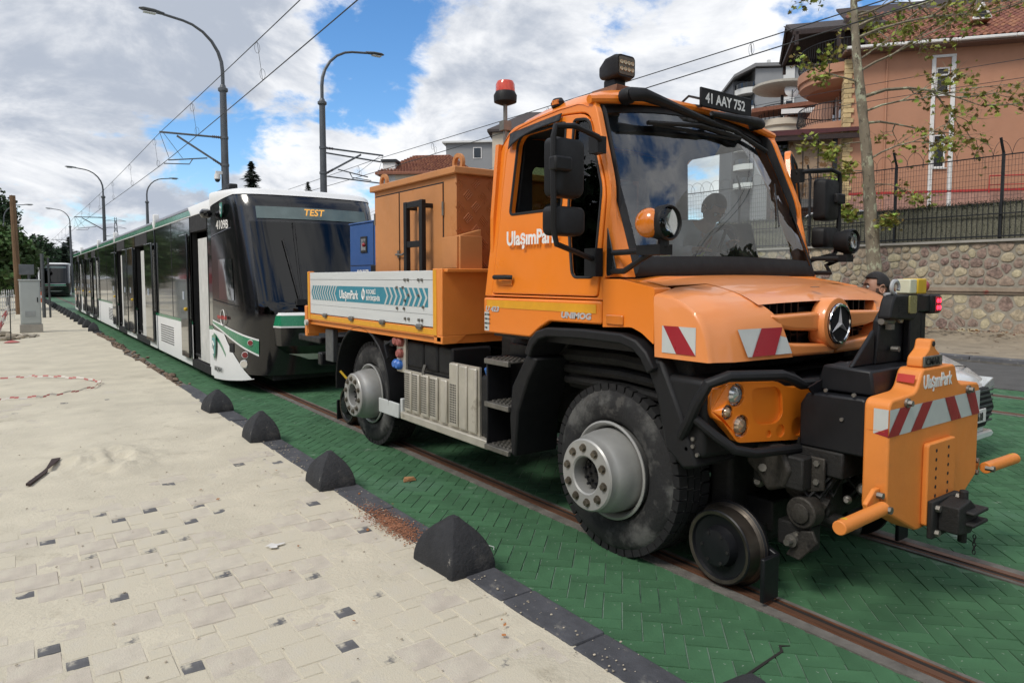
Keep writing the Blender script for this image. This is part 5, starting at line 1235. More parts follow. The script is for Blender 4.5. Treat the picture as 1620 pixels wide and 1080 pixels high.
# ---- cab shell
def sx(z): return 1.082 - .100 * max(0, z - 1.62)
side_out = rpoly([(4.33, 1.618), (4.27, 2.72), (4.16, 2.845), (3.60, 2.895), (3.26, 2.865), (3.045, 2.30), (3.045, 1.618)], [0, .12, .1, .2, .08, .1, 0])
door_out = rpoly([(4.235, 1.632), (4.19, 2.70), (4.08, 2.805), (3.58, 2.835), (3.305, 2.80), (3.085, 2.30), (3.085, 1.632)], [.03, .12, .1, .2, .08, .1, .03])
door_in = rpoly([(4.228, 1.640), (4.183, 2.70), (4.075, 2.797), (3.58, 2.827), (3.310, 2.792), (3.093, 2.30), (3.093, 1.640)], [.03, .12, .1, .2, .08, .1, .03])
win_main = rpoly([(4.08, 2.205), (4.05, 2.72), (4.0, 2.77), (3.52, 2.775), (3.50, 2.205)], .04)
win_q = rpoly([(3.445, 2.775), (3.30, 2.755), (3.125, 2.30), (3.135, 1.755), (3.34, 1.755), (3.43, 2.15)], [.03, .05, .05, .04, .05, .1])
def cab_side(s):
    side = panel(side_out, [door_out], lambda y, z: (s * sx(z), y, z), 'cab_side', m_or, truck, KO, solid=.05 * (1), bevel=.008)
    d = panel(door_in, [win_main, win_q], lambda y, z: (s * (sx(z) + .006), y, z), 'door', m_or, truck, KO, solid=.05, bevel=.008)
    for nm, wv in (('quarter_glass', win_q),) + ((('side_glass', win_main),) if s > 0 else ()):
        panel(wv, [], lambda y, z: (s * (sx(z) - .018), y, z), nm, m_glassc, d, solid=.004)
    for wv in (win_main, win_q):
        q = MB(); q.tube([(s * (sx(z) + .004), y, z) for y, z in wv + wv[:1]], .010, 5); q.build('window_seal', m_rub, d)
    q = MB(); q.tube([(s * 1.095, 4.17, 1.755), (s * 1.125, 4.14, 1.757), (s * 1.125, 3.99, 1.757), (s * 1.095, 3.96, 1.755)], .017, 8); q.build('handle', m_plast, d)
    MB().box(s * 1.087, s * 1.092, 3.97, 4.10, 1.70, 1.735).build('handle_recess', m_or, d, bevel=.02)
    if s > 0:
        hx, hy, an = 1.085, 3.085, -rad(62); d.rotation_euler = (0, 0, an)
        d.location = (hx - (hx * math.cos(an) - hy * math.sin(an)), hy - (hx * math.sin(an) + hy * math.cos(an)) - TY, 0)
    lw = rpoly([(4.33, 1.345), (4.33, 1.606), (3.05, 1.612), (3.05, 1.47), (3.55, 1.465), (3.66, 1.41), (3.76, 1.345)], .02)
    lp = MB().prism(lw, 'x', s * 1.04, s * 1.092); K(lp, 'lower_panel', m_or, bevel=.012)
    K(MB().box(s * 1.0925, s * 1.0955, 3.09, 4.28, 1.535, 1.590), 'yellow_stripe', m_yref, smooth=0)
    # front wing between door and hood
    wg = rpoly([(3.04, 1.455), (3.04, 1.745), (2.90, 1.745), (2.628, 1.695), (2.628, 1.38), (2.72, 1.44), (2.80, 1.468)], [0, .02, .02, .01, .01, .02, .02])
    K(MB().prism(wg, 'x', s * .95, s * 1.088), 'front_wing', m_or, bevel=.018, seg=3)
    ind = K(MB().box(s * 1.086, s * 1.100, 2.86, 3.0, 1.475, 1.535), 'side_indicator', m_amb, bevel=.008)
    K(MB().prism([(3.04, 1.76), (3.035, 2.05), (2.955, 1.78)], 'x', s * 1.052, s * 1.06), 'corner_window', m_tg, smooth=0)
both(cab_side)
K(MB().box(-1.09, -1.094, 4.255, 4.315, 1.36, 1.50), 'load_plate', m_wref, smooth=0)
for k in range(4): Ktext('load_text', ('ZG 13,8 t', 'YÜK 6,1 t', 'BOŞ 7,7 t', 'V 80')[k], m_iron, (-1.096, 4.31, 1.475 - k * .033), .018)
Ktext('model_text', 'U 423', m_badge, (-1.0955, 4.30, 1.507), .052, bold=.002, wide=1.35, slant=.2)
Ktext('model_text', 'UNIMOG', m_badge, (-1.0955, 3.42, 1.497), .052, bold=.0025, wide=1.35, slant=.1)
Ktext('door_lettering', 'UlaşımPark', m_lett, (-1.0795, 4.05, 1.985), .135, bold=.004, wide=.9)
# windscreen
def W(a, b, off=0.0):
    hw = .968 - .04 * b; x = a * hw
    y = (2.845 + .05 * a ** 4) * (1 - b) + (3.275 + .075 * a * a) * b - .035 * math.sin(PI * b) * (1 - .5 * a * a)
    z = (1.79 - .012 * a * a) * (1 - b) + (2.925 - .085 * a * a) * b
    return (x, y - .92 * off, z + .38 * off)
ws = MB(); ws.grid(lambda u, v: W(-.955 + 1.91 * u, .035 + .93 * v), 20, 14)
wsn = K(ws, 'windscreen', m_glassw, smooth=60, fix=False)
q = MB()
def ringp(k, off):
    n_ = 14; A = .985 if k == 0 else (.945 if k == 1 else 1.01); B0, B1 = ((0.0, 1.0), (.055, .955), (-.012, 1.012))[k]
    pts = [(-A + 2 * A * i / n_, B0) for i in range(n_)] + [(A, B0 + (B1 - B0) * i / n_) for i in range(n_)] + [(A - 2 * A * i / n_, B1) for i in range(n_)] + [(-A, B1 - (B1 - B0) * i / n_) for i in range(n_)]
    return [W(a, b, off) for a, b in pts]
r1, r0, rl = ringp(1, .006), ringp(0, .006), ringp(2, -.012); r1.append(r1[0]); r0.append(r0[0]); rl.append(rl[0])
q.loft([r1, r0, rl], closed=False, cap=False); K(q, 'windscreen_border', m_rub, wsn, fix=False, smooth=60)
q = MB(); q.grid(lambda u, v: W(-.92 + 1.84 * u, .035 + .055 * v, .003), 16, 1); K(q, 'windscreen_border', m_rub, wsn, fix=False)
# pillars
def pillar(s):
    rings = []
    for k in range(13):
        b = k / 12 * 1.03 - .02; p = Vector(W(-1.0, b)); z = p.z; yf = 3.05 if z < 2.30 else 3.05 + (z - 2.30) * .385
        o = Vector((-sx(z) + .002, yf, z)); m = Vector(((o.x + p.x) / 2 - .012, (o.y + p.y) / 2 - .02, z))
        i_ = Vector((p.x + .06, p.y + .1, z)); i2 = Vector((o.x + .06, o.y + .02, z))
        rings.append([(-s * v.x, v.y, v.z) for v in (p, p.lerp(m, .6), m, m.lerp(o, .7), o, i2, i_)])
    K(MB().loft(rings), 'windscreen_pillar', m_or, smooth=50)
both(pillar)
# roof
RV = [(3.285, 2.935, 2.862), (3.33, 2.99, 2.885), (3.42, 3.035, 2.90), (3.62, 3.045, 2.90), (3.85, 3.03, 2.885), (4.05, 2.995, 2.86), (4.17, 2.94, 2.83), (4.25, 2.85, 2.76), (4.285, 2.72, 2.66)]
q = MB(); rings = []
for (y, zc_, ze) in RV:
    ring = []
    for i in range(25):
        a = -1 + 2 * i / 24; ze2 = ze - .03; xe = sx(ze2) + .006; ring.append((math.copysign(abs(a) ** .9, a) * xe, y + (.03 * a * a if y < 3.4 else 0), ze2 + (zc_ - ze2) * (1 - abs(a) ** 3.4) ** .72))
    rings.append(ring)
q.loft(rings, closed=False, cap=False); roofp = K(q, 'cab_roof', m_or, fix=False, smooth=60)
q = MB(); q.loft([[(p[0] * .99, p[1] + .02, p[2] - .03) for p in r] for r in rings], closed=False, cap=False); K(q, 'headliner', mat('headliner', (.10, .10, .10), .9), roofp, fix=False)
q = MB(); q.tube([(.98 * (-1 + 2 * i / 20), 3.262 + .03 * (-1 + 2 * i / 20) ** 2, 2.935 - .075 * (-1 + 2 * i / 20) ** 2 + .012) for i in range(21)], .028, 8); K(q, 'header_rail', m_or)
# rear wall with window, floor
panel([(-1.05, 1.36), (1.05, 1.36), (1.05, 2.2), (1.0, 2.74), (-1.0, 2.74), (-1.05, 2.2)], [rrect(-.75, .75, 2.15, 2.62, .06)], lambda x, z: (x, 4.30, z), 'cab_rear_wall', m_or, truck, KO, solid=.04)
K(MB().box(-.76, .76, 4.27, 4.276, 2.14, 2.63), 'rear_glass', glass('rear_glass_tint', (.38, .47, .36), ior=1.5), smooth=0)
panel([(-1.0, 1.40), (1.0, 1.40), (1.0, 2.2), (.93, 2.80), (-.93, 2.80), (-1.0, 2.2)], [rrect(-.72, .72, 2.18, 2.60, .06)], lambda x, z: (x, 4.235, z), 'rear_lining', m_seat, truck, KO, solid=.02)
for s_ in (-1, 1): panel(win_main and side_out, [rpoly([(4.10, 2.20), (4.07, 2.78), (3.3, 2.79), (3.10, 2.3), (3.11, 1.74), (3.36, 1.74), (3.45, 2.2)], .03)], lambda y, z: (s_ * (sx(z) - .075), y, z), 'side_lining', m_seat, truck, KO, solid=.01)
K(MB().box(-1.03, 1.03, 2.75, 4.28, 1.32, 1.40), 'cab_floor', m_blk, smooth=0)
q = MB(); q.loft([[(x, 2.93, 1.60), (x, 2.93, 1.77), (x, 3.10, 1.80), (x, 3.26, 1.76 if abs(x) > .2 else 1.84), (x, 3.30, 1.62), (x, 3.24, 1.45)] for x in (-1.0, -.6, -.2, .2, .6, 1.0)]); dash = K(q, 'dashboard', mat('dash_grey', (.075, .08, .08), .8), bevel=.02)
K(MB().box(.18, .72, 3.22, 3.38, 1.78, 1.88), 'instrument_binnacle', m_plast, dash, bevel=.03)
q = MB(); R_m = Matrix.Rotation(rad(-62), 3, 'X')
q.tube([tuple(R_m @ Vector((.235 * math.cos(a), .235 * math.sin(a), 0)) + Vector((.45, 3.42, 1.93))) for a in np.linspace(0, 2 * PI, 33)], .016, 8)
for a in (.2, PI - .2, -PI / 2): q.tube([(.45, 3.40, 1.93), tuple(R_m @ Vector((.22 * math.cos(a), .22 * math.sin(a), 0)) + Vector((.45, 3.42, 1.93)))], .014, 6)
q.tube([(.45, 3.42, 1.93), (.45, 3.25, 1.72)], .035, 8); K(q, 'steering_wheel', m_plast)
for x in (-.50, .48):
    st_ = K(MB().box(x - .24, x + .24, 3.55, 4.02, 1.55, 1.72), 'seat', m_seat, bevel=.05, seg=3)
    q = MB(); q.loft([[(x - w, y - .05, z), (x + w, y - .05, z), (x + w, y + .06, z), (x - w, y + .06, z)] for w, y, z in ((.22, 3.98, 1.68), (.235, 4.02, 1.95), (.21, 4.08, 2.25), (.15, 4.10, 2.32))]); K(q, 'seat_back', m_seat, st_, bevel=.04, seg=3)
    K(MB().box(x - .13, x + .13, 4.05, 4.14, 2.36, 2.58).box(x - .07, x - .05, 4.08, 4.10, 2.3, 2.38).box(x + .05, x + .07, 4.08, 4.10, 2.3, 2.38), 'headrest', m_seat, st_, bevel=.03, seg=3)
m_paper = mat('paper', (.72, .73, .70), .7)
for k, (x, y, r, m) in enumerate(((-.33, 3.0, .12, m_paper), (-.12, 3.03, -.1, mat('folder_green', (.35, .48, .42), .6)))):
    o = K(MB().box(-.12, .12, -.10, .10, 0, .006), 'dashboard_paper', m, dash, smooth=0); o.location = (x, y, 1.80 + .012 * k); o.rotation_euler = (.25, 0, r)
# sun visor strip inside top of windscreen
q = MB(); q.grid(lambda u, v: W(-.9 + 1.8 * u, .86 + .10 * v, -.05), 12, 2); K(q, 'sun_visor', mat('visor_dark', (.02, .025, .04), .7), fix=False)
# ---- hood
PA = [(2.62, 1.668), (2.52, 1.656), (2.42, 1.618), (2.335, 1.562), (2.285, 1.47), (2.25, 1.315)]
PB = [(2.62, 1.698), (2.51, 1.683), (2.40, 1.645), (2.305, 1.582), (2.245, 1.48), (2.215, 1.312)]
PC = [(2.62, 1.715), (2.49, 1.690), (2.37, 1.652), (2.27, 1.600), (2.205, 1.50), (2.18, 1.312)]
def refine(P, n_=4):
    out = []
    for i in range(len(P) - 1):
        p0, p1, p2, p3 = (Vector(P[max(i - 1, 0)]), Vector(P[i]), Vector(P[i + 1]), Vector(P[min(i + 2, len(P) - 1)]))
        for k in range(n_):
            t = k / n_; out.append(tuple(.5 * (2 * p1 + (p2 - p0) * t + (2 * p0 - 5 * p1 + 4 * p2 - p3) * t * t + (3 * p1 - p0 - 3 * p2 + p3) * t ** 3)))
    return out + [P[-1]]
RA, RB, RC = refine(PA), refine(PB), refine(PC)
def lerp(A, B, t): return [(a[0] * (1 - t) + b[0] * t, a[1] * (1 - t) + b[1] * t) for a, b in zip(A, B)]
def lobe(s):
    n_ = len(RA); rings = []
    def ring(xf, P): return [(s * xf(i / (n_ - 1)), p[0], p[1]) for i, p in enumerate(P)] + [(s * xf(1), 2.62, 1.315)]
    low = [(y + .012, z - .02) for y, z in RA]
    low[-1] = (RA[-1][0] + .012, RA[-1][1])
    rings.append(ring(lambda t: 1.088, low)); rings.append(ring(lambda t: 1.078, lerp(low, RA, .75))); rings.append(ring(lambda t: 1.05, RA))
    for k in (.33, .66, 1): rings.append(ring(lambda t, k=k: 1.05 - .13 * k, lerp(RA, RB, k)))
    for k in (.4, .8): rings.append(ring(lambda t, k=k: .92 - (.27 + .16 * t) * k, lerp(RB, RC, k)))
    rings.append(ring(lambda t: .65 - .20 * max(0, t - .5) / .5 - .0, RC))
    return K(MB().loft(rings), 'hood_lobe', m_orh, smooth=48)
both(lobe)
n_ = 17; q = MB(); rings = []
HC = refine([(2.99, 1.775), (2.80, 1.750), (2.62, 1.718), (2.49, 1.692), (2.37, 1.655), (2.268, 1.604)])
for i in range(n_):
    a = -1 + 2 * i / (n_ - 1); rings.append([(a * (.655 if y < 2.625 else .655 + .305 * min(1, (y - 2.62) / .03)), y - .03 * (1 - a * a) * max(0, (2.6 - y) / .34), z + .014 * (1 - a * a) - (.0 if y < 2.62 else .02 * abs(a) ** 3)) for y, z in HC] + [(a * .64, 2.30 - .03 * (1 - a * a), 1.615 + .014 * (1 - a * a))])
q.loft(rings, closed=False, cap=False); hood = K(q, 'hood', m_orh, smooth=50, fix=False, solid=0)
K(MB().lathe([(.0, 0), (.026, 0), (.026, .003), (.0, .004)], (0, 2.325, 1.695), 'z', 16), 'hood_badge', m_steelg, hood)
K(MB().prism([(-1.03, 1.66), (-1.0, 1.735), (-.8, 1.762), (.8, 1.762), (1.0, 1.735), (1.03, 1.66)], 'y', 2.80, 3.06), 'cowl', m_or, bevel=.02)
K(MB().box(-.66, .66, 2.33, 2.60, 1.31, 1.58), 'grille_back', m_rub, smooth=0)
q = MB()
for x in (-.52, -.45, -.38, -.31, -.24, .24, .31, .38, .45, .52): q.box(x - .006, x + .006, 2.285, 2.33, 1.33, 1.61)
for z in (1.42,): q.box(-.6, .6, 2.29, 2.33, z - .006, z + .006)
K(q, 'grille_mesh', m_blk, smooth=0)
def gbar(s):
    f = lambda P: [(s * a, b) for a, b in P]
    K(MB().prism(f([(.60, 1.545), (.14, 1.555), (.12, 1.44), (.40, 1.455), (.53, 1.475)]), 'y', 2.205, 2.30), 'grille_bar', m_orh, bevel=.02, seg=3)
    K(MB().prism(f([(.545, 1.40), (.42, 1.385), (.0, 1.36), (.0, 1.300), (.44, 1.312)]), 'y', 2.185, 2.30), 'grille_lip', m_orh, bevel=.018, seg=3)
both(gbar)
K(MB().box(-.135, .135, 2.19, 2.3, 1.36, 1.56), 'star_mount', m_orh, bevel=.04, seg=3)
sm = K(MB().lathe([(.158, .07), (.158, .0), (.150, -.016), (.130, -.022), (.12, -.02)], (0, 2.19, 1.482), 'y', 40, cap=False), 'star_surround', m_orh)
K(MB().lathe([(.118, .0), (.118, -.026), (.0, -.027)], (0, 2.19, 1.482), 'y', 36), 'star_field', m_rub, sm)
q = MB(); q.tube([(.112 * math.cos(a), 2.160, 1.482 + .112 * math.sin(a)) for a in np.linspace(0, 2 * PI, 41)], .009, 8); K(q, 'star_ring', m_chrome, sm)
q = MB()
for k in range(3):
    a = PI / 2 + k * 2 * PI / 3; c_, s_ = math.cos(a), math.sin(a); o_ = Vector((0, 2.16, 1.482)); d = Vector((c_, 0, s_)); n2 = Vector((-s_, 0, c_))
    q.add([o_ + d * .105, o_ + n2 * .022 - d * .012, o_ - n2 * .022 - d * .012, o_ + Vector((0, -.014, 0))], [(0, 1, 3), (0, 3, 2), (1, 2, 3), (0, 2, 1)])
K(q, 'star', m_badge, sm, smooth=0)
# warning chevrons on the hood corners
def decal(name, quads, m, parent=None):
    q = MB()
    for Q in quads: q.add(Q, [tuple(range(len(Q)))])
    return K(q, name, m, parent, smooth=0, fix=False)
def sidequad(y0, y1, z0, z1, f0, f1, g0, g1, x=-1.0915):
    return [(x, y0 + (y1 - y0) * f0, z1), (x, y0 + (y1 - y0) * f1, z1), (x, y0 + (y1 - y0) * g1, z0), (x, y0 + (y1 - y0) * g0, z0)]
A0, A1, Z0, Z1 = 2.565, 2.335, 1.345, 1.492
decal('warning_patch', [sidequad(A0, A1, Z0, Z1, 0, 1, 0, 1)], m_wref); decal('warning_stripe', [sidequad(A0, A1, Z0, Z1, .04, .50, .44, 1.0, -1.0925)], m_red)
def fpt(u, v, off): # front face of the left lobe
    x = -.885 + .37 * u; zz = 1.335 + .145 * v
    k = (abs(x) - .55) / .37; Y = 2.184 + .02 * v + .028 * max(0, k) + .012 * v * v
    return (x, Y - off - .012, zz)
decal('warning_patch', [[fpt(0, 1, 0), fpt(1, 1, 0), fpt(1.12, 0, 0), fpt(.12, 0, 0)]], m_wref); decal('warning_stripe', [[fpt(.5, 1, .003), fpt(.98, 1, .003), fpt(.70, 0, .003), fpt(.20, 0, .003)]], m_red)

# ---- wheel arches, mud flaps, steps, side gear
def arch(s):
    path = [(3.79, 1.235), (3.74, 1.33), (3.66, 1.395), (3.55, 1.425), (3.2, 1.435), (2.86, 1.43), (2.74, 1.40), (2.66, 1.34), (2.60, 1.25)]
    K(MB().band(path[::-1], -.062, s * .80, s * 1.118), 'wheel_arch', m_plast, bevel=.012)
    K(MB().prism([(2.72, 1.30), (2.585, 1.30), (2.44, 1.02), (2.33, .75), (2.42, .72), (2.55, .82), (2.62, 1.10)], 'x', s * .72, s * 1.075), 'wheel_arch', m_plast, bevel=.02)
    K(MB().prism([(3.68, 1.20), (3.80, 1.22), (3.97, .98), (4.0, .75), (3.98, .48), (3.93, .47), (3.90, .80), (3.78, 1.05)], 'x', s * .70, s * 1.09), 'mud_flap', m_plast, bevel=.015)
    K(MB().band([(2.66, 1.25), (2.9, 1.36), (3.2, 1.38), (3.55, 1.37), (3.72, 1.2), (3.86, .9)], .02, s * .5, s * .85), 'inner_arch', m_grim)
    # steps
    for z in (1.135, .81, .485):
        stp = MB(); stp.box(s * .86, s * 1.10, 3.99, 4.30, z, z + .012); stp.box(s * 1.085, s * 1.11, 3.99, 4.30, z - .022, z + .016)
        o = K(stp, 'step', m_steelg, bevel=.003); g_ = MB()
        for i in range(6):
            for j in range(4): g_.box(s * (.88 + j * .05), s * (.905 + j * .05), 4.01 + i * .048, 4.035 + i * .048, z + .012, z + .022)
        K(g_, 'step_grip', m_steelg, o, smooth=0)
    K(MB().box(s * .80, s * .86, 3.98, 4.32, .47, 1.25).box(s * .86, s * 1.08, 4.30, 4.32, .47, 1.16), 'step_frame', m_blk, bevel=.008)
    # fuel tank
    K(MB().box(s * .62, s * 1.02, 4.33, 4.50, .50, 1.0), 'fuel_tank', m_blk, bevel=.04, seg=3)
    K(MB().cyl((s * .97, 4.40, 1.0), (s * .99, 4.40, 1.06), .045, n=14), 'filler_cap', mat('blue_cap', (.03, .14, .42), .4))
both(arch)
s = -1
hs = K(MB().box(-1.02, -1.0, 4.50, 5.78, .505, .90).box(-1.02, -1.0, 4.50, 4.93, .90, 1.05), 'heat_shield', m_alup, smooth=0)
for k, (a, b, zt) in enumerate(((5.62, 5.75, .895), (5.47, 5.60, .885), (5.30, 5.43, .895), (5.14, 5.27, .895), (4.98, 5.08, .895), (4.80, 4.93, 1.05), (4.66, 4.78, 1.045), (4.52, 4.64, 1.04))):
    rib = K(MB().box(-1.045, -1.02, a, b, .52, zt), 'shield_rib', m_alup, bevel=.012)
    if k in (0, 1, 2, 3, 5):
        q = MB()
        for i in range(16 if k < 4 else 16):
            for j in range(4): q.box(-1.0465, -1.0452, a + .02 + j * .026, a + .036 + j * .026, .555 + i * .0205, .567 + i * .0205)
        tag(K(q, 'perforation', m_rub, rib, smooth=0), kind='stuff')
K(MB().box(-1.06, -.98, 4.33, 5.80, .435, .503), 'side_rail', m_alup, bevel=.008)
for (a, b) in ((4.95, 5.18), (5.20, 5.44), (5.46, 5.76)): K(MB().box(-1.0, -.6, a, b, .93, 1.165), 'battery_cover', m_plast, bevel=.02)
K(MB().box(-.98, -.62, 4.94, 5.78, .55, .93), 'battery_box', m_blk, smooth=0)
K(MB().tube([(-1.01, 5.40, .98), (-1.03, 5.40, .92), (-1.03, 5.40, .84)], .014, 6), 'cover_latch', m_steelg)
K(MB().box(-1.0, -.97, 5.80, 5.98, .86, 1.27), 'coupling_bracket', m_alup, bevel=.005)
m_rcap = mat('red_cap', (.30, .09, .075), .6); m_bcap = mat('blue_plug', (.03, .14, .48), .4)
for y, z, m in ((5.95, 1.155, m_rcap), (5.87, 1.15, m_rcap), (5.88, 1.04, m_rcap), (5.96, .935, m_bcap), (5.90, .93, m_bcap)):
    K(MB().lathe([(.0, -.05), (.03, -.05), (.045, -.03), (.045, 0), (.025, .01)], (-1.0, y, z), 'x', 14), 'air_coupling', m)
K(MB().box(-1.06, -1.04, 5.84, 6.27, .43, .57).box(-1.04, -.8, 5.80, 5.84, .45, .62), 'side_guard', mat('guard_grey', (.50, .52, .51), .45), bevel=.006)
q = MB(); q.tube([(-1.0, 6.05, 1.15), (-1.05, 6.12, 1.1), (-1.05, 6.06, .98)], .02, 6); q.box(-1.03, -.98, 6.0, 6.2, 1.1, 1.14); K(q, 'lever', m_blk)
def rear_guard(s):
    pth = [(6.72 + .66 * math.cos(rad(a)), .60 + .63 * math.sin(rad(a))) for a in range(-8, 189, 14)]
    K(MB().band(pth, -.025, s * .58, s * 1.06), 'rear_mudguard', m_plast, bevel=.01)
both(rear_guard)
# ---- dropside bed
bed_ = K(MB().box(-1.06, 1.06, 4.97, 8.18, 1.20, 1.27), 'bed_floor', m_orp, smooth=0)
def bedside(s):
    K(MB().box(s * 1.06, s * 1.085, 5.04, 8.17, 1.25, 1.325), 'bed_rail', m_orp, bevel=.006)
    K(MB().box(s * 1.0855, s * 1.088, 5.08, 8.15, 1.268, 1.318), 'yellow_stripe', m_yref, smooth=0)
    bd = K(MB().box(s * 1.05, s * 1.085, 5.10, 8.09, 1.335, 1.815), 'side_board', m_alu, bevel=.004)
    MB().box(s * 1.0855, s * 1.0865, 5.10, 8.09, 1.733, 1.736).box(s * 1.0855, s * 1.0865, 5.10, 8.09, 1.44, 1.442).build('board_seam', m_galv2, bd, smooth=0)
    for y in (5.075, 8.125):
        K(MB().box(s * 1.03, s * 1.09, y - .04, y + .04, 1.25, 1.83), 'corner_post', m_orp, bevel=.006)
        K(MB().box(s * 1.0905, s * 1.093, y - .028, y + .028, 1.27, 1.82), 'yellow_stripe', m_yref, smooth=0)
    for y in (5.35, 6.1, 6.85, 7.6): K(MB().box(s * 1.085, s * 1.11, y - .05, y + .03, 1.305, 1.35).cyl((s * 1.10, y - .06, 1.33), (s * 1.10, y + .04, 1.33), .016, n=8), 'hinge', m_steelg, bevel=.004)
both(bedside)
hb = K(MB().box(-1.09, 1.09, 4.955, 5.035, 1.27, 1.83), 'headboard', m_orp, bevel=.006)
K(MB().prism([(-1.09, 1.27), (-1.09, 1.20), (-.95, 1.20), (-.85, 1.27)], 'y', 4.955, 5.1).box(-1.07, 1.07, 4.90, 4.96, 1.80, 1.83), 'headboard_lip', m_orp, bevel=.006)
K(MB().box(-1.06, 1.06, 8.14, 8.18, 1.27, 1.80), 'tail_board', m_alu, smooth=0)
K(MB().box(-1.10, -.95, 8.18, 8.26, 1.05, 1.42).box(-1.09, 1.09, 8.17, 8.24, 1.08, 1.27), 'tail_beam', m_orp, bevel=.01)
K(MB().cyl((-1.10, 8.16, 1.22), (-1.13, 8.16, 1.22), .035, n=12), 'marker_lamp', m_wref)
K(MB().box(-1.09, -1.06, 4.975, 5.05, 1.215, 1.262), 'bed_marker', m_amb, bevel=.006)
# blue band with chevrons and lettering
XS = -1.0865
bl = decal('blue_band', [[(XS, 8.02, 1.50), (XS, 5.20, 1.50), (XS, 5.20, 1.665), (XS, 8.02, 1.665)]], m_teal)
Q = []
for k in range(11):
    y = 8.0 - k * .073; Q.append([(XS - .002, y, 1.665), (XS - .002, y - .03, 1.665), (XS - .002, y + .035, 1.582), (XS - .002, y + .065, 1.582)]); Q.append([(XS - .002, y + .065, 1.582), (XS - .002, y + .035, 1.582), (XS - .002, y - .03, 1.50), (XS - .002, y, 1.50)])
for k in range(9):
    y = 6.06 - k * .095; Q.append([(XS - .002, y, 1.665), (XS - .002, y - .035, 1.665), (XS - .002, y - .095, 1.582), (XS - .002, y - .06, 1.582)]); Q.append([(XS - .002, y - .06, 1.582), (XS - .002, y - .095, 1.582), (XS - .002, y - .035, 1.50), (XS - .002, y, 1.50)])
for i in range(0, len(Q), 2): decal('chevron', Q[i:i + 2], m_wref, bl)
Ktext('bed_lettering', 'UlaşımPark', m_lett, (XS - .003, 7.17, 1.535), .125, bold=.003, wide=.85)
Ktext('bed_lettering', 'KOCAELİ', m_lett, (XS - .003, 6.47, 1.595), .058, bold=.0012, wide=.9)
Ktext('bed_lettering', 'BÜYÜKŞEHİR', m_lett, (XS - .003, 6.47, 1.53), .058, bold=.0012, wide=.9)
q = MB(); q.tube([(XS - .003, 6.54 + .035 * math.cos(a), 1.585 + .05 * math.sin(a)) for a in np.linspace(0, 2 * PI, 13)], .006, 4); q.tube([(XS - .003, 6.54, 1.53), (XS - .003, 6.54, 1.65)], .006, 4); q.tube([(XS - .003, 6.505, 1.56), (XS - .003, 6.575, 1.56)], .006, 4); K(q, 'crest', m_lett)
for (y, z) in ((5.62, 1.735), (5.56, 1.735), (5.36, 1.735), (5.30, 1.735), (5.78, 1.665), (5.66, 1.665), (5.55, 1.60), (5.36, 1.60), (5.78, 1.475), (5.64, 1.475), (5.62, 1.385), (5.55, 1.385), (5.36, 1.385), (5.30, 1.385), (5.62, 1.55), (5.28, 1.50)):
    K(MB().cyl((-1.085, y, z), (-1.10, y, z), .013, n=8), 'bolt', m_steelg)

# ---- roof and cab fittings
wl_ = K(MB().prism([(-.47, 2.98), (-.20, 2.98), (-.23, 3.125), (-.44, 3.125)], 'y', 3.60, 3.86), 'work_light_mount', mat('rusty_plate', (.20, .10, .06), .7, metal=.4, var=.4, scale=9), bevel=.004)
q = MB(); q.loft([[(-.345 + a, y, 3.262 + b) for a, b in rrect(-w, w, -h, h, .03)] for y, w, h in ((3.60, .086, .076), (3.64, .094, .083), (3.74, .086, .078), (3.83, .05, .05))]); wk = K(q, 'work_light', m_plast)
K(MB().box(-.40, -.29, 3.66, 3.78, 3.12, 3.19), 'work_light_bracket', m_blk, wk, bevel=.01)
K(MB().prism([(-.345 + a, 3.262 + b) for a, b in rrect(-.075, .075, -.062, .062, .015)], 'y', 3.596, 3.60), 'work_light_face', mat('led_face', (.10, .09, .07), .3), wk)
for i in range(4):
    for j in range(2): K(MB().lathe([(.014, 0), (.014, -.006), (.006, -.003)], (-.345 - .054 + i * .036, 3.596, 3.238 + j * .046), 'y', 10), 'led', mat('led_lens', (.45, .40, .28), .25), wk)
be = K(MB().tube([(-.905, 4.31, 2.75), (-.905, 4.31, 3.06)], .016, 8).box(-.94, -.87, 4.28, 4.34, 2.86, 2.93), 'beacon_stem', m_steelg)
K(MB().lathe([(.035, 3.05), (.085, 3.07), (.088, 3.12), (.075, 3.145)], (-.905, 4.31, 0), 'z', 20), 'beacon_base', m_plast, be)
K(MB().lathe([(.073, 3.145), (.072, 3.20), (.062, 3.222), (.02, 3.228)], (-.905, 4.31, 0), 'z', 20), 'beacon_lens', mat('beacon_red', (.60, .055, .02), .2, coat=.6), be)
K(MB().lathe([(.03, 0), (.036, .03), (.024, .055), (.0, .06)], (-.90, 3.70, 2.915), 'z', 12, sq=1.7), 'roof_marker', m_plast)
K(MB().box(-.935, -.92, 3.66, 3.72, 2.925, 2.955), 'roof_marker_lens', m_amb)
K(MB().lathe([(.03, 0), (.036, .03), (.024, .055), (.0, .06)], (.90, 3.70, 2.915), 'z', 12, sq=1.7), 'roof_marker', m_plast)
# wind deflector over the door window
q = MB(); q.grid(lambda u, v: (-sx(2.8) - .012 - .085 * v * math.sin(PI * (.08 + .84 * u)), 4.14 - .58 * u, 2.80 + .035 * u - .115 * v * (1 - .55 * u) - .0), 10, 4); K(q, 'door_deflector', m_plast, fix=False, solid=.006)
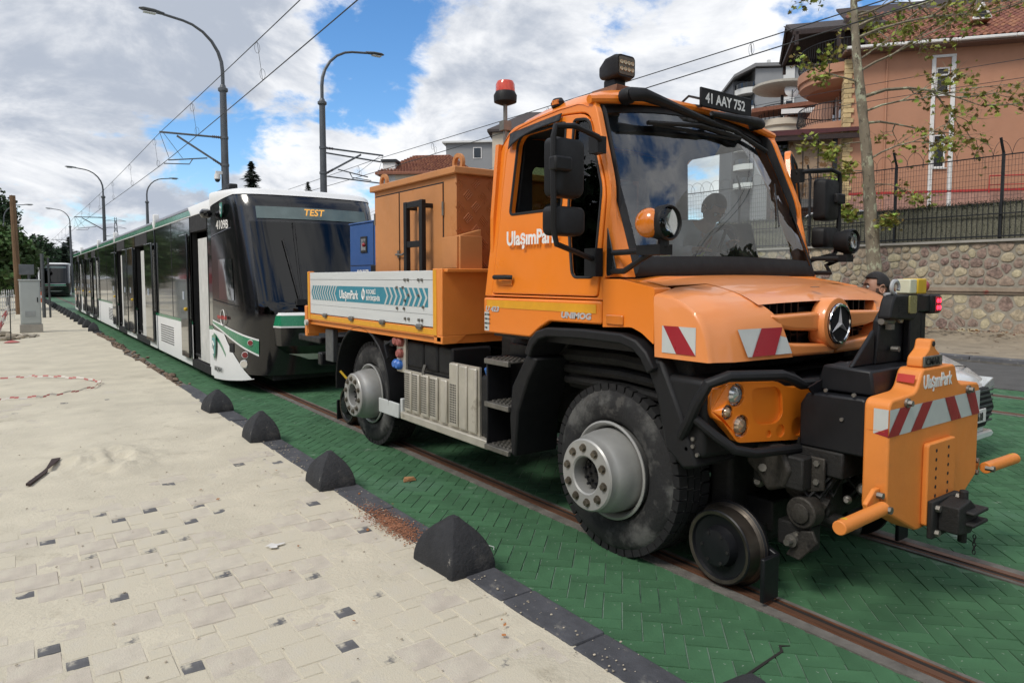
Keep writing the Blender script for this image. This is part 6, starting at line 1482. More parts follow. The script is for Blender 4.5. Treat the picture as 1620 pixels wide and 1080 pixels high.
# wipers, hung from the roof edge
def P_(a, b, off): return Vector(W(a, b, off))
q = MB()
q.tube([(-.70, 3.26, 2.90), (-.72, 3.17, 2.918), (-.66, 3.13, 2.915), (-.52, 3.12, 2.895), (-.17, 3.12, 2.845), (.05, 3.13, 2.825)], [.035, .045, .042, .034, .026, .018], 10); q.lathe([(.05, .05), (.055, 0), (.045, -.03)], (-.72, 3.20, 2.915), 'y', 12)
q.tube([(.05, 3.13, 2.825), tuple(P_(.36, .90, .05))], .015, 6); K(q, 'wiper', m_plast)
q = MB(); q.tube([tuple(P_(-.58, .875, .03)), tuple(P_(-.05, .885, .035)), tuple(P_(.46, .875, .03))], .016, 6); q.tube([tuple(P_(-.52, .87, .02)), tuple(P_(.4, .86, .02))], .011, 5); K(q, 'wiper_blade', m_rub)
q = MB(); q.tube([(.62, 3.24, 2.89), (.62, 3.16, 2.90), (.55, 3.14, 2.90), (.35, 3.13, 2.895), (.0, 3.12, 2.885)], [.03, .04, .036, .028, .018], 10); q.tube([(.0, 3.12, 2.885), tuple(P_(.12, .92, .05))], .014, 6); K(q, 'wiper', m_plast)
q = MB(); q.tube([tuple(P_(-.05, .925, .03)), tuple(P_(.4, .915, .035)), tuple(P_(.88, .87, .03))], .016, 6); K(q, 'wiper_blade', m_rub)
q = MB(); q.tube([tuple(P_(.60, .30, .012)), tuple(P_(.80, .62, .012))], .006, 5); K(q, 'antenna_lead', m_rub)
# number plate on the roof edge
np_ = K(MB().box(-.035, .545, 3.185, 3.20, 2.945, 3.078), 'number_plate', m_blk, bevel=.004)
K(MB().box(-.03, .54, 3.183, 3.186, 2.95, 2.957).box(-.03, .54, 3.183, 3.186, 3.066, 3.073).box(-.03, -.024, 3.183, 3.186, 2.95, 3.073).box(.534, .54, 3.183, 3.186, 2.95, 3.073), 'plate_edge', m_rub, np_, smooth=0)
Ktext('plate_text', '41 AAY 752', m_lett, (.012, 3.182, 2.976), .098, FRONT, np_, bold=.002, wide=.92)
q = MB(); q.tube([(-.02, 3.2, 3.0), (-.05, 3.28, 3.03), (-.06, 3.34, 2.99)], .009, 5); q.tube([(.0, 3.2, 2.95), (-.02, 3.27, 2.97), (-.02, 3.31, 2.96)], .009, 5); q.tube([(.5, 3.2, 2.95), (.5, 3.27, 2.95)], .009, 5); K(q, 'plate_bracket', m_rub, np_)

# ---- mirrors and auxiliary lamps
def mirror(s):
    X0 = 1.40 if s < 0 else 1.31; Y0 = 3.02
    bk = MB()
    bk.tube([(s * 1.03, 3.12, 2.57), (s * 1.12, 3.06, 2.585), (s * (X0 - .02), Y0 - .05, 2.60), (s * (X0 + .11), Y0 - .04, 2.585), (s * (X0 + .125), Y0 - .04, 2.52), (s * (X0 + .12), Y0 - .04, 2.02), (s * (X0 + .09), Y0 - .03, 1.94), (s * (X0 - .1), Y0 + .02, 1.90), (s * 1.10, 3.10, 1.86)], .017, 8)
    bk.box(s * 1.03, s * 1.10, 3.08, 3.16, 2.50, 2.60); bk.box(s * 1.07, s * 1.13, 3.06, 3.16, 1.76, 1.93)
    b_ = K(bk, 'mirror_bracket', m_plast)
    for (z0, z1, w, nm) in ((2.205, 2.535, .115, 'mirror'), (1.99, 2.155, .125, 'mirror')):
        zm, h = (z0 + z1) / 2, (z1 - z0) / 2
        rings = [[(s * (X0 + .005) + a, y, zm + b) for a, b in rrect(-w * k, w * k, -h * k2, h * k2, .04)] for y, k, k2 in ((Y0 - .055, .72, .86), (Y0 - .045, .88, .95), (Y0 - .01, 1, 1), (Y0 + .045, 1, 1))]
        mr_ = K(MB().loft(rings), nm, m_plast); MB().prism([(s * (X0 + .005) + a, zm + b) for a, b in rrect(-w * .9, w * .9, -h * .92, h * .92, .03)], 'y', Y0 + .0455, Y0 + .048).build('mirror_glass', m_chrome, mr_)
        if h > .1: MB().box(s * (X0 + .02), s * (X0 + .145), Y0 - .085, Y0 - .02, zm - .03, zm + .05).build('mirror_clamp', m_plast, mr_, bevel=.012)
both(mirror)
def auxlamp(s, x, y, z):
    q = MB(); q.tube([(s * 1.06, 2.98, 1.90), (s * 1.10, 2.80, 1.90), (x * 1.01, y + .12, 1.905)], .017, 8); q.tube([(s * 1.06, 2.99, 1.79), (s * 1.10, 2.85, 1.79), (x, y + .17, 1.85), (x, y + .05, 1.90)], .017, 8)
    q.box(x - .05, x + .05, y - .02, y + .15, 1.875, 1.93); q.cyl((x, y, 1.92), (x, y, 1.98), .03, n=10)
    br2 = K(q, 'lamp_bracket', m_plast)
    L_ = K(MB().lathe([(.03, .13), (.075, .10), (.094, .03), (.096, -.02), (.088, -.03), (.082, -.02), (.078, .0)], (x, y - .02, z), 'y', 28, cap=False), 'auxiliary_lamp', m_plast)
    K(MB().lathe([(.082, -.01), (.07, .015), (.045, .035), (.02, .042), (.0, .042)], (x, y - .02, z), 'y', 24), 'reflector', m_hl, L_)
    K(MB().cyl((x, y + .02, z), (x, y - .012, z), .013, n=10), 'bulb', m_lett, L_)
    K(MB().lathe([(.081, -.014), (.06, -.024), (.0, -.029)], (x, y - .02, z), 'y', 24), 'lamp_lens', m_lglass, L_)
    K(MB().ball((x + s * .062, y + .05, z), .082, 16, 10, (.75, 1, .98)), 'turn_indicator', m_amb, L_)
auxlamp(-1, -1.13, 2.53, 2.045); auxlamp(1, 1.25, 2.80, 2.03)

# ---- bumper with lamp panels
def bumper(s):
    K(MB().prism([(s * 1.06, 2.30), (s * .80, 2.265), (s * .30, 2.235), (s * .28, 2.5), (s * 1.0, 2.62), (s * 1.06, 2.55)], 'z', .80, 1.22), 'bumper', m_plast, bevel=.03, seg=3)
    def bp_(x, z, off=0): k = abs(x); return (s * k, 2.145 + .075 * (k - .3) / .75 + (.05 if k > 1.02 else 0) - off, z)
    top = [(1.035, 1.175), (.99, 1.21), (.60, 1.19), (.52, 1.150), (.315, 1.135), (.30, .835), (.90, .885), (.985, .975), (1.04, 1.045)]
    top = rpoly(top, [.02, .03, .05, .04, .02, .02, .03, .04, .03])
    hl = [(.915, 1.140, .062), (.978, 1.055, .040), (.875, .972, .060)]
    holes = [[(x + r * math.cos(t), z + r * math.sin(t)) for t in (2 * PI * k / 18 for k in range(18))] for x, z, r in hl]
    rec = rpoly([(.80, 1.165), (.60, 1.160), (.56, 1.12), (.545, 1.0), (.60, .955), (.74, .965), (.79, 1.0)], .04)
    circ = [[(x + r * math.cos(t), z + r * math.sin(t)) for t in (2 * PI * k / 18 for k in range(18))] for x, z, r in ((.66, .905, .020), (.565, .912, .036), (.42, .922, .052))]
    p = panel(top, holes + [rec] + circ, lambda x, z: bp_(x, z), 'lamp_panel', m_or, truck, KO, solid=-.05 if False else .05, bevel=.008)
    panel([(.675 + (x - .675) * 1.15, 1.06 + (z - 1.06) * 1.15) for x, z in rec], [], lambda x, z: bp_(x, z, -.022), 'panel_recess', m_or, p, solid=.004)
    for c_ in circ:
        mx_, mz_ = sum(a for a, b in c_) / 18, sum(b for a, b in c_) / 18; panel([(mx_ + (a - mx_) * 1.3, mz_ + (b - mz_) * 1.3) for a, b in c_], [], lambda x, z: bp_(x, z, -.012), 'panel_recess', m_or, p, solid=.004)
    for (x, z, r) in hl:
        b = bp_(x, z)
        cup = K(MB().lathe([(r * 1.05, .0), (r * .98, .035), (r * .5, .05)], (b[0], b[1] + .0, b[2]), 'y', 20, cap=False), 'lamp_cup', m_chrome, p); K(MB().lathe([(r * .82, .03), (r * .8, .0), (r * .55, -.018), (.0, -.026)], (b[0], b[1] + .012, b[2]), 'y', 20), 'headlamp', m_hl if z > 1.1 else mat('lamp_clear_amber', (.50, .36, .24), .1, metal=.5, coat=1), p)
    tp_ = [(1.06, 2.44, .90), (1.10, 2.36, 1.0), (1.105, 2.31, 1.10), (1.09, 2.25, 1.21), (1.02, 2.18, 1.25), (.66, 2.11, 1.235), (.58, 2.10, 1.21), (.50, 2.095, 1.175), (.26, 2.085, 1.165)]
    K(MB().tube([(s * a, b, c_) for a, b, c_ in tp_], .030, 10), 'bumper_tube', m_plast)
    K(MB().tube([(s * 1.09, 2.34, 1.02), (s * 1.03, 2.24, .93), (s * .97, 2.17, .865), (s * .88, 2.12, .845), (s * .28, 2.09, .805)], .026, 10), 'bumper_tube', m_plast)
    for (y, z) in ((2.42, .90), (2.36, .86), (2.36, .90), (2.33, .82), (2.40, .84)): K(MB().cyl((s * 1.062, y, z), (s * 1.075, y, z), .011, n=8), 'bolt', m_steelg)
both(bumper)
K(MB().box(-.28, .28, 2.12, 2.5, .78, 1.18), 'bumper', m_blk, bevel=.02)
# ---- front rail attachment
K(MB().prism([(1.74, .84), (2.10, .84), (2.10, 1.07), (2.06, 1.135), (1.76, 1.14), (1.74, 1.13)], 'x', -.50, .50), 'mounting_box', m_blk, bevel=.012)
K(MB().prism([(1.74, 1.145), (2.06, 1.145), (2.02, 1.285), (1.76, 1.275)], 'x', -.42, .40), 'mounting_box', m_blk, bevel=.012)
for (y, z) in ((1.86, 1.02), (1.95, 1.16), (1.80, 1.155)): K(MB().cyl((-.50, y, z), (-.512, y, z), .01, n=8), 'bolt', m_steelg)
PT = 1.61
front = rpoly([(-.53, .60), (-.20, .44), (.20, .44), (.53, .62), (.53, 1.155), (.24, 1.17), (.19, 1.285), (-.19, 1.285), (-.25, 1.17), (-.53, 1.155)], [.02, .02, .02, .02, .05, .05, .03, .03, .05, .05])
fp = K(MB().prism(front, 'y', PT, PT + .125), 'coupling_plate', m_orp, bevel=.012, seg=3)
lug = rpoly([(-.16, 1.286), (.06, 1.286), (.05, 1.35), (-.01, 1.38), (-.015, 1.43), (-.065, 1.43), (-.08, 1.38), (-.15, 1.34)], .015)
K(MB().prism(lug, 'y', PT + .02, PT + .10), 'lifting_lug', m_orp, fp, bevel=.008); K(MB().cyl((-.04, PT + .015, 1.405), (-.04, PT + .105, 1.405), .014, n=10), 'lug_hole', m_rub, fp)
tagp = K(MB().box(-.16, .05, PT + .008, PT + .018, 1.29, 1.345), 'maker_tag', m_steelg, fp, bevel=.003); Ktext('tag_text', 'CMAR', m_iron, (-.145, PT + .006, 1.30), .052, FRONT, tagp, bold=.001, wide=1.1)
K(MB().box(-.5305, -.5325 , PT + .02, PT + .11, 1.0, 1.001), 'edge', m_orp, fp)
decal('red_patch', [[(-.255, PT + .015, 1.215), (-.238, PT + .11, 1.215), (-.222, PT + .11, 1.255), (-.238, PT + .015, 1.255)]], mat('red_tape', (.52, .045, .035), .5), fp)
Ktext('plate_lettering', 'UlaşımPark', m_lett, (-.185, PT - .002, 1.182), .098, FRONT, fp, bold=.003, wide=.72)
YB = PT - .0022
decal('warning_band', [[(-.53, YB, .975), (.53, YB, .975), (.53, YB, 1.11), (-.53, YB, 1.11)]], m_wref, fp)
R_ = []
for a in (-.43, -.19): R_.append([(a, YB - .002, 1.11), (a + .115, YB - .002, 1.11), (a + .115 - .10 - .02, YB - .002, .975), (a - .10 - .02, YB - .002, .975)])
for a in (.07, .34): R_.append([(a, YB - .002, 1.11), (a + .115, YB - .002, 1.11), (min(.53, a + .115 + .10), YB - .002, .975), (a + .09, YB - .002, .975)])
for r_ in R_: decal('warning_stripe', [r_], m_red, fp)
decal('warning_band', [[(-.5312, PT + .004, .975), (-.5312, PT + .075, .985), (-.5312, PT + .075, 1.11), (-.5312, PT + .004, 1.11)]], m_wref, fp)
decal('warning_stripe', [[(-.5318, PT + .003, .975), (-.5318, PT + .070, .985), (-.5318, PT + .003, 1.02)]], m_red, fp)
for x in (-.36, .36): K(MB().lathe([(.024, .0), (.024, -.012)], (x, PT, 1.128), 'y', 14).cyl((x, PT - .012, 1.128), (x, PT - .032, 1.128), .016, n=6), 'bolt', m_steelg, fp)
hp = K(MB().prism(rrect(-.165, .165, .46, .895, .02), 'y', PT - .03, PT), 'hole_plate', m_orp, fp, bevel=.008)
for i in range(8):
    for x in (-.072, .072): K(MB().cyl((x, PT - .0315, .85 - i * .048), (x, PT - .025, .85 - i * .048), .0095, n=10), 'hole', m_rub, hp)
q = MB(); q.box(-.16, .16, PT - .06, PT - .03, .40, .60); q.prism([(-.10, .44), (.05, .42), (.14, .47), (.14, .53), (.04, .60), (-.10, .58)], 'y', PT - .16, PT - .06); q.cyl((.05, PT - .12, .36), (.05, PT - .12, .64), .022, n=10); q.box(-.02, .16, PT - .2, PT - .06, .47, .49); q.box(-.02, .16, PT - .2, PT - .06, .53, .55)
cp = K(q, 'tow_coupler', m_grim, bevel=.008)
for x, z in ((-.12, .56), (.12, .58), (-.12, .43), (.1, .42)): K(MB().cyl((x, PT - .06, z), (x, PT - .08, z), .018, n=6), 'bolt', m_steelg, cp)
for k in range(5):
    r_ = MB(); r_.tube([(.07 + (.007 * math.cos(a) if k % 2 else 0), PT - .17 + (0 if k % 2 else .007 * math.cos(a)), .40 - k * .02 + .013 * math.sin(a)) for a in np.linspace(0, 2 * PI, 11)], .0028, 4); K(r_, 'chain_link', m_grim, cp)
def arm(s):
    a = K(MB().prism([(s * .53, .60), (s * .535, .72), (s * .58, .72), (s * .66, .66), (s * .64, .60)], 'y', PT + .03, PT + .055), 'side_arm', m_orp, bevel=.006)
    K(MB().cyl((s * .60, PT - .02, .645), (s * 1.02, PT - .03, .64), .033, n=16), 'arm_tube', m_orp, a, bevel=.004); K(MB().lathe([(.0345, 0), (.0345, .02 * s)], (s * .96, PT - .026, .64), 'x', 14, cap=False), 'arm_mark', m_ylw, a)
    for y, z in ((PT + .01, .69), (PT + .01, .62)): K(MB().cyl((s * .56, PT + .03, z), (s * .56, PT + .0, z), .016, n=6), 'bolt', m_steelg, a)
    K(MB().cyl((s * .61, PT - .02, .645), (s * .61, PT - .065, .645), .018, n=6), 'bolt', m_steelg, a)
both(arm)
# sensor post
po = K(MB().prism([(-.17, 1.28), (.25, 1.28), (.25, 1.56), (-.03, 1.62), (-.14, 1.52)], 'y', 1.86, 1.90).prism([(-.17, 1.28), (-.40, 1.28), (-.17, 1.47)], 'y', 1.87, 1.895).box(.12, .25, 1.82, 1.86, 1.28, 1.56).box(.30, .36, 1.84, 1.90, 1.28, 1.62), 'sensor_post', m_blk, bevel=.008)
K(MB().prism(rpoly([(-.16, 1.53), (.13, 1.515), (.18, 1.55), (.18, 1.66), (-.10, 1.66), (-.13, 1.62)], .02), 'y', 1.80, 1.87), 'control_unit', m_plast, po, bevel=.012)
q = MB()
for k in range(6): q.box(-.06, .01, 1.796, 1.80, 1.565 + k * .014, 1.570 + k * .014)
K(q, 'vent_slot', m_rub, po, smooth=0)
K(MB().prism([(.085 + a, 1.605 + b) for a, b in rrect(-.04, .04, -.05, .05, .01)], 'y', 1.79, 1.80), 'sensor_window', mat('olive_lens', (.20, .19, .08), .25), po)
K(MB().box(.18, .34, 1.81, 1.88, 1.56, 1.655), 'light_arm', m_blk, po, bevel=.008)
rl_ = K(MB().box(.33, .45, 1.80, 1.87, 1.545, 1.655), 'rail_signal', m_plast, po, bevel=.01)
K(MB().box(.375, .445, 1.795, 1.801, 1.555, 1.645), 'signal_glass', mat('signal_red', (.25, .01, .02), .25), po, bevel=.004)
for i in range(2):
    for j in range(2): K(MB().lathe([(.014, 0), (.0, -.004)], (.395 + .03 * i, 1.794, 1.58 + .04 * j), 'y', 12), 'signal_led', mat('red_led', (.8, .02, .03), .4, emit=(1, .02, .05), estr=3.5), po)
eb = K(MB().box(.06, .14, 1.80, 1.88, 1.665, 1.745), 'emergency_stop', mat('pale_plastic', (.6, .6, .45), .5), bevel=.006)
K(MB().box(.14, .25, 1.795, 1.885, 1.662, 1.748), 'stop_housing', m_ylw, eb, bevel=.008); K(MB().lathe([(.016, .25), (.018, .285), (.032, .29), (.034, .31), (.022, .32)], (0, 1.84, 1.705), 'x', 18), 'stop_button', mat('button_red', (.32, .05, .07), .4), eb)
q = MB(); q.tube([(-.05 + .04 * math.cos(a), 1.83, 1.70 + .035 * math.sin(a)) for a in np.linspace(-.5, 5, 20)] + [(-.10, 1.86, 1.66)], .011, 6); K(q, 'cable_loop', mat('grey_cable', (.35, .36, .37), .5), po)
K(MB().tube([(-.15, 1.85, 1.515), (-.02, 1.85, 1.515)], .018, 8).box(-.10, -.06, 1.82, 1.85, 1.47, 1.50).cyl((-.02, 1.85, 1.53), (-.02, 1.81, 1.53), .016, n=8).cyl((-.02, 1.85, 1.36), (-.02, 1.81, 1.36), .016, n=8), 'latch', m_steelg, po)
K(MB().lathe([(.026, 0), (.026, -.012), (.012, -.012)], (.08, 1.86, 1.525), 'y', 14), 'grommet', mat('cream_plastic', (.5, .46, .36), .5), po)
K(MB().prism([(-.55, 1.17), (-.35, 1.22), (-.24, 1.12), (-.42, 1.06)], 'y', 2.02, 2.03).tube([(-.22, 2.05, 1.25), (-.10, 2.0, 1.12), (-.1, 1.95, 1.05)], .05, 10), 'bracket_sheet', m_blk)
# rail guide axle
def railwheel(s, y):
    prof = [(.02, .67), (.10, .668), (.205, .66), (.238, .665), (.240, .69), (.226, .705), (.214, .715), (.208, .80), (.200, .806), (.180, .80), (.172, .785), (.115, .775), (.105, .80), (.100, .83), (.06, .835), (.02, .835)]
    w = K(MB().lathe([(r, s * x) for r, x in prof], (0, y, .243), 'x', 44), 'rail_wheel', m_blk)
    K(MB().lathe([(.2095, s * .7995), (.2145, s * .716), (.228, s * .703), (.2415, s * .688)], (0, y, .243), 'x', 44, cap=False), 'rail_wheel_tread', m_rail, w)
    K(MB().lathe([(.2005, s * .8065), (.182, s * .8015)], (0, y, .243), 'x', 44, cap=False), 'rail_wheel_rim', m_rail, w)
    for k in range(6): a = k * PI / 3; K(MB().cyl((s * .78, y + .085 * math.cos(a), .243 + .085 * math.sin(a)), (s * .838, y + .085 * math.cos(a), .243 + .085 * math.sin(a)), .010, n=6), 'bolt', m_grim, w)
    sg = -1 if y < 4 else 1
    gd = K(MB().prism([(y + sg * .275, .03), (y + sg * .30, .03), (y + sg * .30, .27), (y + sg * .275, .27)], 'x', s * .67, s * .81).prism([(y, .30), (y + sg * .28, .20), (y + sg * .28, .26), (y, .36)], 'x', s * .63, s * .665), 'rail_guard', m_blk, bevel=.008)
    arm_ = MB(); arm_.prism([(y, .17), (y, .32), (y + .45 * -sg * -1 * .0 + sg * -.1, .36), (y - sg * .5, .72), (y - sg * .62, .66), (y - sg * .2, .2)], 'x', s * .50, s * .58)
    arm_.box(s * .45, s * .66, y - .08, y + .08, .16, .33); K(arm_, 'guide_arm', m_grim, bevel=.015)
for y in (2.39, 7.72):
    for s in (-1, 1): railwheel(s, y)
    K(MB().cyl((-.66, y, .243), (.66, y, .243), .06, n=14).box(-.45, .45, y - .11, y + .11, .28, .46), 'guide_axle', m_grim, bevel=.01)
q = MB(); q.box(-.42, -.30, 1.95, 2.20, .42, .86); q.box(.30, .42, 1.95, 2.20, .42, .86); q.box(-.5, .5, 1.85, 2.1, .70, .84); q.cyl((-.45, 2.02, .50), (.45, 2.02, .50), .075, n=14); q.box(-.62, -.42, 2.0, 2.3, .62, .80); q.tube([(-.5, 2.15, .72), (-.42, 2.0, .45), (-.3, 1.85, .40)], .045, 8); q.tube([(-.55, 2.3, .8), (-.45, 2.0, .55)], .03, 8); q.tube([(.45, 2.3, .8), (.4, 1.9, .45)], .04, 8); q.box(-.56, -.46, 1.98, 2.18, .28, .42); q.cyl((-.1, 2.1, .4), (-.1, 1.85, .75), .05, n=10)
gf = K(q, 'guide_frame', m_grim, bevel=.012)
q = MB()
for (x, y, z) in ((-.425, 2.15, .78), (-.425, 2.05, .78), (-.425, 2.15, .70), (-.425, 2.05, .70), (-.57, 2.05, .37), (-.47, 2.02, .50)): q.cyl((x, y, z), (x - .02, y, z), .017, n=6)
K(q, 'frame_bolts', m_steelg, gf)
m_cast = mat('grimy_casting', (.045, .040, .034), .6, metal=.3, var=.4, scale=12, bump=.4, bscale=40, dirt=((.012, .011, .010), .52, 6, .15))
K(MB().prism([(2.02, .24), (2.10, .25), (2.02, .40), (1.95, .42), (1.92, .36)], 'x', -.60, -.58), 'link_plate', m_cast, gf, bevel=.006)
K(MB().prism([(2.30, .84), (2.12, .84), (2.06, .72), (2.10, .62), (2.20, .58), (2.26, .66), (2.34, .72)], 'x', -.64, -.54), 'casting', m_cast, gf, bevel=.02, seg=3)
K(MB().prism([(2.10, .80), (1.93, .80), (1.93, .63), (2.02, .60), (2.10, .63)], 'x', -.535, -.515), 'bolt_plate', m_cast, gf, bevel=.006)
for (y_, z_) in ((2.07, .77), (1.97, .77), (2.07, .67), (1.97, .67)): K(MB().cyl((-.515, y_, z_), (-.548, y_, z_), .017, n=6), 'bolt', m_steelg, gf)
K(MB().cyl((-.50, 2.02, .50), (-.60, 2.02, .50), .085, n=20).lathe([(.03, -.60), (.06, -.612), (.02, -.62)], (0, 2.02, .50), 'x', 14), 'pivot_drum', m_cast, gf, bevel=.008)
K(MB().tube([(-.50, 2.40, .86), (-.52, 2.22, .78), (-.50, 2.12, .60), (-.42, 1.98, .52)], [.05, .045, .05, .06], 10), 'casting', m_cast, gf)
for k in range(6):
    a0 = random.Random(k); q = MB(); q.tube([(-.30 - .05 * k, 2.35, .92), (-.36 - .04 * k, 2.16 + a0.uniform(-.04, .04), .72 + a0.uniform(-.05, .05)), (-.34 - .04 * k, 1.98 + a0.uniform(-.05, .05), .58), (-.30 - .03 * k, 1.90, .74)], .011, 6); K(q, 'hose', m_rub, gf)
for (x_, y_, z_, r_) in ((-.60, 2.24, .70, .045), (-.56, 2.30, .60, .035), (-.45, 1.86, .46, .03), (-.30, 1.84, .62, .035), (-.48, 1.83, .60, .022)):
    K(MB().ball((x_, y_, z_), r_, 12, 8).cyl((x_, y_, z_), (x_ - .05, y_ - .02, z_ + .01), r_ * .5, n=8), 'joint', m_steelg, gf)
K(MB().cyl((-.52, 2.06, .34), (-.62, 2.06, .34), .035, n=14).cyl((-.62, 2.06, .34), (-.66, 2.06, .34), .018, n=10), 'pivot_pin', m_steelg, gf)
q = MB()
for k in range(5): q.tube([(-.3 + .12 * k, 2.2, .95), (-.35 + .14 * k, 2.0, .75), (-.25 + .1 * k, 1.9, .6), (-.3 + .12 * k, 2.0, .45)], .012, 6)
K(q, 'hydraulic_hoses', m_rub)
K(MB().box(.60, 1.02, 4.35, 5.75, .42, 1.10), 'far_tank', m_grim, bevel=.05, seg=3)
K(MB().box(-.60, .60, 2.46, 2.62, .30, .98).box(-.34, .34, 2.62, 3.4, .50, .80).box(-.62, .62, 3.62, 3.72, .34, .90), 'under_guard', m_grim, bevel=.03)
K(MB().cyl((-.55, 5.2, .62), (.55, 5.2, .62), .2, n=18).box(-.6, .6, 4.4, 4.6, .45, .8).cyl((-.45, 5.75, .6), (.4, 5.75, .6), .15, n=16).box(-.36, .36, 5.9, 6.5, .5, .8), 'air_tank', m_grim, bevel=.02)
K(MB().box(-.9, .9, 7.0, 7.08, .35, .95).box(-.62, .62, 7.1, 8.0, .62, 1.18), 'rear_subframe', m_grim, bevel=.02)
# tow bar and rear underrun
K(MB().box(-1.0, 1.0, 8.0, 8.12, .70, .86).box(-.1, .1, 8.1, 10.2, .66, .78).box(-.9, -.4, 8.3, 9.1, .93, 1.02).box(-.5, -.3, 8.1, 8.9, 1.0, 1.1), 'tow_bar', m_blk, bevel=.02)
K(MB().box(-1.0, -.93, 7.62, 7.85, .78, 1.16), 'tail_lamp_bracket', m_galv2, bevel=.01)

# ================================================================== LOAD ON THE BED
m_orc = mat('cabinet_orange', (.50, .215, .075), .55, var=.08, scale=3, bump=.12, bscale=25, dirt=(((.40, .135, .03), .58, 2.1, .2), ((.10, .05, .03), .74, 18, .04)))
m_orc2 = mat('cabinet_orange_tread', (.37, .115, .03), .55, var=.08, scale=3)
oc = thing('equipment_cabinet', 'weathered orange steel equipment cabinet with double doors on the truck bed', 'cabinet', (3.96, 5.9, 1.27))
OO = (0, -5.9, -1.27)
def Q_(q, name, m, parent=None, **k): return q.build(name, m, parent or oc, OO if parent is None else (0, 0, 0), **k)
body = Q_(MB().box(-.86, .62, 5.10, 6.74, 1.275, 2.64), 'body', m_orc, bevel=.006)
Q_(MB().box(-.90, .66, 5.06, 6.78, 2.64, 2.70), 'lid', m_orc, bevel=.008)
for y0, y1 in ((5.32, 6.14), (6.17, 6.70)):
    d = Q_(MB().box(-.872, -.861, y0, y1, 1.40, 2.58), 'door', m_orc, bevel=.004)
    Q_(MB().box(-.862, -.8605, y0 - .012, y1 + .012, 1.39, 2.595), 'door_gap', m_rub, d, smooth=0)
    for z in (1.62, 2.36):
        yy = y0 - .012 if y0 < 6 else y1 + .012; Q_(MB().cyl((-.872, yy, z - .06), (-.872, yy, z + .06), .011, n=8), 'hinge', m_steelg, d)
Q_(MB().tube([(-.875, 6.20, 1.985), (-.90, 6.18, 1.98), (-.90, 6.05, 1.975), (-.89, 6.02, 1.99)], .010, 6).box(-.89, -.873, 6.13, 6.17, 1.95, 2.02), 'hasp', m_steelg)
q = MB()
for z in (2.42, 2.06, 1.72, 1.42): q.box(-.99, -.955, 5.52, 5.80, z - .028, z + .028)
for y in (5.50, 5.80): q.box(-.995, -.95, y - .028, y + .028, 1.38, 2.45)
for y in (5.50, 5.80): q.box(-.952, -.872, y - .02, y + .02, 2.38, 2.42)
Q_(q, 'ladder', m_blk, bevel=.004)
tp = MB()   # tread plate end with raised lozenges
for i in range(13):
    for j in range(9):
        x = -.82 + j * .16 + (.08 if i % 2 else 0); z = 1.36 + i * .10
        if x > .55: continue
        for k in range(4):
            d = -.028 + k * .018; sg = 1 if (i + j) % 2 else -1; a = (x + d * .7, z + d * .7 * -sg); tp.add([(a[0] - .028, 5.0985, a[1] - .028 * sg), (a[0] + .028, 5.0985, a[1] + .028 * sg), (a[0] + .025, 5.094, a[1] + .034 * sg), (a[0] - .031, 5.094, a[1] - .022 * sg), (a[0] - .028, 5.0985, a[1] - .014 * sg), (a[0] + .022, 5.0985, a[1] + .04 * sg)], [(0, 1, 2, 3), (3, 2, 5, 4)])
tag(Q_(tp, 'tread_lozenges', m_orc2, body, smooth=0, fix=False), kind='stuff')
Q_(MB().box(-.855, .615, 5.0985, 5.0998, 1.28, 2.63), 'tread_plate', m_orc2, smooth=0)
Q_(MB().box(-.885, -.66, 5.0, 5.093, 1.83, 2.11).prism([(-.66, 2.11), (-.885, 2.11), (-.66, 2.17)], 'y', 5.02, 5.093), 'cable_trough', m_orc, bevel=.004)
Q_(MB().box(-.905, -.874, 5.02, 5.27, 1.835, 2.105), 'cable_cover', m_orc, bevel=.004)
for y in (5.18, 6.66):
    q = MB(); n = 18; ring = lambda r, x: [(x, y + r * math.cos(a), 2.745 + r * math.sin(a)) for a in (2 * PI * k / n for k in range(n))]
    q.loft([ring(.05, -.80), ring(.085, -.80), ring(.085, -.77), ring(.05, -.77), ring(.05, -.80)], cap=False); Q_(q, 'lifting_eye', m_orc)
gn = thing('generator', 'blue generator box behind the orange cabinet on the truck bed', 'generator', (3.96, 7.6, 1.27)); GO = (0, -7.6, -1.27)
m_blue = mat('generator_blue', (.022, .085, .27), .4, var=.06, scale=3, dirt=((.05, .1, .22), .64, 3, .1))
gbod = MB().box(-.58, .62, 6.86, 8.08, 1.28, 2.395).build('housing', m_blue, gn, GO, bevel=.012)
MB().box(-.59, .63, 6.85, 8.09, 2.395, 2.415).build('lid', m_blue, gn, GO, bevel=.006)
MB().box(-.585, -.5805, 7.38, 7.385, 1.9, 2.39).box(-.585, -.5805, 7.38, 8.06, 1.9, 1.905).build('panel_seam', m_rub, gbod, smooth=0)
wn_ = MB().box(-.592, -.5805, 7.56, 7.74, 2.05, 2.24).build('inspection_window', m_rub, gn, GO, bevel=.004); MB().box(-.594, -.5925, 7.585, 7.715, 2.075, 2.215).build('window_glass', m_tg, wn_, smooth=0); MB().ball((-.594, 7.63, 2.14), .025, 8, 6).build('red_switch', m_red, wn_)
MB().box(-.61, -.5805, 6.90, 7.42, 1.30, 1.90).build('side_panel', m_plast, gn, GO, bevel=.01)
text('generator_text', 'KOHLER', m_lett, gn, (-.584, 7.86 - 7.6, 1.775 - 1.27), .105, SIDE, bold=.003, wide=.85)
text('generator_text', 'SDMO', m_lett, gn, (-.584, 7.77 - 7.6, 1.635 - 1.27), .105, SIDE, bold=.003, wide=.85)
MB().box(-.5835, -.5815, 7.79, 7.86, 1.635, 1.71).box(-.5835, -.5815, 7.44, 7.86, 1.745, 1.751).build('print_line', m_lett, gbod, smooth=0)

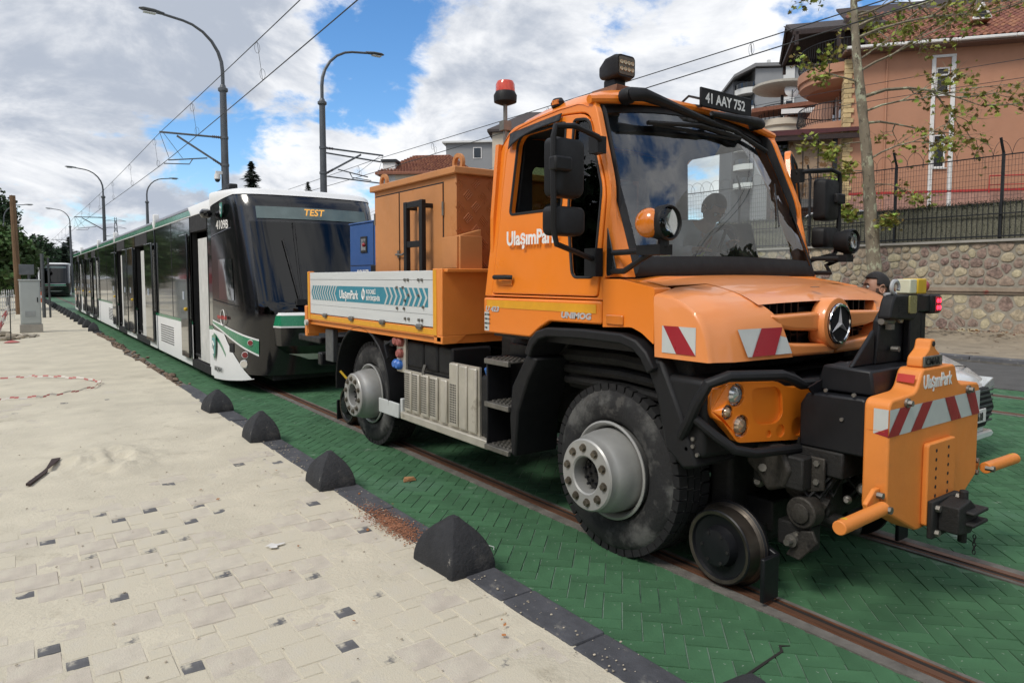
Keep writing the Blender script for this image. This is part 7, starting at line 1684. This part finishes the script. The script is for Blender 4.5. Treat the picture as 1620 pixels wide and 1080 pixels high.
# ================================================================== KERB BOLLARDS
m_boll = mat('bollard_concrete', (.022, .023, .026), .88, var=.3, scale=7, bump=.7, bscale=45, obj_rand=.2, dirt=(((.20, .19, .17), .645, 11, .05), ((.085, .08, .075), .56, 3, .15), ((.28, .26, .21), .70, 30, .03)))
q = MB(); rings = []
for k in range(11):
    t = k / 10; f = (1 - t ** 2.1) ** .78 if t < 1 else .0; f = max(f, .13); z = .285 * t
    hx, hy = .150 * f, .205 * f; c = .30
    ring = []
    for (sx_, sy_) in ((1, 1), (-1, 1), (-1, -1), (1, -1)):
        for j in range(3):
            a = {(1, 1): 0, (-1, 1): 90, (-1, -1): 180, (1, -1): 270}[(sx_, sy_)] + 45 * j; r = .12 * min(hx, hy)
            ring.append((sx_ * (hx - r) + r * math.cos(rad(a)), sy_ * (hy - r) + r * math.sin(rad(a)), z))
    rings.append(ring)
q.loft(rings); bme = q.mesh('bollard', m_boll, 28)
near_lab = {1.42: 'black kerb bollard at the bottom edge, only its tip showing', 3.48: 'largest black concrete kerb bollard beside the front wheel, nearest whole one',
            5.47: 'second black concrete kerb bollard from the camera, beside the brown patch', 7.45: 'third black concrete kerb bollard, left of the truck steps', 9.40: 'fourth black concrete kerb bollard, nearest to the tram nose'}
def bollard(x, y, label, group):
    b = link('kerb_bollard', bme, None, (x, y, .045)); b.rotation_euler = (random.uniform(-.03, .03), random.uniform(-.03, .03), random.uniform(-.1, .1)); b.scale = (random.uniform(.95, 1.06), random.uniform(.94, 1.06), random.uniform(.92, 1.06)); tag(b, label, 'bollard', group)
for y, lab in near_lab.items(): bollard(2.085, y, lab, 'kerb bollards beside the truck')
for k in range(24): bollard(2.06 - max(0, (25.9 + k * 2 - 25)) * .006, 25.9 + k * 2.0, ORD[k] + ' nearest small kerb bollard in the distant row beside the tram', 'distant kerb bollards')

# ================================================================== LITTER AND SMALL THINGS
sk_ = thing('plank_piece', 'dark splintered strip of wood lying on the sand', 'wood', (.16, 7.15, .06)); sk_.scale = (.72, .82, .8)
MB().loft([[(-.19, -.42, 0), (-.15, -.44, 0), (-.15, -.44, .02), (-.19, -.42, .025)], [(-.02, -.05, .02), (.03, -.06, .02), (.03, -.06, .035), (-.02, -.05, .04)], [(.02, .05, .03), (.04, .04, .03), (.04, .04, .04), (.02, .05, .045)], [(.09, .38, .05), (.17, .33, .05), (.17, .33, .06), (.09, .38, .065)], [(.17, .44, .05), (.19, .43, .05), (.19, .43, .055), (.17, .44, .055)]]).build('strip', mat('dark_wood_strip', (.035, .02, .018), .8), sk_)
q = MB(); rs = random.Random(3)
for _ in range(2600):
    x = 2.07 + rs.gauss(0, .05); y = 4.25 + rs.gauss(0, .22); r = rs.uniform(.0015, .0055); q.ball((x, y, .052 + rs.uniform(0, .006)), r, 5, 3, (1.2, 1, .7))
o = q.build('brick_grit', mat('brick_grit', (.30, .135, .075), .95, var=.3, scale=20, island=.35), None, smooth=0, fix=False); tag(o, 'scatter of reddish brown brick grit on the dark kerb', 'grit', kind='stuff')
q = MB()
for _ in range(420):
    t = rs.random(); y = rs.uniform(1.8, 8.5); x = 2.10 + rs.gauss(0, .06) if t < .6 else rs.uniform(-.1, 2.0); r = rs.uniform(.002, .007); q.ball((x, y, .056), r, 5, 3, (1.3, 1, .6))
o = q.build('grit', mat('pale_grit', (.40, .35, .27), .95, var=.3, scale=20, island=.4), None, smooth=0, fix=False); tag(o, 'fine pale grit and pebbles scattered over kerb and paving', 'grit', kind='stuff')
o = leaf_scatter('leaf_litter', mat('leaf_litter', (.27, .11, .035), .9, var=.3, island=.4), 22, lambda: (random.choice((2.06, 1.9, 1.2)) + random.gauss(0, .12), random.uniform(2.0, 6.5), .062), .014)
tag(o, 'tiny dry leaf scraps on the paving and kerb', 'leaves')
bc = thing('brick_chip', 'broken orange brick chip on the green paving near the third bollard', 'brick chip', (2.72, 5.28, .006))
MB().loft([[(-.07, -.03, 0), (.05, -.035, 0), (.07, .02, 0), (-.04, .035, 0)], [(-.06, -.02, .025), (.03, -.03, .03), (.05, .015, .02), (-.03, .03, .028)]]).build('chip', mat('chip', (.40, .20, .09), .9, var=.2, scale=30, bump=.5), bc, smooth=0)
pw = thing('cement_splash', 'white splash of dried cement on the sandy paving', 'splash', (1.28, 4.35, .058)); q = MB()
q.add([(.05 * (1 + .5 * math.sin(3 * a + 1)) * math.cos(a), .035 * (1 + .4 * math.cos(4 * a)) * math.sin(a), .002) for a in np.linspace(0, 2 * PI, 26)[:-1]], [tuple(range(25))]); q.build('patch', mat('cement_white', (.62, .61, .58), .9), pw, smooth=0)
wr = thing('white_wire', 'thin bent white strip lying on the green bricks by the kerb', 'strip', (2.36, 3.62, .010)); MB().tube([(.02, .22, .006), (.10, -.02, .006), (.07, -.06, .007)], .0028, 5).build('strip', m_wref, wr)

# ================================================================== WHITE CAR BESIDE THE TRUCK
m_car = mat('car_white', (.72, .73, .74), .2, coat=.8, var=.02)
car = thing('white_car', 'white saloon car mostly hidden behind the orange coupling plate', 'car', (7.06, 4.72, 0)); car.scale = (1, 1, 1.17); CO = (0, -2.05, 0)
def car_ring(y, w, zb, zs, zt, wt):
    return [(-w * .92, y, zb), (-w, y, zb + .12), (-w, y, (zb + zs) / 2), (-w * .97, y, zs), (-wt, y, zt), (-wt * .5, y, zt + .02), (0, y, zt + .03), (wt * .5, y, zt + .02), (wt, y, zt), (w * .97, y, zs), (w, y, (zb + zs) / 2), (w, y, zb + .12), (w * .92, y, zb)]
secs = [(0.0, .55, .24, .48, .56, .42), (.06, .72, .20, .58, .66, .6), (.22, .84, .17, .66, .73, .68), (.5, .895, .16, .75, .83, .72), (.9, .90, .16, .82, .92, .74), (1.35, .90, .16, .86, .98, .74), (3.6, .90, .16, .90, 1.0, .74), (4.15, .86, .2, .88, .97, .7), (4.4, .78, .3, .8, .86, .6)]
bd_ = MB().loft([car_ring(*s_) for s_ in secs]).build('body', m_car, car, CO, smooth=40)
cab_ = [[(-.70 * k, y, .97), (-.56 * k, y2, 1.42), (.56 * k, y2, 1.42), (.70 * k, y, .97)] for (y, y2, k) in ((1.3, 2.0, 1), (1.9, 2.1, 1.02), (3.0, 2.9, 1.02), (3.9, 3.3, .95))]
MB().loft([[(p[0], p[1], p[2]) for p in r] for r in cab_]).build('cabin', m_tg, car, CO, bevel=.05)
MB().box(-.53, .53, 2.1, 3.2, 1.41, 1.445).build('roof', m_car, car, CO, bevel=.03)
gr = MB().prism([(-.55, .60), (.55, .60), (.70, .42), (.5, .28), (-.5, .28), (-.70, .42)], 'y', -.02, .12).build('grille', m_rub, car, CO, bevel=.01)
for k in range(7): MB().box(-.62, .62, -.032, -.018, .32 + k * .042, .335 + k * .042).build('grille_slat', m_galv2, gr, smooth=0)
npl = MB().box(-.10, .42, -.05, -.034, .33, .44).build('number_plate', m_white, car, CO, bevel=.004); text('plate_text', '618', m_iron, car, (.21, -.055 - 2.05, .352), .09, FRONT, bold=.002, wide=.95)
MB().box(-.112, .432, -.04, -.033, .32, .45).build('plate_frame', m_rub, npl, smooth=0)
MB().prism([(-.66, .17), (.66, .17), (.74, .20), (.66, .235), (-.66, .235)], 'y', -.02, .15).build('lip', m_car, car, CO, bevel=.015)
for s in (-1, 1):
    MB().prism([(s * .80, .66), (s * .55, .60), (s * .56, .54), (s * .83, .58)], 'y', .03, .22).build('headlamp', m_hl, car, CO, bevel=.01)
    for y in (.85, 3.5):
        w = MB().lathe([(.2, s * .68), (.31, s * .69), (.315, s * .86), (.28, s * .885), (.2, s * .88)], (0, y, .315), 'x', 28).build('wheel', m_tyre, car, CO); MB().lathe([(.2, s * .882), (.19, s * .86), (.03, s * .88)], (0, y, .315), 'x', 20).build('rim', m_rim, w)
MB().lathe([(.0, 0), (.045, .0), (.045, .006), (.0, .008)], (.0, .30, .785), 'z', 16, sq=.6).build('badge', m_galv, car, CO)
MB().tube([(-.70, .24, .735), (-.3, .16, .775), (.3, .16, .775), (.70, .24, .735)], .004, 5).build('bonnet_gap', m_rub, car, CO)
# parked car on the terrace, only its roof and bonnet show over the hedge
c2 = thing('parked_white_car', 'white parked car roof showing above the hedge behind the fence', 'car', (23.3, 12.4, 2.6), rad(-15))
sec2 = [(0.0, .6, .3, .5, .62, .5), (.3, .85, .2, .7, .8, .7), (1.2, .9, .2, .85, .98, .74), (3.4, .9, .2, .9, 1.0, .74), (4.2, .8, .3, .85, .95, .6)]
MB().loft([car_ring(*s_) for s_ in sec2]).build('body', m_car, c2, (0, -2, 0), smooth=40)
MB().loft([[(p[0], p[1], p[2]) for p in r] for r in cab_]).build('cabin', m_tg, c2, (0, -2, 0), bevel=.05)
MB().box(-.6, .6, 1.85, 3.4, 1.40, 1.47).build('roof', m_car, c2, (0, -2, 0), bevel=.04, seg=3)
for s in (-1, 1): MB().tube([(s * .7, 1.25, .98), (s * .58, 2.0, 1.41)], .04, 6).tube([(s * .7, 3.9, .98), (s * .58, 3.3, 1.41)], .05, 6).build('pillar', m_car, c2, (0, -2, 0))
for s in (-1, 1):
    for y in (.85, 3.4): MB().lathe([(.1, s * .7), (.31, s * .7), (.31, s * .88), (.1, s * .88)], (0, y, .31), 'x', 20).build('wheel', m_tyre, c2, (0, -2, 0))

# ================================================================== PEOPLE
m_skin = mat('skin', (.42, .225, .15), .55, var=.08, scale=20)
m_hair = mat('dark_hair', (.012, .009, .008), .6, var=.3, scale=60, bump=.5, bscale=200)
m_beard = mat('beard_stubble', (.10, .06, .045), .7, var=.2, scale=90)
def skin_mesh(verts, edges, radii, root=0):
    me = bpy.data.meshes.new('tmp'); me.from_pydata(verts, edges, []); o = bpy.data.objects.new('tmp', me); COL.objects.link(o)
    md = o.modifiers.new('skin', 'SKIN'); lay = me.skin_vertices[0].data
    for i, r in enumerate(radii): lay[i].radius = (r, r) if not isinstance(r, tuple) else r; lay[i].use_root = (i == root)
    sb = o.modifiers.new('sub', 'SUBSURF'); sb.levels = 2; sb.render_levels = 2
    bpy.context.view_layer.update(); dg = bpy.context.evaluated_depsgraph_get(); ev = o.evaluated_get(dg); em = ev.to_mesh()
    V = [tuple(v.co) for v in em.vertices]; F = [tuple(p.vertices) for p in em.polygons]; ev.to_mesh_clear(); bpy.data.objects.remove(o); return V, F
def head_pts(n=36, m=30, grow=0.0):
    """head about 0.24 tall, chin at z -0.12; looks along -y"""
    V = []
    for j in range(m + 1):
        t = PI * j / m; z = math.cos(t)
        for i in range(n):
            a = 2 * PI * i / n; sx_, cy_ = math.sin(a), -math.cos(a)      # i=0 faces -y
            f = max(0, -cy_); b = max(0, cy_); r = math.sin(t)
            wx = .076; wy = .092 if f else .104
            x, y, zz = wx * r * sx_, wy * r * cy_, .122 * z
            jaw = max(0, -z); x *= 1 - .22 * jaw; y += -.010 * jaw * f * r; 
            if cy_ > 0: y *= 1 - .35 * jaw ** 1.2
            def bump(az, zz0, sa, sz, h):
                da = (a + PI) % (2 * PI) - PI - az; return h * math.exp(-(da / sa) ** 2 - ((zz - zz0) / sz) ** 2)
            pr = bump(0, -.018, .16, .020, .024) + bump(0, .004, .10, .022, .011) + bump(0, -.088, .32, .020, .013) + bump(0, -.058, .28, .009, .006) + bump(0, -.047, .2, .006, .004)
            pr -= bump(.42, .008, .20, .014, .010) + bump(-.42, .008, .20, .014, .010); pr += bump(.4, .034, .35, .012, .004) + bump(-.4, .034, .35, .012, .004)
            V.append((x + sx_ * (pr * .2 + grow * r), y + cy_ * (pr + grow * r), zz + grow * z))
    F = [(j * n + i, j * n + (i + 1) % n, (j + 1) * n + (i + 1) % n, (j + 1) * n + i) for j in range(m) for i in range(n)]
    return V, F, n, m
def person(label, loc, rz, J, cloth, trouser, vest=None, head_yaw=0.0, head_tilt=0.0, beard=True):
    """J: joint positions (local, figure faces -y)"""
    t = thing('person', label, 'person', loc, rz)
    jn = list(J); idx = {k: i for i, k in enumerate(jn)}
    E = [('pelvis', 'belly'), ('belly', 'chest'), ('chest', 'neck'), ('neck', 'skull')]
    for s in 'LR': E += [('chest', 'sh' + s), ('sh' + s, 'el' + s), ('el' + s, 'wr' + s), ('wr' + s, 'ha' + s), ('pelvis', 'hip' + s), ('hip' + s, 'kn' + s), ('kn' + s, 'an' + s), ('an' + s, 'to' + s)]
    for s in 'LR':
        h = Vector(J['ha' + s]); d = (h - Vector(J['wr' + s])).normalized(); side = d.cross(Vector((0, 0, 1))); side = side.normalized() if side.length > .1 else Vector((0, 1, 0))
        for k, (o_, l) in enumerate(((-.030, .065), (-.010, .078), (.010, .074), (.030, .06))):
            J[f'f{s}{k}'] = tuple(h + side * o_ + d * l * .5); J[f'g{s}{k}'] = tuple(h + side * o_ + d * l + Vector((0, 0, -.012))); E += [('ha' + s, f'f{s}{k}'), (f'f{s}{k}', f'g{s}{k}')]
        J[f't{s}'] = tuple(h - d * .03 + side * .05); E.append(('ha' + s, f't{s}'))
    R = dict(pelvis=.125, belly=.12, chest=.135, neck=.055, skull=.06)
    for s in 'LR': R.update({'sh' + s: .062, 'el' + s: .042, 'wr' + s: .028, 'ha' + s: (.036, .02), 'hip' + s: .09, 'kn' + s: .058, 'an' + s: .042, 'to' + s: .04, 't' + s: .012})
    jn = list(J); idx = {k: i for i, k in enumerate(jn)}
    rad_ = [R.get(k, .0105) for k in jn]
    V, F = skin_mesh([J[k] for k in jn], [(idx[a], idx[b]) for a, b in E], rad_, idx['pelvis'])
    # head welded on top of the neck
    hc = Vector(J['skull']) + Vector((0, -.012, .075)); Rm = Matrix.Rotation(head_yaw, 3, 'Z') @ Matrix.Rotation(head_tilt, 3, 'X')
    HV, HF, n, m = head_pts()
    q = MB(); q.add(V, F); o0 = len(q.v); q.add([Rm @ Vector(p) + hc for p in HV], HF)
    for s in (-1, 1):
        ear = [(s * (.074 + .012 * math.sin(a) ** 2), .012 + .020 * math.cos(a), -.004 + .032 * math.sin(a)) for a in np.linspace(0, 2 * PI, 13)]
        q.tube([Rm @ Vector(p) + hc for p in ear], .0065, 6); q.ball(Rm @ Vector((s * .074, .012, -.004)) + hc, .022, 8, 6, (.35, .8, 1.3))
    body_ = q.build('body', m_skin, t, smooth=70, fix=False)
    HV2, _, _, _ = head_pts(grow=.006)
    hf = []
    for j in range(m):
        for i in range(n):
            a = 2 * PI * i / n; da = abs((a + PI) % (2 * PI) - PI); z = .122 * math.cos(PI * (j + .5) / m)
            lim = .074 if da < .8 else (.070 if da < 1.15 else (.02 if da < 1.5 else (.012 if da < 1.95 else -.05)))
            if z > lim: hf.append(HF[j * n + i])
    q = MB(); q.add([Rm @ Vector(p) + hc for p in HV2], hf); q.build('hair', m_hair, t, smooth=70, fix=False, solid=.006)
    HV3, _, _, _ = head_pts(grow=.0022); bf = []
    for j in range(m):
        for i in range(n):
            a = 2 * PI * i / n; da = abs((a + PI) % (2 * PI) - PI); z = .122 * math.cos(PI * (j + .5) / m)
            if (z < -.055 and da < 1.45 and not (da < .18 and -.072 < z < -.058)) or (1.1 < da < 1.5 and z < .0): bf.append(HF[j * n + i])
    if beard: q = MB(); q.add([Rm @ Vector(p) + hc for p in HV3], bf); q.build('beard', m_beard, t, smooth=70, fix=False)
    q = MB()
    for s in (-1, 1):
        q.ball(Rm @ Vector((s * .031, -.078, .008)) + hc, .0125, 10, 8)
    q.build('eyes', mat('eye_white', (.6, .58, .55), .2), t); q = MB()
    for s in (-1, 1): q.ball(Rm @ Vector((s * .031, -.0895, .008)) + hc, .0045, 8, 6); q.tube([Rm @ Vector((s * .012, -.094, .027)) + hc, Rm @ Vector((s * .032, -.092, .034)) + hc, Rm @ Vector((s * .052, -.08, .027)) + hc], .004, 5)
    q.build('brows', m_hair, t)
    # clothes: a slightly larger skin of torso and arms, legs, shoes
    up = [k for k in ('pelvis', 'belly', 'chest', 'collar', 'shL', 'elL', 'wrL', 'shR', 'elR', 'wrR') if k in J or k == 'collar']; JJ = dict(J); JJ['collar'] = tuple(Vector(J['chest']).lerp(Vector(J['neck']), .8))
    ix = {k: i for i, k in enumerate(up)}; RR = dict(pelvis=.15, belly=.145, chest=.16, collar=.075, shL=.082, shR=.082, elL=.058, elR=.058, wrL=.042, wrR=.042)
    V, F = skin_mesh([JJ[k] for k in up], [(ix[a], ix[b]) for a, b in (('pelvis', 'belly'), ('belly', 'chest'), ('chest', 'collar'), ('chest', 'shL'), ('shL', 'elL'), ('elL', 'wrL'), ('chest', 'shR'), ('shR', 'elR'), ('elR', 'wrR'))], [RR[k] for k in up], 0)
    q = MB(); q.add(V, F); q.build('jacket', cloth, t, smooth=70, fix=False)
    if vest:
        vv = ['pelvis', 'belly', 'chest', 'shL', 'shR']; ix = {k: i for i, k in enumerate(vv)}
        V, F = skin_mesh([J[k] for k in vv], [(0, 1), (1, 2), (2, 3), (2, 4)], [.158, .153, .168, .086, .086], 0); q = MB(); q.add(V, F); q.build('vest', vest, t, smooth=70, fix=False)
    lo_ = ['pelvis', 'hipL', 'knL', 'anL', 'hipR', 'knR', 'anR']; ix = {k: i for i, k in enumerate(lo_)}
    V, F = skin_mesh([J[k] for k in lo_], [(0, 1), (1, 2), (2, 3), (0, 4), (4, 5), (5, 6)], [.14, .105, .075, .06, .105, .075, .06], 0); q = MB(); q.add(V, F); q.build('trousers', trouser, t, smooth=70, fix=False)
    for s in 'LR':
        a, b = Vector(J['an' + s]), Vector(J['to' + s]); q = MB(); d = (b - a); d.z = 0; d = d.normalized() if d.length > .01 else Vector((0, -1, 0)); w = Vector((-d.y, d.x, 0)); zb = min(a.z, b.z) - .05
        q.loft([[a - d * .06 + w * .042 * c_ + Vector((0, 0, h)) for c_, h in ((-1, zb - a.z), (1, zb - a.z), (1, .0), (-1, .0))], [a + d * .06 + w * .046 * c_ + Vector((0, 0, h)) for c_, h in ((-1, zb - a.z), (1, zb - a.z), (.8, -.01), (-.8, -.01))], [a + d * .19 + w * .04 * c_ + Vector((0, 0, h)) for c_, h in ((-1, zb - a.z), (1, zb - a.z), (.7, zb - a.z + .06), (-.7, zb - a.z + .06))]]); q.build('shoe', m_rub, t, bevel=.02, seg=3)
    return t
m_jack = mat('black_jacket', (.014, .014, .016), .85, var=.2, scale=8); m_trou = mat('dark_trousers', (.02, .022, .03), .9)
STAND = dict(pelvis=(0, 0, .96), belly=(0, -.01, 1.12), chest=(0, 0, 1.32), neck=(0, .01, 1.50), skull=(0, -.005, 1.56), shL=(.18, .01, 1.42), elL=(.23, .03, 1.14), wrL=(.20, -.12, .93), haL=(.19, -.16, .86),
             shR=(-.18, .01, 1.42), elR=(-.24, .02, 1.14), wrR=(-.19, -.14, .95), haR=(-.17, -.19, .89), hipL=(.095, 0, .92), knL=(.11, -.02, .50), anL=(.11, .02, .09), toL=(.12, -.11, .05), hipR=(-.095, 0, .92), knR=(-.11, -.03, .50), anR=(-.11, .0, .09), toR=(-.12, -.13, .05))
person('bearded man in a black jacket standing behind the truck front, seen in profile', (5.57, 2.74, 0.035), math.atan2(-.81, -.586) + rad(0), dict(STAND), m_jack, m_trou, head_tilt=-.05)
SIT = dict(pelvis=(0, .06, .10), belly=(0, .03, .26), chest=(.0, -.18, .40), neck=(.03, -.33, .51), skull=(.04, -.385, .545), shL=(.19, -.21, .47), elL=(.25, -.30, .34), wrL=(.14, -.48, .34), haL=(.11, -.54, .36), shR=(-.17, -.21, .47), elR=(-.27, -.34, .28), wrR=(-.2, -.5, .30), haR=(-.18, -.56, .30),
           hipL=(.10, .02, .08), knL=(.13, -.42, .12), anL=(.13, -.52, -.26), toL=(.13, -.63, -.30), hipR=(-.10, .02, .08), knR=(-.13, -.42, .12), anR=(-.13, -.52, -.26), toR=(-.13, -.63, -.30))
person('driver in a grey shirt and yellow vest bending over the wheel inside the truck cab', (3.96 + .52, 3.84, 1.66), -.25, dict(SIT), mat('grey_shirt', (.34, .35, .38), .9), m_trou, vest=mat('hi_vis', (.60, .72, .05), .7), head_tilt=.75, beard=False)

# ================================================================== SECOND TRAM AND MIRRORED SURROUNDINGS
def all_children(o): return [q for q in bpy.data.objects if q.parent is o]
KIDS = {}
for q in bpy.data.objects:
    if q.parent: KIDS.setdefault(q.parent.name, []).append(q)
bake_texts()
KIDS = {}
for q in bpy.data.objects:
    if q.parent: KIDS.setdefault(q.parent.name, []).append(q)
def dup(o, parent=None):
    c = o.copy(); COL.objects.link(c); c.parent = parent
    for k in KIDS.get(o.name, []):
        if not k.name.startswith('display_text'): dup(k, c)
    return c
t2 = dup(tram); t2.location = (3.18, 76.5, 0); t2.rotation_euler = (0, 0, rad(-1.5)); t2['label'] = 'small distant tram standing farther up the same track, seen head on'
m_pink = mat('pink_wall', (.46, .27, .26), .85, var=.05, scale=.4)
pk = thing('pink_building', 'low pink building with a red band, mirrored in the tram windows', 'building', (-14, 62, 0))
MB().box(-6, 0, 0, 46, 0, 6.2).build('wall', m_pink, pk, smooth=0); MB().box(-.1, .02, 0, 46, 1.1, 2.3).build('red_band', mat('red_band', (.45, .03, .03), .6), pk, smooth=0); MB().box(-6.3, .3, -.3, 46.3, 6.2, 6.5).build('roof', m_galv, pk, smooth=0)
for k in range(9): MB().box(.0, .05, 2 + k * 5, 4.6 + k * 5, 3.1, 4.8).build('window', m_bglass, pk, smooth=0)
for k, (y, h, d_) in enumerate(((-34, 13, 20), (-8, 10.5, 16), (14, 12, 18), (36, 9.5, 20))):  # unseen houses added to darken reflections on faces towards the pavement
    hb_ = thing('unseen_house', 'unseen house added across the pavement behind the camera to darken reflections', 'building', (-24, y, 0), 0, 'houses behind the camera')
    MB().box(-9, 0, 0, d_, 0, h).build('wall', (m_cream, m_pink, m_grey, m_cream)[k], hb_, smooth=0); MB().prism([(-9.5, h), (.5, h), (-4.5, h + 2.4)], 'y', -.5, d_ + .5).build('roof', m_tilef, hb_, smooth=0)
    for f in range(3):
        for j in range(4): MB().box(.0, .06, 1.5 + j * 4.2, 3.4 + j * 4.2, 1.2 + f * 3, 2.7 + f * 3).build('window', m_bglass, hb_, smooth=0)
for k, (x, y) in enumerate(((-15, -14), (-14, -2), (-16, 9), (-14, 21), (-16, 33), (-12, -26))):  # unseen trees added with the houses, darkening the same reflections
    broad_tree('unseen tree added across the pavement behind the camera to darken reflections', (x, y, 0), 9.5, 4.2, m_f2, 170 + k, 2400, .34, group='trees behind the camera')
fa = thing('white_apartments', 'white apartment block with blue windows, mirrored in the truck windscreen', 'building', (40, -17, 0), rad(65))
MB().box(-14, 14, 0, 12, 0, 22).build('wall', m_lgrey, fa, smooth=0)
for f in range(7):
    MB().box(-14.5, 14.5, -1.4, 0, 2.6 + f * 3.0, 3.3 + f * 3.0).build('balcony', m_white, fa, smooth=0)
    for k in range(6): MB().box(-13 + k * 4.6, -10 + k * 4.6, -.06, .02, .9 + f * 3, 2.5 + f * 3).build('window', m_bglass, fa, smooth=0)
for k, (x, y) in enumerate(((20, -7), (24, -3), (16, -16), (27, -11), (2, -26), (10, -24))):
    broad_tree('street tree in front of the truck, mirrored in its windscreen', (x, y, 0), 8.5, 3.4, m_f1, 140 + k, 2200, .28, group='trees mirrored in the windscreen')
